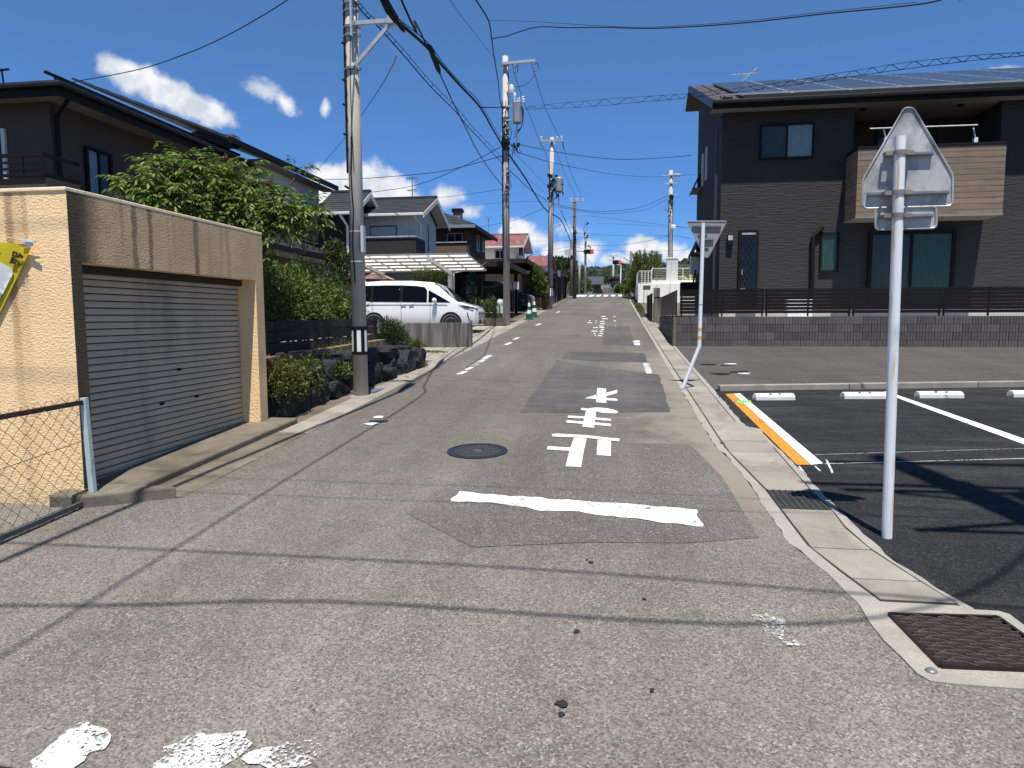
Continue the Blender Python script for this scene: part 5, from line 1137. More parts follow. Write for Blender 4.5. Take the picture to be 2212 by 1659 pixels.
# cones
GRC = mat('green_cone_plastic', (.012, .13, .075), .5, .4)
for lab, (u, v) in (('green and white traffic cone, the nearer of the pair by the verge', (1143, 690)), ('green and white traffic cone standing just behind the other one', (1154, 685))):
    p = G(u, v); t = thing('traffic_cone', lab, 'traffic cone', p, 'green traffic cones')
    MB().box(-.2, -.2, 0, .2, .2, .03).build('base', GRC, t, local=True, bevel=.01)
    s_ = 1.05; prof = [(.135, .03), (.10, .22), (.075, .36), (.055, .5), (.032, .64), (.02, .68)]
    for k in range(5):
        MB().lathe([(prof[k][0]*s_, prof[k][1]*s_), (prof[k+1][0]*s_, prof[k+1][1]*s_)], (0, 0, 0), 14).build('white_band' if k in (1, 3) else 'cone_body', WHITEM if k in (1, 3) else GRC, t, local=True)
    MB().tube([(.03*math.cos(k*.52), 0, .72+.03*math.sin(k*.52)) for k in range(13)], .008, 5).build('ring_handle', GRC, t, local=True)
p = aY(1107, 672, 30.2); q = aY(1107, 600, 30.2); stk = thing('marker_stake', 'thin red and white stake beside the second utility pole', 'stake', (p.x, 30.2, gz(30.2)))
for k in range(6): MB().tube([(p.x, 30.2, gz(30.2)+k*.25), (p.x, 30.2, gz(30.2)+.25+k*.25)], .022, 6).build('stake_band', mat('red_stake', (.35, .09, .06), .6) if k % 2 else mat('faded_red_stake', (.38, .17, .13), .6), stk)
p = aY(1111, 617, 30.6); sg_ = thing('notice_board', 'small white notice board next to the red stake', 'sign', (p.x, 30.6, gz(30.6))); MB().box(p.x-.16, 30.58, p.z-.16, p.x+.2, 30.6, p.z+.16).build('board', WHITEM, sg_, bevel=.004); MB().tube([(p.x, 30.62, gz(30.6)), (p.x, 30.62, p.z)], .018, 5).build('post', GALV, sg_)
c = aY(1163, 605, 36.0); t = thing('garden_tree', 'leafy green branch growing beside the dark carport at the third pole', 'bush', (c.x, 36, gz(36))); trunk(t, [(c.x, 36, gz(36)), (c.x, 36, c.z)], .04, .02)
bush(t, [((c.x, 36, c.z), (.40, .4, .45)), ((c.x-.25, 36, c.z+.5), (.22, .3, .35)), ((c.x+.2, 36.1, c.z-.5), (.3, .3, .3))], 1500, .14, .035, LEAF('bright_shrub_leaf', (.12, .19, .02)), inner=.2)
c = aY(1020, 622, 28.); t = thing('garden_shrub', 'bluish conifer shrub under the dark carport', 'bush', (c.x, 28, gz(28))); bush(t, [((c.x, 28., c.z), (.2, .3, .8))], 900, .09, .02, LEAF('bluish_leaf', (.07, .12, .10)), inner=.2)
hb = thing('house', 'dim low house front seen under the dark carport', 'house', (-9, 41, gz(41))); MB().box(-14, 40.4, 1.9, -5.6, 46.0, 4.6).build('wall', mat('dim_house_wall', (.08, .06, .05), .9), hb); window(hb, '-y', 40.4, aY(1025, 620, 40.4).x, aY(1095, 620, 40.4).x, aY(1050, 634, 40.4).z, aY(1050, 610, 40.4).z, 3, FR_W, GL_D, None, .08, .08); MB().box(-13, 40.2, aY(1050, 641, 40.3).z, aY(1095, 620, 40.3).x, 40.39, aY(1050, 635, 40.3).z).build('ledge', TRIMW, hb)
# tin shed near the crossing
sh_ = thing('shed', 'open tin-roofed shed at the left side of the far crossing', 'shed', (-4.2, 43, gz(43)))
y0 = 41.2; z_ = aX(1225, 602, -3.95).z
MB().prism([(-8, y0, z_-.6), (-3.85, y0, z_-.35), (-3.85, 55, z_+.15), (-8, 55, z_-.1)], (0, 0, .08)).build('roof', mat('rusty_tin', (.17, .12, .10), .7, .3, .2, (2, .35)), sh_)
for y in (41.5, 46, 50.5, 54.5): MB().box(-4.05, y, gz(y), -3.95, y+.1, z_-.3+(y-41)*.03).build('post', mat('grey_timber', (.22, .2, .18), .85), sh_)
MB().box(-7.5, 54.5, gz(50), -3.9, 54.7, z_).build('wall', mat('grey_timber', (.22, .2, .18)), sh_)
MB().prism([(-4.0, 41.3, gz(41)), (-4.0, 45.0, gz(45)), (-4.0, 45.0, gz(45)+.75), (-4.0, 41.3, gz(41)+.75)], (-.15, 0, 0)).build('low_wall', CONC_S, sh_)
p = aX(1208, 591, -3.84); MB().box(-3.845, p.y-.9, p.z-.2, -3.83, p.y+.9, p.z+.18).build('sign_panel', mat('pale_blue_sign', (.30, .33, .5), .5), sh_)

# ================================================================== RIGHT SIDE
HYR = 20.5; HX = 2.76
SIDC = mat('charcoal_relief_siding', (.058, .0545, .0535), .82, .3, 0, (2, .06), (6, .03, (.5, 1, 4.2)), grain=None)
ROOFM = mat('brown_metal_roof', (.115, .092, .080), .5, .4, .1, (2, .12))
SOLAR = mat('solar_cells', (.085, .105, .155), .33, .6, .0, (1.5, .15), rand=.06, coat=.5)
WOODP = mat('wood_look_siding', (.36, .265, .185), .75, .3, 0, (1.5, .12), (26, .005, (.15, 1, 5)), .16, stain=((.13, .095, .07), (1.4, 4, 24), .48, .70))
WOODD = mat('dark_wood_look_siding', (.085, .058, .045), .8, .3, 0, (1.5, .15), (26, .004, (.15, 1, 5)), .1)
rh = thing('house', 'charcoal two-storey house with solar panels and a wood-look balcony', 'house', (HX, HYR, gz(20)))
sl_ = .362; EY = 19.95; EZ = aY(1540, 222, EY).z
rfz = lambda y: EZ+sl_*(y-EY)
def onroof(u, v, lift=.0):
    d = ray(u, v); t = (EZ+lift-sl_*EY-EYE)/(d.z-sl_*d.y); return CAM+d*t
RYB = 27.0; XR = 19.0
fnd = MB(); fnd.box(HX+.03, HYR+.03, 1.0, XR, RYB-.2, 1.98); fnd.build('foundation', mat('foundation_render', (.50, .49, .46), .9, noise=(2, .1)), rh)
lg0, lg1, lgz0, lgz1 = 6.15, 9.75, 4.75, EZ-.08
mb = MB(); mb.box(HX, HYR, 1.981, lg0, RYB-.3, EZ-.12); mb.build('wall', SIDC, rh)
mb = MB(); mb.box(lg1, HYR, 1.981, XR, RYB-.3, EZ-.12); mb.build('wall', SIDC, rh)
mb = MB(); mb.box(lg0+.001, HYR+.002, 1.981, lg1-.001, RYB-.3, lgz0); mb.build('wall', SIDC, rh)
MB().box(lg0+.001, HYR+1.5, lgz0+.001, lg1-.001, RYB-.3, EZ-.12).build('recessed_wall', WOODD, rh)
MB().prism([(HX, HYR, EZ-.119), (HX, RYB-.3, EZ-.119), (HX, RYB-.3, rfz(RYB)-.1), (HX, HYR+.2, rfz(HYR)-.08)], (.2, 0, 0)).build('gable_wall', SIDC, rh)
EX = 2.42
mb = MB(); mb.prism([(EX, EY, EZ-.0), (EX, RYB, rfz(RYB)), (EX, RYB, rfz(RYB)+.06), (EX, EY, EZ+.06)], (XR-EX, 0, 0)); mb.prism([(EX, RYB, rfz(RYB)), (EX, RYB+1.2, rfz(RYB)-.5), (EX, RYB+1.2, rfz(RYB)-.44), (EX, RYB, rfz(RYB)+.06)], (XR-EX, 0, 0))
roof = mb.build('roof', ROOFM, rh)
se = MB()
for k in range(40): x = EX+.03+.42*k; se.bar((x, EY+.01, EZ+.075), (x, RYB, rfz(RYB)+.075), .02, .03)
se.build('seam', ROOFM, roof)
MB().prism([(EX-.02, EY-.04, EZ-.16), (EX-.02, RYB, rfz(RYB)-.16), (EX-.02, RYB, rfz(RYB)+.075), (EX-.02, EY-.04, EZ+.075)], (.018, 0, 0)).build('barge_board', mat('dark_grey_trim', (.055, .058, .065), .45, .4), rh)
MB().box(EX, EY-.03, EZ-.17, XR, EY-.001, EZ+.05).build('fascia', DARKM, rh); MB().box(EX-.01, EY-.15, EZ-.08, XR, EY-.031, EZ+.04).build('gutter', DARKM, rh, bevel=.03)
MB().box(EX, EY, EZ-.125, XR, HYR-.001, EZ-.115).build('soffit', SOFF_, rh); MB().box(lg0+.002, HYR, EZ-.124, lg1-.002, HYR+1.499, EZ-.116).build('soffit', SOFF_, rh)
for u in (1860, 2070): c = aY(u, 245, HYR+.3); MB().lathe([(.09, -.03), (.09, 0)], (c.x, HYR+.2, EZ-.128), 14).build('soffit_vent', DARKM, rh)
MB().bar((EX+.1, EY+.40, rfz(EY+.4)+.16), (XR, EY+.40, rfz(EY+.4)+.16), .03, .04).build('snow_rail', mat('pale_snow_rail', (.42, .40, .38), .5, .4, .3), rh)
sg = MB()
for k in range(36): x = EX+.25+.42*k; sg.bar((x, EY+.40, rfz(EY+.4)+.06), (x, EY+.40, rfz(EY+.4)+.15), .03, .02); sg.bar((x, EY+.12, rfz(EY+.1)+.10), (x+.28, EY+.18, rfz(EY+.15)+.10), .03, .05)
sg.build('snow_stops', DARKM, rh)
# solar array: 7 columns x 3 rows of panels
pa, pb = onroof(1591, 208, .14), onroof(1545, 178, .14); s1, s2 = onroof(1710.5, 199.5, .14), onroof(1838, 194, .14)
x0 = (pa.x+pb.x)/2; cw = s2.x-s1.x; c0_ = s1.x-cw; y0, y1 = pa.y, min(pb.y, RYB-.3); nrow = 3
sol = thing('solar_array', 'blue-grey solar panel array covering the front roof slope', 'solar panels', (x0, y0, rfz(y0)))
for c_ in range(9):
    xa = max(c0_+cw*c_, x0) if c_ == 0 else c0_+cw*c_; xb = c0_+cw*(c_+1)-.055
    if c_ == 0: xa = x0
    for r_ in range(nrow):
        a, b = y0+(y1-y0)*r_/nrow, y0+(y1-y0)*(r_+1)/nrow-.02
        MB().prism([(xa, a, rfz(a)+.12), (xb, a, rfz(a)+.12), (xb, b, rfz(b)+.12), (xa, b, rfz(b)+.12)], (0, 0, .035)).build('solar_panel', SOLAR, sol)
    if c_: MB().prism([(xa-.054, y0, rfz(y0)+.12), (xa-.001, y0, rfz(y0)+.12), (xa-.001, y1, rfz(y1)+.12), (xa-.054, y1, rfz(y1)+.12)], (0, 0, .033)).build('divider_strip', mat('pale_aluminium_strip', (.55, .57, .58), .35, .5, .4), sol)
MB().box(x0, y0-.06, rfz(y0)+.0, c0_+cw*9, y0-.002, rfz(y0)+.15).build('edge_trim', mat('dark_green_grey_trim', (.03, .036, .034), .5), sol)
ln = MB()
for r_ in range(1, nrow*4):
    y = y0+(y1-y0)*r_/(nrow*4); ln.bar((x0, y, rfz(y)+.1575), (c0_+cw*9, y, rfz(y)+.1575), .012, .004)
ln.build('cell_grid', mat('cell_line', (.012, .016, .028), .4), sol)
a0 = onroof(1612, 176, .2); an = thing('tv_antenna', 'small TV antenna standing behind the solar panels', 'antenna', (a0.x, RYB, rfz(RYB)))
zz = aY(1612, 160, RYB).z; xx = aY(1612, 160, RYB).x
MB().tube([(xx, RYB, rfz(RYB)), (xx, RYB, zz)], .022, 6).build('mast', GALV_L, an); mb = MB(); mb.bar((xx-.55, RYB, zz), (xx+.4, RYB, zz+.02), .02, .02)
for k in range(6): mb.bar((xx-.5+k*.17, RYB-.25, zz+.02), (xx-.5+k*.17, RYB+.25, zz+.02), .014, .014)
mb.bar((xx-.2, RYB, zz-.3), (xx+.35, RYB-.2, zz+.15), .03, .03); mb.build('boom', GALV_L, an)
# openings
p, q = aY(1640, 346, HYR), aY(1759, 265, HYR); window(rh, '-y', HYR, p.x, q.x, p.z, q.z, 2, FR_B, GL_S, [CURT_D, CURT], .05, .07)
window(rh, '-y', HYR+1.5, aY(1890, 300, HYR+1.5).x, aY(2022, 300, HYR+1.5).x, lgz0+.05, aY(1900, 268, HYR+1.5).z, 2, FR_B, GL_S, [CURT_D, CURT_D], .07, .05)
p, q = aY(1870, 640, HYR), aY(2064, 497, HYR); window(rh, '-y', HYR, p.x, q.x, 2.02, q.z, 2, FR_B, GL_S, [CURT_D, CURT_G], .09, .09)
p, q = aY(1769, 588, HYR), aY(1813, 502, HYR); window(rh, '-y', HYR, p.x, q.x, p.z, q.z, 1, FR_B, GL_S, [CURT_G], .05, .07)
p, q = aY(1592, 630, HYR), aY(1639, 496, HYR); dr = MB(); dr.box(p.x, HYR-.07, 2.0, q.x, HYR-.001, q.z); dr = dr.build('door', FR_B, rh, bevel=.01)
MB().box(p.x+.08, HYR-.078, 2.1, q.x-.08, HYR-.0705, q.z-.16).build('door_pane', GL_D, dr); MB().box(p.x+.08, HYR-.09, q.z-.14, q.x-.08, HYR-.071, q.z-.09).build('vent_strip', ALU, dr)
mb = MB(); wd_, ht = q.x-p.x-.16, q.z-.18-2.1
for k in range(-6, 12):
    for s_ in (1, -1):
        pts = []
        for i in range(13):
            z = ht*i/12; x = k*.13+(z*.55 if s_ == 1 else (ht-z)*.55)-.6
            if 0 <= x <= wd_: pts.append((p.x+.08+x, HYR-.084, 2.1+z))
        if len(pts) > 1: mb.bar(pts[0], pts[-1], .008, .014)
mb.build('lattice_grille', DARKM, dr); MB().bar((p.x+.1, HYR-.12, 2.95), (p.x+.1, HYR-.12, 3.08), .03, .03).build('door_handle', ALU, dr); MB().bar((p.x+.06, HYR-.11, 2.55), (p.x+.2, HYR-.11, 2.55), .03, .03).build('lever_handle', ALU, dr)
p, q = aY(1570, 531, HYR), aY(1583, 508, HYR); lm = MB().box(p.x, HYR-.12, p.z, q.x, HYR-.001, q.z).build('wall_lamp', DARKM, rh); MB().box(p.x+.015, HYR-.13, p.z+.14, q.x-.015, HYR-.121, q.z-.015).build('lamp_glass', ALU, lm)
p1, p2, p3 = aY(1754, 640, HYR-.08), aY(1756, 512, HYR-.08), aY(1778, 490, HYR-.08); MB().tube([p1, p2, p3], .06, 8).build('exhaust_duct', DARKM, rh)
MB().tube([aY(1557, 255, EY+.15), aY(1549, 285, HYR-.06), (aY(1548, 300, HYR-.06).x, HYR-.06, 1.4)], .04, 6).build('downpipe', mat('dark_grey_trim', (.055, .058, .065)), rh)
for (u, va, vb) in ((1518.5, 402, 336), (1526.5, 388, 322)):
    p, q = aX(u, va, HX), aX(u, vb, HX); window(rh, '-x', HX, p.y-.13, p.y+.13, p.z, q.z, 1, TRIMW, glass('pale_glass', (.8, .85, .9), .9), [CURT], .035, .05)
for (ya, yb_, z) in ((25.2, 26.6, 6.15), (24.9, 26.6, 3.95)):
    MB().prism([(HX-.002, ya, z+.62), (HX-.28, ya, z+.02), (HX-.28, ya, z-.06), (HX-.002, ya, z+.52)], (0, yb_-ya, 0)).build('pent_roof', DARKM, rh)
    MB().box(HX-.25, ya+.05, z+.0, HX-.003, yb_-.05, z+.03).build('pent_soffit', SOFF_, rh)
MB().box(HX-.26, 25.6, 3.30, HX-.003, 26.1, 3.88).build('meter_box', TRIMW, rh)
MB().tube(smoothpath([(HX-.12, 25.5, 3.4), (HX-.2, 25.3, 2.95), (HX-.12, 25.2, 2.7), (HX-.05, 25.3, 3.0)], 5), .03, 5).build('meter_cable', BLACKW, rh)
MB().box(HX-.5, 26.6, 2.55, HX-.01, 27.2, 3.05).build('planter_box', DARKM, rh)
# balcony of wood-look boards
BY = 19.55; bl_, br_ = aY(1851, 400, BY).x, aY(2174, 320, BY).x; bz1, bz0 = aY(1851, 322, BY).z, aY(1845, 470, BY).z
bal = MB().box(bl_+.03, BY+.03, bz0+.03, br_-.03, HYR-.002, bz0+.13).build('balcony', SOFF_, rh)
nb_ = 12
for k in range(nb_):
    a, b = bz0+(bz1-bz0)*k/nb_, bz0+(bz1-bz0)*(k+1)/nb_-.008
    MB().box(bl_, BY, a, br_, BY+.025, b).build('board', WOODP, bal); MB().box(bl_, BY+.0255, a, bl_+.025, HYR-.003, b).build('board', WOODP, bal); MB().box(br_-.025, BY+.0255, a, br_, HYR-.003, b).build('board', WOODP, bal)
MB().box(bl_+.026, BY+.026, bz0+.14, br_-.026, BY+.09, bz1-.01).build('balcony_core', DARKB, bal)
MB().box(bl_-.02, BY-.02, bz1, br_+.02, BY+.10, bz1+.06).build('balcony_cap', DARKM, bal); MB().box(bl_-.02, BY+.101, bz1, bl_+.10, HYR-.003, bz1+.06).build('balcony_cap', DARKM, bal)
MB().box(bl_-.01, BY-.012, bz0-.02, br_+.01, HYR-.004, bz0+.028).build('balcony_base', mat('pale_balcony_base', (.34, .32, .29), .8), bal)
lp = thing('laundry_pole', 'thin pale laundry pole on two arms above the wood-look balcony', 'laundry pole', aY(1990, 277, BY+.35))
p, q = aY(1879, 278, BY+.35), aY(2112, 270, BY+.35); MB().tube([p, q], .016, 6).build('pole', WHITEM, lp)
for u in (1908, 2103): c = aY(u, 277, BY+.35); MB().bar(c, (c.x+.12, BY+.5, c.z-.22), .025, .03).build('arm', WHITEM, lp); MB().box(c.x+.08, BY+.46, c.z-.42, c.x+.17, BY+.56, c.z-.2).build('bracket', WHITEM, lp); MB().box(c.x+.10, BY+.50, bz1+.06, c.x+.15, BY+.55, c.z-.2).build('upright', DARKM, lp)
# air conditioner behind the fence
ac = thing('air_conditioner', 'white outdoor air conditioner unit half hidden behind the slatted fence', 'air conditioner', (aY(1725, 680, 19.6).x, 19.6, 1.4))
p, q = aY(1700, 700, 19.6), aY(1756, 643, 19.6); MB().box(p.x, 19.6, p.z, q.x, 19.9, q.z).build('casing', WHITEM, ac, bevel=.02); MB().lathe([(.2, 0), (.2, .01)], (0, 0, 0), 20).build('fan_grille', DARKM, ac).matrix_local = Matrix.Translation(Vector(((p.x*.6+q.x*.4), 19.59, (p.z+q.z)/2))-ac.location)@Matrix.Rotation(math.pi/2, 4, 'X')
MB().box(2.9, 18.3, 1.0, 16, 20.3, 1.72).build('terrace', mat('pale_terrace', (.48, .47, .44), .9), None)['kind'] = 'structure'

# --- block wall with split ribs and the slatted fence on it
BLK = mat('charcoal_split_block', (.165, .148, .138), .9, .2, 0, (3, .16), (30, .006, (3.2, 3.2, .12)), .20, stain=((.05, .046, .043), (14, 14, .25), .55, .75))
bw = thing('block_wall', 'charcoal ribbed block wall along the side road', 'wall', (1.36, 17.95, gz(18)))
WYF = lambda x: 17.93+.055*(x-1.36)*0
bproto = {}
def ribblock(w, h):
    mb = MB(); nrib = 6; g_ = .006; mb.box(g_, .008, g_/2, w-g_, .14, h-g_)
    for k in range(nrib): a = g_+(w-2*g_)*k/nrib; mb.box(a+.005, -.004, g_/2, a+(w-2*g_)/nrib-.005, .0079, h-g_)
    return mb
ch_ = .19
for r_ in range(5):
    z = 1.80-ch_*(r_+1)
    for k in range(-1, 30):
        x = 1.36+.40*k+(.2 if r_ % 2 else 0); w = .40
        if x < 1.36: 
            if r_ % 2 == 0: continue
            x, w = 1.36, .2
        key = w
        if x > 12.6: continue
        if key not in bproto: o = ribblock(w, ch_).build('block', BLK, bw, local=True); bproto[key] = o
        else: o = dupmesh(bproto[key], 'block', bw)
        o.location = Vector((x, 17.93, z))-bw.location
    for k in range(15):                        # return wall along the gutter
        y = 18.08+.40*k
        key = 'side'
        if key not in bproto: o = MB().box(0, .006, 0, .13, .394, ch_-.006).build('block', BLK, bw, local=True, bevel=.004); bproto[key] = o
        else: o = dupmesh(bproto[key], 'block', bw)
        o.location = Vector((1.36, y, z+(.0 if r_ < 4 else 0)))-bw.location
MB().box(1.40, 17.95, .8, 12.6, 18.04, 1.77).build('mortar_core', CONC_D, bw); MB().box(1.39, 18.08, .8, 1.44, 24.05, 1.77).build('mortar_core', CONC_D, bw)
MB().box(1.345, 17.91, 1.0, 1.42, 18.07, 1.79).build('corner_pier', CONC_D, bw)
sf = thing('slat_fence', 'dark brown horizontal slat fence standing on the block wall', 'fence', (1.45, 18.0, 1.8))
SLT = mat('dark_brown_slat', (.013, .009, .008), .65, .2, rand=.12)
for (x0_, x1_) in ((1.50, 3.50), (3.52, 5.50), (5.52, 7.5), (7.52, 9.5), (9.52, 12.4)):
    for k in range(7):
        z = 1.872+.083*k; MB().box(x0_, 17.985, z, x1_, 18.005, z+.072).build('slat', SLT, sf)
    for x in (x0_+.03, (x0_+x1_)/2, x1_-.05): MB().box(x, 18.0055, 1.80, x+.035, 18.04, 2.45).build('post', SLT, sf)
    MB().box(x0_, 17.98, 2.448, x1_, 18.045, 2.468).build('top_cap', SLT, sf)
SLT2 = mat('brown_slat_lit', (.085, .066, .054), .5, .4, rand=.1)  # lighter copy of the slat brown, with grazing light painted in
sf2 = thing('slat_fence', 'lighter brown slat fence running away along the gutter side of the block wall', 'fence', (1.42, 18.1, 1.8))
for k in range(7): z = 1.845+.086*k; MB().box(1.395, 18.1, z, 1.415, 24.0, z+.08).build('slat', SLT2, sf2)
for k in range(6): MB().box(1.42, 18.15+k*1.15, 1.78, 1.45, 18.19+k*1.15, 2.46).build('post', DARKB, sf2)
gp = thing('gate', 'dark panel gate between the concrete post and the white terrace wall', 'gate', (1.3, 28.5, gz(28)))
MB().box(1.22, 27.25, gz(27), 1.27, 31.5, gz(29)+.95).build('gate_panel', DARKM, gp); MB().box(1.20, 29.4, gz(29), 1.218, 29.45, gz(29)+.95).build('gate_rail', DARKB, gp)
cp_ = thing('gate_post', 'streaked concrete gate post at the end of the slat fence', 'gate post', (1.4, 27, gz(27))); MB().box(1.30, 26.6, gz(26.6), 1.62, 27.2, 2.52).build('shaft', CONC_S, cp_, bevel=.015); MB().box(1.28, 26.58, 2.52, 1.5, 26.9, 2.85).build('cap', CONC_S, cp_)

# --- white terrace wall with railings, pillar and conifer
WR = mat('white_rendered_wall', (.88, .86, .78), .9, .2, 0, (1.2, .05), (40, .003), stain=((.36, .34, .30), (3, 3, .6), .58, .78))
tw = thing('terrace_wall', 'white rendered terrace wall beyond the slat fence', 'wall', (1.2, 44.6, gz(44)))
zt1 = aY(1379, 613, 44.6).z; zt2 = aY(1420, 605, 44.6).z
MB().box(1.18, 44.6, 2.4, 12, 56, zt1).build('wall_panel', WR, tw, bevel=.02); MB().box(aY(1409, 605, 44.6).x, 44.75, zt1+.001, 12, 55.9, zt2).build('upper_wall', WR, tw)
MB().box(.95, 56.02, 3.0, 12, 60, 4.3).build('far_wall', WR, tw)
RAILW = mat('white_rail', (.72, .73, .73), .4, .4)
tr = thing('railing', 'white metal railing on top of the white terrace wall', 'railing', (1.2, 44.7, zt1))
def railing(par, pts, h, nbar, name='rail'):
    for a, b in zip(pts[:-1], pts[1:]):
        a, b = Vector(a), Vector(b); mb = MB(); mb.bar(a+Vector((0, 0, h)), b+Vector((0, 0, h)), .045, .045); mb.bar(a+Vector((0, 0, .08)), b+Vector((0, 0, .08)), .03, .03)
        for k in range(1, 6): mb.bar(a+Vector((0, 0, .08+(h-.08)*k/6)), b+Vector((0, 0, .08+(h-.08)*k/6)), .012, .012)
        mb.build(name, RAILW, par)
        for k in range(nbar+1): p = a+(b-a)*(k/nbar); MB().bar(p, p+Vector((0, 0, h)), .045, .045).build('baluster', RAILW, par)
xm = aY(1407, 605, 44.7).x
railing(tr, [(1.22, 55.5, zt1), (1.22, 44.7, zt1), (xm, 44.7, zt1)], .78, 4); railing(tr, [(xm, 44.8, zt1), (xm+.1, 44.85, zt2)], .78, 1); railing(tr, [(xm+.1, 44.85, zt2), (4.8, 44.85, zt2), (9, 44.85, zt2)], .72, 3)
gp2 = thing('gate_pillar', 'pale square rendered pillar with a flat cap on the white terrace', 'pillar', (3.2, 46, zt2))
p, q = aY(1440, 606, 46), aY(1465, 558, 46); MB().box(p.x, 46, p.z-.3, q.x, 46.7, q.z).build('shaft', mat('white_tile_pillar', (.52, .51, .49), .8, noise=(3, .06), bump=(8, .004, (.5, .5, 6))), gp2, bevel=.01); MB().box(p.x-.04, 45.96, q.z, q.x+.04, 46.74, q.z+.06).build('cap', WR, gp2)
yp = thing('guard_pipe', 'yellow pipe guard rail on the terrace beside the pale pillar', 'guard rail', aY(1472, 604, 45.4))
a, b, c, d = aY(1466, 598, 45.4), aY(1479, 598, 45.4), aY(1483, 602, 45.4), aY(1483, 608, 45.4); MB().tube([a, b, c, d], .05, 7).build('bent_pipe', mat('yellow_pipe', (.55, .36, .06), .5), yp); e = aY(1491, 608, 45.5); MB().tube([e, (e.x, e.y, e.z+.45)], .06, 8).build('post', mat('yellow_pipe', (.55, .36, .06)), yp)
sp_ = thing('notice_plate', 'small dark notice plate on a thin post before the white terrace wall', 'sign', aY(1397, 622, 43)); c = aY(1397, 621, 43); MB().box(c.x-.22, 43, c.z-.14, c.x+.22, 43.03, c.z+.12).build('plate', mat('olive_plate', (.12, .12, .09), .7), sp_); MB().tube([(c.x-.15, 43.02, gz(43)), (c.x-.15, 43.02, c.z)], .02, 5).build('post', DARKM, sp_)
cn = thing('conifer_bush', 'dense upright conifer bush with spiky tips on the white terrace', 'bush', (aY(1397, 610, 51).x, 51, zt1))
cc_ = aY(1398, 583, 51); P_, D_ = [], []
for _ in range(420):
    t = random.random(); ang = random.uniform(0, 6.283); rr = (1.3-.35*t)*random.uniform(.55, 1.0); px_, py_ = cc_.x+rr*math.cos(ang)*.95, cc_.y+rr*math.sin(ang); pz_ = cc_.z-1.25+2.35*t*(1-.28*(rr/1.15)**2)
    dr_ = np.array((math.cos(ang)*.35, math.sin(ang)*.35, 1.)); dr_ /= np.linalg.norm(dr_)
    for k in range(30): P_.append(np.array((px_, py_, pz_))+dr_*random.uniform(-.1, .38)+np.random.normal(size=3)*.05); D_.append(dr_+np.random.normal(size=3)*.35)
D_ = np.array(D_); D_ /= np.linalg.norm(D_, axis=1)[:, None]; n_ = len(P_); v, f = leaves(P_, D_, rdir(n_), np.random.uniform(.10, .22, n_), np.full(n_, .022)); leafmesh('foliage', v, f, LEAF('conifer_leaf', (.13, .19, .035), .45, (.22, .26, .05)), cn); trunk(cn, [(cc_.x, 51, zt1-.5), (cc_.x, 51, cc_.z)], .12, .05)
c2 = aY(1371, 603, 51); cb2 = thing('conifer_bush', 'smaller conifer at the roadside edge of the white terrace', 'bush', (c2.x, 52.5, zt1)); bush(cb2, [((c2.x, 52.5, c2.z), (.45, .7, .9)), ((c2.x-.3, 53.5, c2.z-.9), (.5, .7, .8))], 2600, .16, .03, MATS['conifer_leaf'], inner=.4, up=.9)
gp3 = MB(); P_ = np.stack([np.random.uniform(.9, 1.25, 900), np.random.uniform(34, 42.5, 900), np.zeros(900)], 1); P_[:, 2] = [gz(y) for y in P_[:, 1]]; v, f = leaves(P_, rdir(900, 1.2), rdir(900), np.random.uniform(.05, .16, 900), np.full(900, .02)); o = leafmesh('verge_grass', v, f, L_MOSS); o['kind'] = 'stuff'
structure(sheet('verge', [(far(24)+.4, 24.1), (far(64)+.36, 64), (5, 64), (5, 24.1)], -.006, CONC_D, None))

# ================================================================== ROAD SIGNS
SB = Vector((1.828, 5.02, gz(5.02))); ts = aY(1945, 295, 5.02)
sg1 = thing('road_sign', 'tall white sign pole with a pentagonal road sign seen from behind', 'road sign', SB)
lean = (ts.x-SB.x)/(ts.z-SB.z); pr = .0335
px_at = lambda z: SB.x+lean*(z-SB.z)
MB().tube([SB-Vector((0, 0, .05)), Vector((ts.x, 5.02, ts.z))], pr, 20).build('pole', WHITER, sg1, smooth=False)
SYB = 5.02+pr+.035                           # back face of the sheets
def sheetpoly(pts, y, th, name, m, par, rad):
    """rounded outline with a rolled edge, standing in the xz plane"""
    out = []; n = len(pts)
    for i in range(n):
        p, a, b = Vector(pts[i]), Vector(pts[i-1]), Vector(pts[(i+1) % n]); r = min(rad, (a-p).length*.45, (b-p).length*.45)
        u_, w_ = (a-p).normalized(), (b-p).normalized(); s_, e_ = p+u_*r, p+w_*r
        for k in range(6): t = k/5; out.append((s_*(1-t)+p*t)*(1-t)+(p*(1-t)+e_*t)*t)
    mb = MB(); mb.prism([(q.x, y, q.y) for q in out], (0, th, 0)); o = mb.build(name, m, par)
    rim = MB(); c = sum(out, Vector((0, 0)))/len(out); ring = [(q.x, y-.004, q.y) for q in out]; rim.tube(ring+[ring[0], ring[1]], .007, 5, False); rim.build('rolled_edge', m, o); return o
def sp2(u, v): p = aY(u, v, SYB); return (p.x, p.z)
z2 = lambda x, y: ((3250+x/3.017)*.5486, (400+y/3.017)*.5486)
pent = [sp2(*z2(*q)) for q in ((985, 62), (1506, 868), (1506, 1240), (440, 1272), (440, 925))]
pent = [sp2(*z2(935, 78)), sp2(*z2(1040, 78)), sp2(*z2(1495, 850)), sp2(*z2(1508, 900)), sp2(*z2(1506, 1240)), sp2(*z2(440, 1272)), sp2(*z2(440, 930))]
pl1 = sheetpoly(pent, SYB, .002, 'sign_plate', ALU, sg1, .035)
rect = [sp2(*z2(*q)) for q in ((592, 1262), (1310, 1245), (1315, 1505), (592, 1525))]
pl2 = sheetpoly(rect, SYB, .002, 'lower_plate', ALU, sg1, .03)
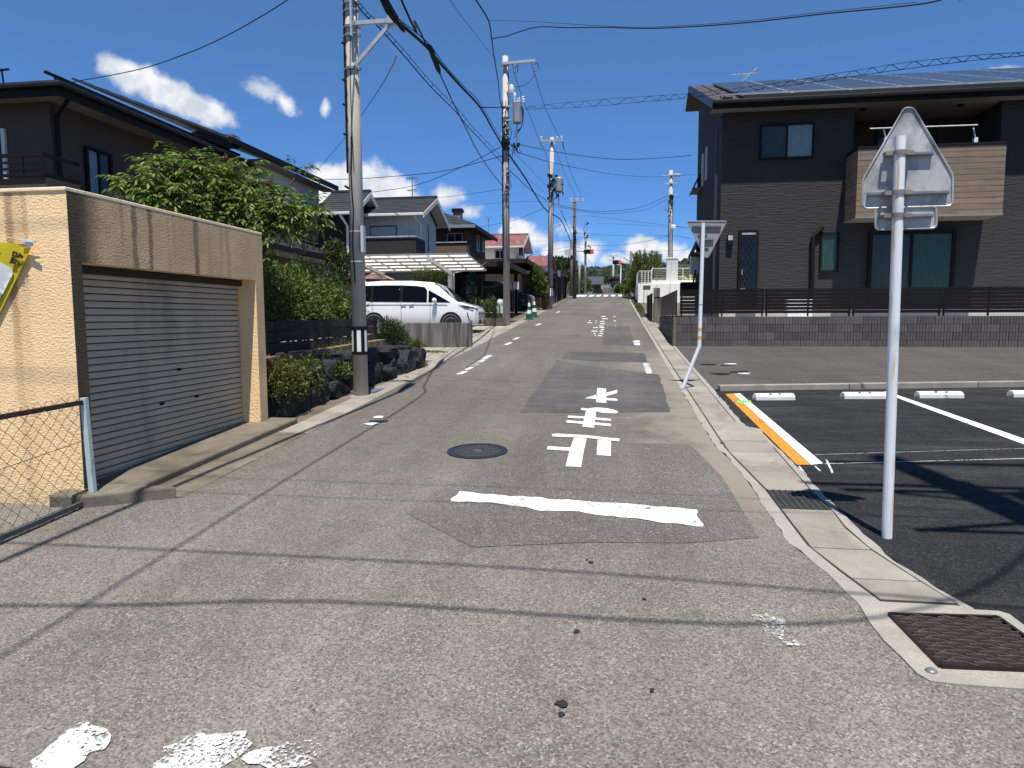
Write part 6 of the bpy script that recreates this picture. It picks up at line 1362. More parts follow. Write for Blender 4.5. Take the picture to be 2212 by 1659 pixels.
for par, (xa, ya, xb, yb_) in ((pl1, (690, 640, 1265, 625)), (pl1, (492, 1110, 1450, 1085)), (pl2, (640, 1375, 1262, 1358))):
    a, b = Vector((*sp2(*z2(xa, ya)), 0)), Vector((*sp2(*z2(xb, yb_)), 0)); mb = MB(); h = .024
    za_, zb_ = a.y, b.y
    mb.hexa([(a.x, SYB-.028, za_-h/2), (b.x, SYB-.028, zb_-h/2), (b.x, SYB-.001, zb_-h/2), (a.x, SYB-.001, za_-h/2), (a.x, SYB-.028, za_+h/2), (b.x, SYB-.028, zb_+h/2), (b.x, SYB-.001, zb_+h/2), (a.x, SYB-.001, za_+h/2)])
    mb.hexa([(a.x, SYB-.034, za_-.004), (b.x, SYB-.034, zb_-.004), (b.x, SYB-.0281, zb_-.004), (a.x, SYB-.0281, za_-.004), (a.x, SYB-.034, za_+.004), (b.x, SYB-.034, zb_+.004), (b.x, SYB-.0281, zb_+.004), (a.x, SYB-.0281, za_+.004)])
    mb.build('mounting_rail', mat('extruded_aluminium', (.40, .41, .40), .45, .5, .6, (10, .2)), par)
    zc = za_+(zb_-za_)*.35; xc = px_at(zc); bm_ = MB()
    pts = [(xc+(pr+.005)*math.cos(t), 5.02+(pr+.005)*math.sin(t), 0) for t in np.linspace(math.pi*1.02, math.pi*1.98, 10)]
    for i in range(len(pts)-1): bm_.bar((pts[i][0], pts[i][1], zc), (pts[i+1][0], pts[i+1][1], zc), .005, .028)
    bm_.box(xc-.085, 5.02-.004, zc-.014, xc-pr-.002, 5.02+.004, zc+.014); bm_.box(xc+pr+.002, 5.02-.004, zc-.014, xc+.085, 5.02+.004, zc+.014)
    bm_.bar((xc-.08, 5.02, zc), (xc-.08, SYB-.02, zc), .016, .02); bm_.bar((xc+.08, 5.02, zc), (xc+.08, SYB-.02, zc), .016, .02)
    bo = bm_.build('clamp', mat('clamp_zinc', (.36, .34, .29), .6, .4, .3, (20, .2)), par)
sg2 = thing('road_sign', 'bent white sign pole with an inverted triangular sign seen from behind', 'road sign', (1.01, 11.28, gz(11.28)))
b0, b1, b2 = Vector((1.005, 11.28, gz(11.28))), aY(1510.5, 749, 11.28), aY(1519, 482, 11.28)
MB().tube([b0, b0.lerp(b1, .93), b1, b1.lerp(b2, .06), b2], .030, 12).build('pole', WHITEP, sg2)
for vv in (711, 729): c = b1.lerp(b2, (749-vv)/(749-482)); d = (b2-b1).normalized(); MB().tube([c-d*.025, c+d*.025], .0315, 12).build('yellow_band', mat('yellow_tape', (.62, .38, .04), .6), sg2)
c = b1.lerp(b2, .345); MB().tube([c-d*.004, c+d*.004], .032, 12).build('joint_ring', GALV, sg2)
S2Y = 11.28+.06; f2 = lambda u, v: (lambda p: (p.x, p.z))(aY(u, v, S2Y))
pl = sheetpoly([f2(1484, 478), f2(1570, 478), f2(1530, 556), f2(1522, 556)], S2Y, .003, 'sign_plate', mat('dull_aluminium', (.40, .40, .395), .6, .4, .1, (5, .15)), sg2, .03)
for (u0, u1, v) in ((1495, 1558, 488), (1511, 1542, 517)): p, q = aY(u0, v, S2Y-.02), aY(u1, v, S2Y-.02); MB().bar(p, q, .03, .028).build('mounting_rail', GALV, pl); MB().bar(p.lerp(q, .4)-Vector((.07, .035, 0)), p.lerp(q, .4)+Vector((.07, -.035, 0)), .01, .03).build('clamp', GALV, pl)
cf2 = MB(); cf2.lathe([(.10, -.02), (.09, .012), (0, .014)], tuple(b0), 12); cf2.build('footing', CONC, sg2)

# ================================================================== UTILITY POLES
def band(par, x, y, z, r, w=.03, m=None, lugs=True):
    mb = MB(); mb.tube([(x, y, z-w/2), (x, y, z+w/2)], r+.006, 14)
    if lugs:
        for s_ in (-1, 1): mb.box(x+s_*(r+.005)-.03, y-.025, z-w*.45, x+s_*(r+.005)+.03, y+.025, z+w*.45)
    mb.build('band', m or GALV, par)
def stepbolts(par, base, top, r0, r1, z0, z1, step=.45):
    mb = MB(); k = 0; z = z0
    while z < z1:
        t = (z-base.z)/(top.z-base.z); c = base.lerp(top, t); r = r0+(r1-r0)*t; s_ = 1 if k % 2 else -1
        mb.tube([(c.x+s_*r*.8, c.y, z), (c.x+s_*(r+.10), c.y, z)], .010, 4); z += step; k += 1
    mb.build('step_bolts', GALV, par)
def cables_down(par, base, top, r0, r1, z0, z1, specs):
    for ang, off, rr in specs:
        pts = []
        for k in range(9):
            z = z0+(z1-z0)*k/8; t = (z-base.z)/(top.z-base.z); c = base.lerp(top, t); r = r0+(r1-r0)*t+.012+off; a = ang+.12*math.sin(k*1.7+ang*3)
            pts.append((c.x+r*math.cos(a), c.y+r*math.sin(a), z))
        MB().tube(pts, rr, 5).build('riser_cable', BLACKW, par)
def upole(label, base, top, r0, r1, nm='utility_pole', m=None):
    t = thing(nm, label, 'utility pole', base); MB().tube([base-Vector((0, 0, .1)), top], [r0, r1], 20).build('shaft', m or POLE_C, t, smooth=True); return t
def sleeve(par, base, top, r0, r1, z0, z1):
    f = lambda z: (base.lerp(top, (z-base.z)/(top.z-base.z)), r0+(r1-r0)*(z-base.z)/(top.z-base.z))
    (c0, ra), (c1, rb) = f(z0), f(z1)
    for k in range(24):
        a, b = 2*math.pi*k/24, 2*math.pi*(k+1)/24; mb = MB(); e = .006
        mb.poly([(c0.x+(ra+e)*math.cos(a), c0.y+(ra+e)*math.sin(a), z0), (c0.x+(ra+e)*math.cos(b), c0.y+(ra+e)*math.sin(b), z0), (c1.x+(rb+e)*math.cos(b), c1.y+(rb+e)*math.sin(b), z1), (c1.x+(rb+e)*math.cos(a), c1.y+(rb+e)*math.sin(a), z1)])
        if k % 3 == 0: pass
        mb.build('white_stripe' if (k//2) % 2 else 'black_stripe', WHITEM if (k//2) % 2 else DARKM, par)
    for z in (z0, z1): c, r = f(z); MB().tube([(c.x, c.y, z-.025), (c.x, c.y, z+.025)], r+.010, 20).build('sleeve_band', DARKM, par)

b1_, t1_ = G(780, 858), aY(752, -260, 10.05); P1 = upole('near left concrete utility pole with black and white striped sleeve and cable bracket', b1_, t1_, .112, .086)
z_a, z_b = aY(777, 763, 10.05).z, aY(775, 709, 10.05).z; sleeve(P1, b1_, t1_, .112, .086, z_a, z_b)
MB().lathe([(.19, -.03), (.17, .02), (.12, .03)], tuple(b1_), 16).build('footing', CONC_L, P1)
for v in (150, 60, 78, 8, 25): c = aY(758, v, 10.05); band(P1, b1_.lerp(t1_, (c.z-b1_.z)/(t1_.z-b1_.z)).x, 10.05, c.z, .093, .035)
for v in (500, 565): c = aY(768, v, 10.05); q = b1_.lerp(t1_, (c.z-b1_.z)/(t1_.z-b1_.z)); MB().tube([(q.x, q.y, c.z-.008), (q.x, q.y, c.z+.008)], .107, 16).build('strap', GALV_L, P1)
ax0, ax1, bz_ = aY(770, 58, 10.05), aY(868, 51, 10.05), aY(774, 147, 10.05); BRK_ = mat('bracket_steel', (.42, .45, .46), .5, .5, .45, (10, .15))
arm = MB().bar((ax0.x, 9.93, ax0.z), (ax1.x+.02, 9.93, ax1.z), .045, .055).build('bracket_arm', BRK_, P1); MB().bar((bz_.x, 9.93, bz_.z), (ax1.x-.12, 9.93, ax1.z-.03), .035, .05).build('bracket_brace', BRK_, P1); MB().box(ax1.x-.16, 9.87, ax1.z-.05, ax1.x-.02, 9.99, ax1.z+.05).build('cable_clamp', BRK_, P1)
p, q = aY(758, 0, 9.9), aY(760, 78, 9.9); MB().bar((q.x, 9.9, q.z), (p.x, 9.9, p.z+1.2), .05, .03).build('riser_channel', BRK_, P1)
cables_down(P1, b1_, t1_, .112, .086, 3.9, 9.0, [(-2.5, .0, .012), (-2.9, .004, .014), (-1.5, 0, .006)]); cables_down(P1, b1_, t1_, .112, .086, 2.3, 4.4, [(-1.7, 0, .010)])
for v in (95, 175, 228, 292, 405): c = aY(763, v, 10.0); q = b1_.lerp(t1_, (c.z-b1_.z)/(t1_.z-b1_.z)); MB().bar((q.x-.12, 9.97, c.z+.02), (q.x-.05, 9.95, c.z-.02), .012, .03).build('cable_hook', DARKM, P1)
p, q = aY(785, 545, 10.0), aY(785, 488, 10.0); MB().box(p.x-.02, 9.95, p.z, p.x+.02, 10.05, q.z).build('name_plate', mat('pale_blue_plate', (.45, .52, .58), .5), P1)

b2_, t2_ = G(1095, 703), aY(1091.5, 122, 25.19); P2 = upole('second left utility pole, carrying a grey cylindrical transformer', b2_, t2_, .122, .098)
cz = aY(1091, 143, 25.1).z; e1, e0 = aY(1157, 132.5, 25.1), aY(1086, 139, 25.1)
MB().bar((e0.x, 25.03, e0.z), (e1.x, 25.03, e1.z), .07, .09).build('crossarm', BRK_, P2)
INS = mat('brown_insulator', (.10, .035, .02), .3, .5); INW = mat('white_insulator', (.70, .70, .68), .3, .5)
def insul(par, a, b, n=5, r=.035, m=INS):
    a, b = Vector(a), Vector(b); pts, rr = [], []
    for k in range(n*2+1): pts.append(a.lerp(b, k/(n*2))); rr.append(r if k % 2 else r*.55)
    MB().tube(pts, rr, 8).build('insulator', m, par)
for (ua, va, ub, vb) in ((1107.5, 136, 1111.5, 157), (1149, 133, 1154, 155)): insul(P2, aY(ua, va, 25.0), aY(ub, vb, 25.0))
for (u, v) in ((1130, 212), (1131, 218)): insul(P2, aY(u, v-4, 25.), aY(u, v+5, 25.), 2, .05, INW)
MB().tube(smoothpath([aY(1154, 140, 25.), aY(1160, 137, 25.), aY(1165, 149, 25.)], 5), .012, 4).build('jumper', BLACKW, P2); MB().tube(smoothpath([aY(1112, 148, 25.), aY(1119, 140, 25.), aY(1117, 157, 25.)], 5), .012, 4).build('jumper', BLACKW, P2)
MB().tube(smoothpath([aY(1156, 161, 25.), aY(1136, 183, 25.), aY(1109, 188, 25.)], 6), .010, 4).build('jumper', BLACKW, P2)
tcx, tz1, tz0 = aY(1117, 245, 25.0), aY(1117, 224, 25.).z, aY(1117, 265, 25.).z
MB().lathe([(.12, -.03), (.155, 0), (.155, tz1-tz0), (.16, tz1-tz0+.02), (.12, tz1-tz0+.06), (0, tz1-tz0+.07)], (tcx.x, 25.0, tz0), 18).build('transformer', mat('transformer_grey', (.40, .41, .42), .5, .4, .1, (4, .1), stain=((.12, .12, .12), (12, 12, 1), .55, .7)), P2)
for (dx, dy) in ((-.08, -.05), (.08, -.05), (0, .08)): insul(P2, (tcx.x+dx, 25.+dy, tz1+.05), (tcx.x+dx, 25.+dy, tz1+.2), 3, .03, INW)
for z in (tz1-.05, tz0+.12): MB().bar((b2_.x, 25.1, z), (tcx.x, 25.02, z), .05, .06).build('transformer_bracket', BRK_, P2); band(P2, b2_.lerp(t2_, .8).x, 25.19, z, .112, .05)
for k in range(3): MB().tube(smoothpath([(tcx.x+.12+.03*k, 24.95, tz1-.1), (tcx.x+.20+.02*k, 24.9, (tz0+tz1)/2), (tcx.x+.16, 24.95, tz0-.15), (tcx.x-.1, 25.0, tz0-.5+.1*k)], 5), .014, 4).build('lead_wire', BLACKW, P2)
MB().tube([(tcx.x, 24.95, tz0), (tcx.x, 24.97, tz0-1.05)], .02, 6).build('conduit', GALV, P2)
c = aY(1105, 194, 25.); MB().ball((c.x, 25., c.z), (.09, .09, .19), 8, 6).build('cutout_switch', INW, P2); c2 = aY(1112, 200, 25.); MB().ball((c2.x, 25., c2.z-.1), (.05, .05, .12), 8, 5).build('cutout_switch', INW, P2)
MB().bar(aY(1096, 180, 25.02), aY(1112, 192, 25.), .05, .06).build('cutout_bracket', BRK_, P2)
def clutter(par, u0, u1, v0, v1, Y, n, seed, s=.05):
    rs = random.Random(seed)
    for k in range(n):
        c = aY(rs.uniform(u0, u1), rs.uniform(v0, v1), Y-rs.uniform(0, .12)); h = [s*rs.uniform(.5, 1.4) for _ in range(3)]
        MB().box(c.x-h[0], c.y-h[1], c.z-h[2], c.x+h[0], c.y+h[1], c.z+h[2]).build(rs.choice(['junction_box', 'cable_clamp', 'splice_box']), rs.choice([DARKM, GALV, BRK_, BLACKW, DARKM]), par)
    for k in range(n//2):
        a = Vector(aY(rs.uniform(u0, u1), rs.uniform(v0, v1), Y-.1)); b = Vector(aY(rs.uniform(u0, u1), rs.uniform(v0, v1), Y-.15)); m_ = (a+b)/2+Vector((rs.uniform(-.1, .25), 0, -rs.uniform(.1, .3))); MB().tube(smoothpath([a, m_, b], 5), .011, 4).build('loop_wire', BLACKW, par)
clutter(P2, 1084, 1107, 268, 322, 25.05, 16, 3); clutter(P2, 1106, 1124, 308, 330, 25.0, 9, 4, .04); clutter(P2, 1085, 1100, 360, 420, 25.05, 6, 5, .035)
cables_down(P2, b2_, t2_, .122, .098, 3.8, 9.3, [(-2.5, 0, .012), (-2.9, .004, .016), (-1.3, .0, .008), (-.5, 0, .012)]); cables_down(P2, b2_, t2_, .122, .098, 9.0, 10.4, [(-.2, .01, .012)]); stepbolts(P2, b2_, t2_, .122, .098, 4.5, 10.4)
for v in (140, 255, 232, 300, 345, 420): c = aY(1092, v, 25.19); q = b2_.lerp(t2_, (c.z-b2_.z)/(t2_.z-b2_.z)); band(P2, q.x, q.y, c.z, .115, .04)

b3_, t3_ = G(1188, 668), aY(1192.5, 297, 36.95); P3 = upole('third left utility pole with white insulators and a small striped sleeve', b3_, t3_, .135, .10); sleeve(P3, b3_, t3_, .135, .10, aY(1188, 641, 36.95).z, aY(1188, 621, 36.95).z)
e0, e1 = aY(1167, 304, 36.8), aY(1216, 304, 36.8); MB().bar(e0, e1, .08, .09).build('crossarm', BRK_, P3)
for (u, v) in ((1169, 298), (1203, 298), (1213, 297)): insul(P3, aY(u, v+4, 36.8), aY(u, v-3, 36.8), 3, .06, INW)
for (ua, va, ub, vb) in ((1170, 306, 1173, 317), (1215, 306, 1218, 321)): insul(P3, aY(ua, va, 36.75), aY(ub, vb, 36.75), 4, .04)
c = aY(1208, 400, 36.8); MB().lathe([(.13, -.03), (.19, 0), (.19, .62), (.14, .7)], (c.x, 36.7, c.z-.32), 16).build('transformer', MATS['transformer_grey'], P3); MB().lathe([(.03, -1.0), (.03, -.32)], (c.x-.02, 36.7, c.z), 6).build('conduit', GALV, P3)
clutter(P3, 1184, 1202, 372, 440, 36.8, 16, 7, .06); clutter(P3, 1196, 1218, 382, 425, 36.7, 10, 9, .05); cables_down(P3, b3_, t3_, .135, .10, 4.3, 9.6, [(-2.6, .004, .016), (-1.3, 0, .009), (-.4, 0, .012)]); stepbolts(P3, b3_, t3_, .135, .10, 5, 10.6)
MB().bar(aY(1188, 497, 36.9), aY(1212, 484, 36.9), .04, .05).build('cable_bracket', BRK_, P3)
b4_ = Vector((-3.23, 52.9, gz(52.9))); t4_ = aY(1241, 430, 52.9); P4 = upole('fourth left utility pole, slim and grey-brown, near the crossing', b4_, t4_, .15, .11, m=mat('brown_pole', (.20, .165, .14), .85, noise=(4, .15)))
MB().bar(aY(1232, 435, 52.8), aY(1261, 434, 52.8), .07, .08).build('crossarm', BRK_, P4)
for u in (1234, 1247, 1259): insul(P4, aY(u, 435, 52.8), aY(u, 428, 52.8), 2, .06, INW)
clutter(P4, 1237, 1247, 480, 540, 52.7, 8, 11, .06); MB().bar(aY(1228, 466, 52.8), aY(1260, 464, 52.8), .05, .05).build('crossarm', BRK_, P4); cables_down(P4, b4_, t4_, .15, .11, 5, 10, [(-1.6, 0, .02)])
p5t = aY(1265, 505, 70.); P5 = upole('grey signal pole at the crossing carrying the nearer traffic light', Vector((p5t.x, 70., gz(70))), p5t, .13, .10)
clutter(P5, 1260, 1275, 470, 535, 69.8, 12, 13, .09)
p5b = aY(1235, 519, 60.); P5b = upole('short dark brown pole with a small street sign left of the crossing', Vector((p5b.x, 60., gz(60))), p5b, .15, .12, m=mat('brown_pole', (.2, .165, .14)))
c = aY(1231, 545, 59.8); MB().box(c.x-.45, 59.75, c.z-.25, c.x+.55, 59.8, c.z+.25).build('sign_plate', mat('beige_sign', (.5, .47, .4), .7), P5b)
p5c = aY(1252, 540, 80.); upole('thin far utility pole just left of the nearer traffic light', Vector((p5c.x, 80., gz(80))), p5c, .12, .09)
def signal(lab, u0, u1, v0, v1, Y, pole_u, pole_v):
    a, b = aY(u0, v1, Y), aY(u1, v0, Y); t = thing('traffic_light', lab, 'traffic light', a, 'traffic lights over the crossing')
    w, h = b.x-a.x, b.z-a.z; MB().box(a.x, Y, a.z, b.x, Y+.25, b.z).build('housing', DARKM, t, bevel=h*.2)
    red = bpy.data.materials.get('red_lamp_lit')
    if red is None:
        red = bpy.data.materials.new('red_lamp_lit'); red.use_nodes = True; n = NT(red.node_tree); n.n.clear(); em = n.new('ShaderNodeEmission', ins={'Color': (1, .035, .05, 1), 'Strength': 1.1}); n.new('ShaderNodeOutputMaterial', ins={0: em.outputs[0]})
    for k in range(3):
        cx = a.x+w*(k+.5)/3; MB().disc((cx, Y-.012, (a.z+b.z)/2), h*.40, 16, 'y').build('lamp_red' if k == 2 else 'lamp', red if k == 2 else mat('dark_lens', (.02, .025, .02), .2, .5), t)
        mb = MB(); 
        for j in range(9): th = math.pi*j/8; mb.v += [(cx+h*.44*math.cos(th), Y-.01, (a.z+b.z)/2+h*.44*math.sin(th)), (cx+h*.46*math.cos(th), Y-.30, (a.z+b.z)/2+h*.44*math.sin(th)*.9)]
        mb.f = [(2*j, 2*j+2, 2*j+3, 2*j+1) for j in range(8)]; mb.build('visor', DARKM, t)
    p = aY(pole_u, pole_v, Y+.3); MB().tube([(p.x, Y+.3, p.z), (a.x+w*.5, Y+.3, (a.z+b.z)/2)], .05, 6).build('arm', GALV, t); return t
signal('red traffic light, the nearer and larger one over the road', 1261, 1282.5, 538.5, 548.5, 69.7, 1235, 541); signal('red traffic light, the farther and smaller one beyond the crossing', 1323.5, 1342, 562, 570.5, 92, 1360, 570)
p = aY(1341, 566, 92.4); upole('thin white pole under the farther traffic light', Vector((p.x, 92.4, gz(92))), p, .09, .07, 'signal_pole', WHITEP)
p = aY(1325, 548, 100); P7 = upole('small far utility pole beyond the farther traffic light', Vector((p.x, 100, gz(100))), p, .15, .12); MB().bar(aY(1313, 553, 99.8), aY(1336, 553, 99.8), .1, .1).build('crossarm', BRK_, P7); MB().bar(aY(1314, 562, 99.8), aY(1334, 562, 99.8), .08, .08).build('crossarm', BRK_, P7)
p = aY(1363, 543, 84); P8 = upole('dark brown street lamp pole left of the conifer', Vector((p.x, 84, gz(84))), p, .15, .13, m=MATS['brown_pole'])
MB().tube(smoothpath([aY(1361, 565, 83.9), aY(1352, 560, 83.9), aY(1347, 556, 83.9)], 5), .05, 5).build('lamp_arm', GALV, P8); MB().bar(aY(1350, 569, 83.9), aY(1341, 565, 83.9), .08, .12).build('lamp_head', GALV_L, P8)
Y6 = 50.2; b6, t6 = aY(1447, 620, Y6), aY(1449.5, 368, Y6); P6 = upole('right-hand utility pole behind the pale gate pillar', b6, t6, .16, .12)
for (u0, u1, v0, v1) in ((1430, 1471, 380, 376), (1435, 1468, 397, 393), (1441, 1463, 421, 420)): MB().bar(aY(u0, v0, Y6-.15), aY(u1, v1, Y6-.15), .07, .08).build('crossarm', BRK_, P6)
c = aY(1462, 379, Y6-.2); MB().tube([(c.x-.2, Y6-.2, c.z), (c.x+.22, Y6-.2, c.z)], .13, 10).build('insulator_set', GALV, P6); clutter(P6, 1442, 1456, 420, 442, Y6-.1, 10, 21, .06); clutter(P6, 1444, 1450, 455, 475, Y6-.1, 5, 22, .05); cables_down(P6, b6, t6, .16, .12, 5, 10, [(-2.6, 0, .025), (-.5, 0, .02)])
c = aY(1454, 489, Y6-.3); MB().ball((c.x, c.y, c.z), (.22, .25, .12), 8, 5).build('street_lamp', INW, P6); MB().bar(aY(1448, 486, Y6-.1), c, .05, .05).build('lamp_arm', GALV, P6); MB().tube(smoothpath([aY(1446, 462, Y6-.1), aY(1440, 452, Y6-.3), aY(1431, 454, Y6-.3)], 5), .04, 5).build('lamp_arm', GALV, P6)
# pole behind the photographer's right shoulder: only its shadow falls into the picture
PRb = Vector((3.60, 3.0, gz(3.0))); PRt = Vector((3.62, 3.05, 12.2)); PR = upole('utility pole just right of the photographer, known by its shadow on the parking lot', PRb, PRt, .21, .15)
MB().tube([(2.6, 3.15, 8.75), (4.6, 3.2, 8.75)], .05, 6).build('crossarm', BRK_, PR); MB().tube([(2.35, 3.15, 9.2), (5.0, 3.2, 9.2)], .05, 6).build('crossarm', BRK_, PR); MB().tube([(3.0, 3.15, 11.4), (5.2, 3.2, 11.4)], .05, 6).build('crossarm', BRK_, PR); MB().bar((2.6, 3.1, 6.2), (3.7, 3.1, 7.1), .05, .05).build('bracket_brace', BRK_, PR); MB().bar((2.6, 3.1, 6.25), (3.7, 3.1, 6.3), .05, .05).build('bracket_arm', BRK_, PR)
MB().lathe([(.2, 0), (.27, .05), (.27, .9), (.2, 1.)], (4.1, 3.2, 7.4), 14).build('transformer', MATS['transformer_grey'], PR); cables_down(PR, PRb, PRt, .17, .12, 4, 10, [(-1.6, .02, .03), (1.6, .03, .03), (0, .05, .03)])
for k, s_ in enumerate((-1, 1)): MB().bar((3.72, 3.15, 8.0+.5*k), (3.72+s_*1.0, 3.18, 8.75), .04, .04).build('crossarm_brace', BRK_, PR)

# ================================================================== CABLES
def along(pts, Y0, Y1, post=()):
    d = [0]
    for a, b in zip(pts[:-1], pts[1:]): d.append(d[-1]+math.hypot(b[0]-a[0], b[1]-a[1]))
    return [aY(u, v, 1/((1-s_/d[-1])/Y0+(s_/d[-1])/Y1)) for (u, v), s_ in zip(pts, d)]
def cable(label, r, pts, Y0=None, Y1=None, pre=(), post=(), m=BLACKW, name='overhead_cable', n=7, group=None, k=5):
    P = [Vector(p) for p in pre]+(along(pts, Y0, Y1) if Y0 else [Vector(p) for p in pts])+[Vector(p) for p in post]
    if Y0 and pts[-1][1] < 0: P.append(P[-1]+(P[-1]-P[-2]).normalized()*14)
    return tag(MB().tube(smoothpath(P, n), r, k).build(name, m), label, 'cable', group)
back = [(-2.4, -9, 7.6), (-2.75, 0, 6.9)]
A_ = [(828, 0), (857, 45), (868, 54), (920, 100), (953, 139), (994, 185), (1037, 232), (1067, 284), (1087, 318)]
ba = cable('thick black telephone cable bundle from the near bracket to the second pole', .024, A_, 8.9, 25.0, pre=[(-3.9, -12, 8.0), (-3.4, 1.2, 6.75)])
P_ = along(A_, 8.9, 25.0); cl_ = [aY(828, -4, 8.85), aY(840, 20, 9.2), aY(856, 43, 9.65)]
tag(MB().tube([cl_[0]-(cl_[1]-cl_[0])*.35, cl_[0], cl_[1], cl_[2], cl_[2]+(cl_[2]-cl_[1])*.12], [.02, .052, .060, .050, .02], 10).build('cable_splice_box', BLACKW), 'large black splice closure hanging on the cable at the top beside the near pole', 'splice box')
c3 = along([(918, 94), (929, 103), (946, 148), (951, 161)], 11.3, 13.2); tag(MB().tube(c3, [.015, .045, .045, .015], 10).build('cable_splice_box', BLACKW), 'long slim black splice closure farther along the bundle against the sky', 'splice box')
cable('thick black cable bundle from the second pole down past the third pole', .032, [(1087, 318), (1095, 327), (1136, 387), (1168, 439), (1186, 459), (1213, 478), (1233, 522)], 25.0, 60.)
cable('side cable joining the bundle to the second pole below the transformer', .016, [(1037, 232), (1060, 232), (1092, 231)], 19, 25.05)
cable('messenger wire running just above the thick cable bundle', .008, [(826, 4), (860, 40), (924, 92), (960, 140), (1000, 185), (1040, 228), (1088, 312)], 8.8, 25., pre=[(-3.85, -12, 8.15), (-3.35, 1.2, 6.9)])
cable('black cable merging into the bundle from the top of the picture', .013, [(867, 0), (896, 46), (920, 95)], 8.2, 11.3, pre=[(-2.0, -12, 8.4), (-2.35, 1.4, 6.9)])
B_ = [(760, -4), (789, 33), (811, 52), (836, 79), (882, 131), (931, 188), (986, 243), (1010, 273), (1046, 311), (1084, 352)]
cable('slim lashed cable below the bundle from the near pole to the second pole', .011, [(728, -40)]+B_, 9.2, 25.0)
cable('thin messenger wire of the slim lashed cable', .006, [(u+5, v-6) for u, v in B_], 9.9, 25.0)
pb, pt = along(B_, 9.9, 25.), along([(u+5, v-6) for u, v in B_], 9.9, 25.); pb, pt = smoothpath(pb, 6), smoothpath(pt, 6); mb = MB()
for a, b in list(zip(pb, pt))[::2]: mb.bar(a, b, .008, .008)
tag(mb.build('cable_hangers', BLACKW), 'row of small hanger rings on the slim lashed cable', 'cable fittings', kind='stuff')
cable('drop from the slim splice closure sagging to the second pole', .012, [(951, 161), (980, 224), (1010, 284), (1029, 322), (1057, 366), (1084, 400)], 13.2, 25.)
cable('lashed cable continuing from the second pole to the third pole', .014, [(1097, 366), (1119, 385), (1144, 409), (1182, 434)], 25.2, 36.9)
cable('thin wire falling from the top edge to the left side of the second pole', .006, [(940, -50), (972, 0), (999, 38), (1040, 90), (1070, 128)], 13, 25.)
F_ = [(1028, 0), (1055, 44), (1062, 82), (1067, 120), (1076, 175), (1080, 215), (1087, 245)]
cable('black drop cable hanging down the left side of the second pole from the top edge', .013, [(1000, -44)]+F_, 11, 25.05)
cable('black cable with ties swinging across the top of the picture to the right', .010, [(1063, 84), (1083, 80), (1095, 78), (1158, 59), (1229, 60), (1300, 59), (1420, 61), (1600, 50), (1780, 30), (1980, 10), (2060, -8), (2200, -45), (2330, -90)], 14.5, 9.0)
cable('thin wire above the black cable at the top of the picture', .004, [(1055, 44), (1158, 47), (1300, 56), (1420, 58), (1600, 46), (1780, 26), (1980, 5)], 14, 10.0)
cable('dark service cable from the brown house eave up to the top edge', .009, [(105, 186), (170, 175), (300, 150), (400, 117), (480, 82), (560, 38), (622, -1), (700, -55), (780, -120)], 14.2, 10.6)
cable('thin guy wire with a pink tag slanting down left of the near pole', .006, [(856, 117), (852, 134), (822, 188), (773, 260), (752, 290), (680, 374)], 10.4, 26)
cable('pink tag at the top of the thin guy wire', .009, [(856, 117), (852, 134), (840, 155)], 10.38, 10.7, m=mat('pink_tag', (.6, .2, .3), .6), name='wire_tag')
cable('upper of two service cables from the second pole left over the roofs', .011, [(1084, 316), (999, 360), (898, 400), (795, 416)], 25, 27)
cable('lower of two service cables running left past the near pole to the cream house', .012, [(1087, 336), (999, 360), (926, 374), (778, 386), (702, 387)], 25, 26)
def spiral(label, up, lo, Y0, Y1, nper):
    U_, L_ = smoothpath(along(up, Y0, Y1), 10), smoothpath(along(lo, Y0, Y1), 10); mb = MB(); mb.tube(U_, .0045, 4); mb.tube(L_, .0055, 4); N_ = nper*8; pts = []
    for i in range(N_+1):
        s_ = i/N_*(len(U_)-1); j = min(int(s_), len(U_)-2); f = s_-j; a, b = U_[j].lerp(U_[j+1], f), L_[j].lerp(L_[j+1], f); w = .5+.5*math.sin(2*math.pi*i/8+.6*math.sin(i*.21)); pts.append(a.lerp(b, w))
    mb.tube(pts, .0055, 4); return tag(mb.build('spiral_cable', BLACKW), label, 'cable')
spiral('wavy spiral-hung cable from the transformer pole over the solar panels', [(1134, 231), (1250, 219), (1400, 208), (1500, 201), (1650, 183), (1800, 160), (1950, 136), (2100, 120), (2230, 112)], [(1134, 236), (1250, 232), (1400, 219), (1500, 210), (1650, 192), (1800, 171), (1950, 150), (2100, 131), (2230, 119)], 24.9, 10.5, 27)
cable('service cable from the second pole to the gable of the charcoal house, upper one', .010, [(1118, 311), (1200, 328), (1315, 343), (1396, 343), (1493, 336)], 25, 27.1)
cable('service cable from the second pole towards the right-hand pole, lower one', .010, [(1121, 330), (1205, 354), (1315, 375), (1396, 382), (1437, 381), (1500, 377)], 25, 54)
cable('left high-voltage wire between the second and third poles', .010, [(1111, 157), (1128, 211), (1147, 256), (1171, 318)], 25, 36.8); cable('right high-voltage wire between the second and third poles', .010, [(1154, 155), (1176, 228), (1207, 295)], 25, 36.8)
cable('left high-voltage wire between the third and fourth poles', .010, [(1198, 318), (1227, 391), (1246, 428)], 36.8, 52.8); cable('right high-voltage wire between the third and fourth poles', .010, [(1218, 319), (1233, 372), (1259, 428)], 36.8, 52.8)
cable('left high-voltage wire from the third pole down to the short brown pole', .010, [(1173, 317), (1183, 345), (1188, 380)], 36.8, 40)
cable('upper service cable from the third pole across to the right-hand pole', .012, [(1194, 440), (1260, 454), (1315, 456), (1383, 448), (1445, 421)], 36.8, 50.1); cable('lower service cable from the third pole across to the right-hand pole', .010, [(1200, 446), (1287, 460), (1342, 460), (1396, 452), (1445, 428)], 36.8, 50.1)
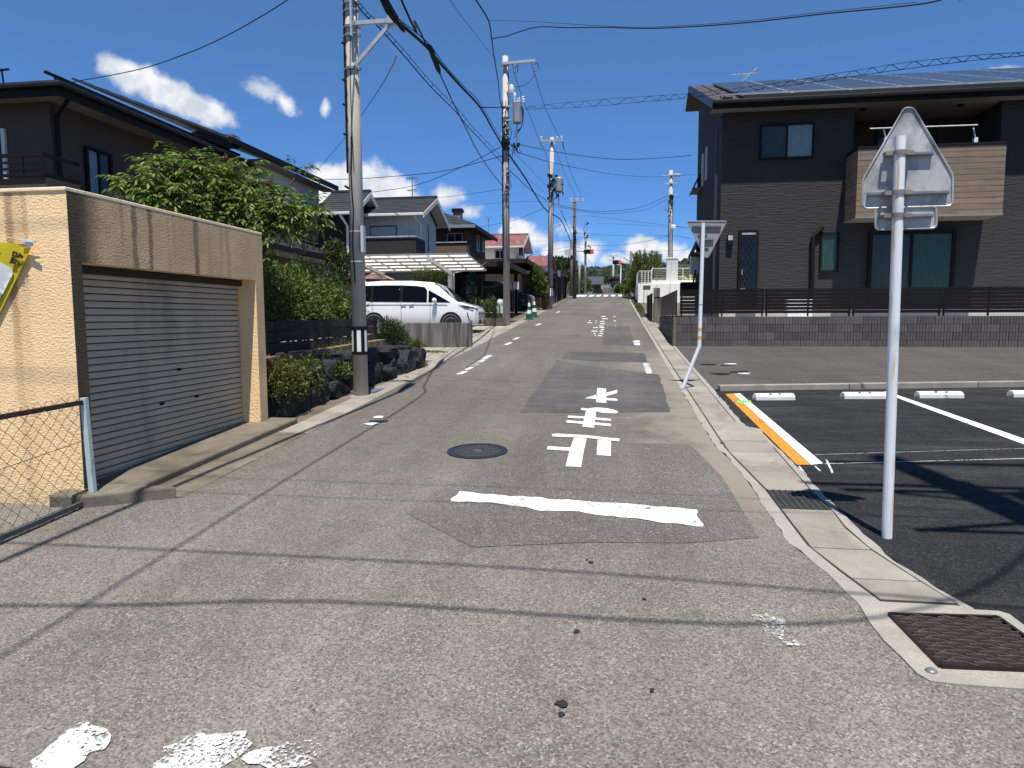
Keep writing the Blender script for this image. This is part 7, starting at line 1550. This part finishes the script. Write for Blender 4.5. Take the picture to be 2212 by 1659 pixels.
cable('long thin wire from the fourth pole right past the right-hand pole', .010, [(1264, 465), (1369, 478), (1481, 491)], 52.8, 52); cable('faint wire under the long thin wire at the fourth pole', .007, [(1290, 482), (1396, 487), (1480, 493)], 52.8, 52)
cable('wire rising from the crossing to the right-hand pole', .011, [(1250, 527), (1279, 530), (1342, 529), (1396, 521), (1443, 510)], 65, 50.3); cable('level wire above the nearer traffic light to the right', .010, [(1250, 503), (1279, 506), (1369, 510), (1443, 509)], 65, 50.3); cable('level wire across the crossing at the height of the nearer traffic light', .010, [(1240, 533), (1282, 540), (1361, 543), (1443, 542), (1489, 538)], 66, 50.3)
cable('wire from the right-hand pole to the charcoal house side, at the lamp', .008, [(1454, 489), (1481, 491), (1500, 492)], 50, 30); cable('low wire from the right-hand pole to the charcoal house side', .010, [(1453, 509), (1470, 511), (1494, 516)], 50, 29)
cable('thin wire from the second pole left above the grey house roof', .007, [(1084, 409), (1006, 420), (933, 428), (800, 438)], 25.2, 40); cable('thin level wire between the third pole and the hipped roof', .007, [(1182, 436), (1110, 436), (1009, 444)], 36.9, 45); cable('wire from the third pole down left to the pink roofed house', .010, [(1174, 450), (1110, 476), (1036, 491)], 36.9, 47)
cable('curving black cable from the third pole bracket down to the fourth pole', .016, [(1212, 455), (1222, 478), (1235, 505), (1241, 512)], 37, 52.9); cable('thin cable drooping from the fourth pole to the signal pole', .012, [(1243, 512), (1252, 535), (1264, 550), (1280, 575), (1290, 590)], 53, 75); cable('slack wire pair between the pink house and the fourth pole', .009, [(1120, 520), (1180, 521), (1237, 519)], 55, 54); cable('low wire behind the third pole at roof height', .009, [(1118, 548), (1180, 541), (1237, 532)], 55, 54); cable('lowest thin wire behind the third pole above the pink annex', .007, [(1118, 552), (1180, 548), (1237, 540)], 56, 55)
cable('thin slanting wire from the second pole down behind the third pole', .006, [(1103, 345), (1140, 385), (1182, 420)], 25.2, 36.9); cable('second thin slanting wire beside it between the second and third poles', .006, [(1115, 335), (1150, 370), (1183, 404)], 25.2, 36.9)
# cables crossing over the photographer's head; their shadows lie across the foreground
cable('street-crossing cable overhead whose shadow is the farther line on the asphalt', .013, [(-9, 1.75, 6.9), (-3.6, 1.98, 6.55), (-.1, 2.02, 6.45), (1.9, 1.88, 6.5), (3.72, 1.75, 6.6), (9, 1.6, 7.2)])
cable('street-crossing cable overhead whose shadow is the nearer line on the asphalt', .016, [(-9, .3, 7.0), (-2.9, 1.12, 6.5), (-1.1, 1.42, 6.45), (1.9, 1.58, 6.5), (3.72, 3.1, 7.0)])
cable('faint overhead cable behind the others, shadow by the stop line', .006, [(-6, 3.1, 7.0), (0, 3.2, 6.6), (3.7, 3.2, 6.9)]); cable('second faint overhead cable, shadow just beyond the stop line', .005, [(-6, 3.5, 7.0), (0, 3.6, 6.7), (3.7, 3.25, 7.1)])

# ================================================================== BEYOND THE CROSSING
ZF = gz(90)
DTILE = mat('far_grey_tile', (.115, .12, .125), .6, .3, 0, (1, .1)); FARW = mat('far_plaster', (.42, .40, .36), .9, noise=(.6, .1)); FARB = mat('far_brown', (.07, .055, .048), .9)
def fhouse(label, u0, u1, vr, ve, Y, dep, wall, tile, zb=ZF, base=None):
    a, b, r = aY(u0, ve, Y), aY(u1, ve, Y), aY((u0+u1)/2, vr, Y+dep/2); t = thing('house', label, 'house', (a.x, Y, zb))
    MB().box(a.x+.4, Y+.5, zb-1, b.x-.4, Y+dep-.5, a.z).build('wall', wall, t); rf = MB(); courses(rf, a.x, b.x, Y, a.z, Y+dep/2, r.z, 6, .1, .05); courses(rf, a.x, b.x, Y+dep, a.z, Y+dep/2, r.z, 3, .1); rf.build('roof', tile, t)
    MB().prism([(b.x-.41, Y+.5, a.z), (b.x-.41, Y+dep-.5, a.z), (b.x-.41, Y+dep/2, r.z-.2)], (-.2, 0, 0)).build('gable_wall', wall, t)
    w = (b.x-a.x); 
    for k in range(3): x = a.x+w*(.2+.28*k); window(t, '-y', Y+.5, x, x+w*.14, zb+1.0, zb+2.0, 2, FR_W, GL_D, None, .06, .05)
    return t
fhouse('far grey tiled house straight up the road beyond the crossing', 1262, 1303, 598, 614, 96, 9, FARB, DTILE); fhouse('far pale roofed low house right of the grey tiled one', 1298, 1321, 616, 628, 92, 7, FARB, mat('far_pale_roof', (.30, .29, .28), .7))
h_ = thing('house', 'far two-tone house, brown above white, right of the road end', 'house', (aY(1330, 620, 94).x, 94, ZF)); p, q = aY(1327, 613, 94), aY(1358, 597, 94); MB().box(p.x, 94, p.z, q.x, 101, q.z-.25).build('upper_storey', mat('far_brown_light', (.13, .095, .08), .9), h_); MB().box(p.x-.6, 93.6, q.z-.249, q.x+.4, 101.5, q.z).build('roof', mat('far_red_brown_roof', (.10, .05, .045), .8), h_); MB().box(p.x-.1, 93.2, ZF-1, q.x-.8, 100, p.z-.001).build('ground_storey', FARW, h_); window(h_, '-y', 93.2, p.x+.4, q.x-1.6, ZF+.2, ZF+1.6, 2, FR_B, GL_D, None, .08, .06); window(h_, '-y', 94, p.x+1, q.x-2, p.z+.3, q.z-.7, 2, FR_W, GL_D, None, .06, .06)
fhouse('grey roofed house far right behind the terrace', 1468, 1500, 571, 577, 110, 9, FARW, mat('far_brown_roof', (.16, .12, .11), .8))
def farcar(label, u0, u1, v1, Y, col):
    a, b = aY(u0, v1, Y), aY(u1, v1, Y); w = b.x-a.x; t = thing('parked_car', label, 'car', (a.x, Y, gz(Y)), 'cars at the far crossing')
    mb = MB(); pr_ = [(0, .25), (0, .75), (w*.1, .85), (w*.24, .9), (w*.36, 1.35), (w*.70, 1.38), (w*.86, .92), (w, .8), (w, .25)]; mb.prism([(x, 0, z) for x, z in pr_], (0, 1.6, 0)); mb.build('body', mat(label[:12].replace(' ', '_'), col, .3, .5, .2, coat=.4), t, local=True, bevel=.06)
    MB().prism([(w*.27, -.01, .92), (w*.37, -.01, 1.28), (w*.69, -.01, 1.3), (w*.82, -.01, .94)], (0, .008, 0)).build('side_window', GL_D, t, local=True)
    for x in (w*.2, w*.8): MB().tube([(x, -.03, .3), (x, .15, .3)], .3, 14).build('wheel', RUB, t, local=True)
farcar('dark car waiting at the far crossing', 1281, 1301, 634, 80, (.02, .02, .022)); farcar('pale grey car in front of the far houses', 1268, 1284, 632, 90, (.4, .4, .4))
wl = MB().box(aY(1303, 630, 86).x, 86, gz(86), aY(1325, 630, 86).x, 86.2, gz(86)+1.2).build('wall', CONC_S); tag(wl, 'low grey garden wall beyond the crossing right of the dark car', 'wall')
for lab, u, v0, v1, Y, w, lm in (('grey-green tree left of the signal pole beyond the crossing', 1254, 600, 635, 84, 1.1, L_HED), ('dark tree behind the far grey roofed house', 1312, 604, 630, 112, 2.4, L_TREE), ('small garden tree before the two-tone far house', 1343, 615, 632, 90, .8, L_HED), ('dark leafy tree beside the terrace far end', 1356, 604, 634, 74, .6, L_HED), ('round dark tree above the tin shed', 1196, 560, 580, 75, 2.2, L_TREE), ('broad dark tree left of the fourth pole', 1222, 588, 606, 90, 1.3, L_TREE), ('yellow-green garden tree far right behind the railing', 1475, 583, 600, 75, 2.2, L_HED), ('second garden tree behind the railing left of the pale pillar', 1425, 585, 604, 78, 1.6, L_HED)):
    c0, c1 = aY(u, v1, Y), aY(u, v0, Y); t = thing('tree', lab, 'tree', (c0.x, Y, gz(Y))); h = c1.z-c0.z; cz = (c0.z+c1.z)/2
    trunk(t, [(c0.x, Y, gz(Y)-.3), (c0.x, Y, cz)], .12, .06); bush(t, [((c0.x, Y, cz), (w, w, h*.5)), ((c0.x-w*.4, Y, cz-h*.1), (w*.6, w*.6, h*.34)), ((c0.x+w*.4, Y+.3, cz+h*.08), (w*.6, w*.6, h*.36))], 1500, .30*max(w, 1)**.5, .09, lm, 'crown', inner=.5)
# wooded hills closing the view
def hilltop(x, y):
    u = proj_u(x, y); return float(np.interp(u, [-800, 300, 900, 1150, 1190, 1215, 1250, 1290, 1330, 1360, 1400, 1440, 1480, 1500, 1700, 2600], [650, 640, 600, 575, 570, 590, 594, 597, 594, 590, 590, 592, 583, 582, 600, 640]))
def proj_u(x, y):
    d = Vector((x, y, 0)); return PCX+FPX*(d.dot(CR))/max(d.dot(CW), 1)
hm = MB(); nx, ny = 90, 10
for j in range(ny+1):
    for i in range(nx+1):
        x = -700+1500*i/nx; y = 260+300*j/ny; s_ = j/ny; top = max(EYE+(685-hilltop(x, y))/FPX*540*.98, 6)
        hm.v.append((x, y, gz(100)-1+(top-gz(100))*(math.sin(min(s_*1.15, 1)*math.pi/2))**1.3))
for j in range(ny):
    for i in range(nx): a = j*(nx+1)+i; hm.f.append((a, a+1, a+nx+2, a+nx+1))
structure(hm.build('hills', mat('hill_undergrowth', (.020, .032, .014), .95, noise=(.05, .3)), smooth=True))
fv, ff = [], []; rs = np.random.RandomState(5); base_ico = MB().ball((0, 0, 0), 1., 6, 4); bv = np.array(base_ico.v); bfc = [tuple(f) for f in base_ico.f]
for k in range(5200):
    x = rs.uniform(-260, 330); j = rs.rand()**.8; y = 265+290*j
    top = max(EYE+(685-hilltop(x, y))/FPX*540*.98, 6); z = gz(100)-1+(top-gz(100))*(math.sin(min(j*1.15, 1)*math.pi/2))**1.3
    r = rs.uniform(1.6, 3.4); b = len(fv)*len(bv); q = bv*np.array((r, r, r*rs.uniform(.8, 1.5)))*(1+rs.uniform(-.22, .22, (len(bv), 1)))+np.array((x, y, z+r*.3)); fv.append(q); ff += [tuple(b+i for i in f) for f in bfc]
me = bpy.data.meshes.new('forest'); me.from_pydata(np.concatenate(fv).tolist(), [], ff); me.materials.append(mat('forest_crowns', (.046, .068, .042), .9, .1, 0, (.4, .35), (1.2, .5), island=.4)); o = bpy.data.objects.new('forest', me); COL.objects.link(o); o['kind'] = 'stuff'
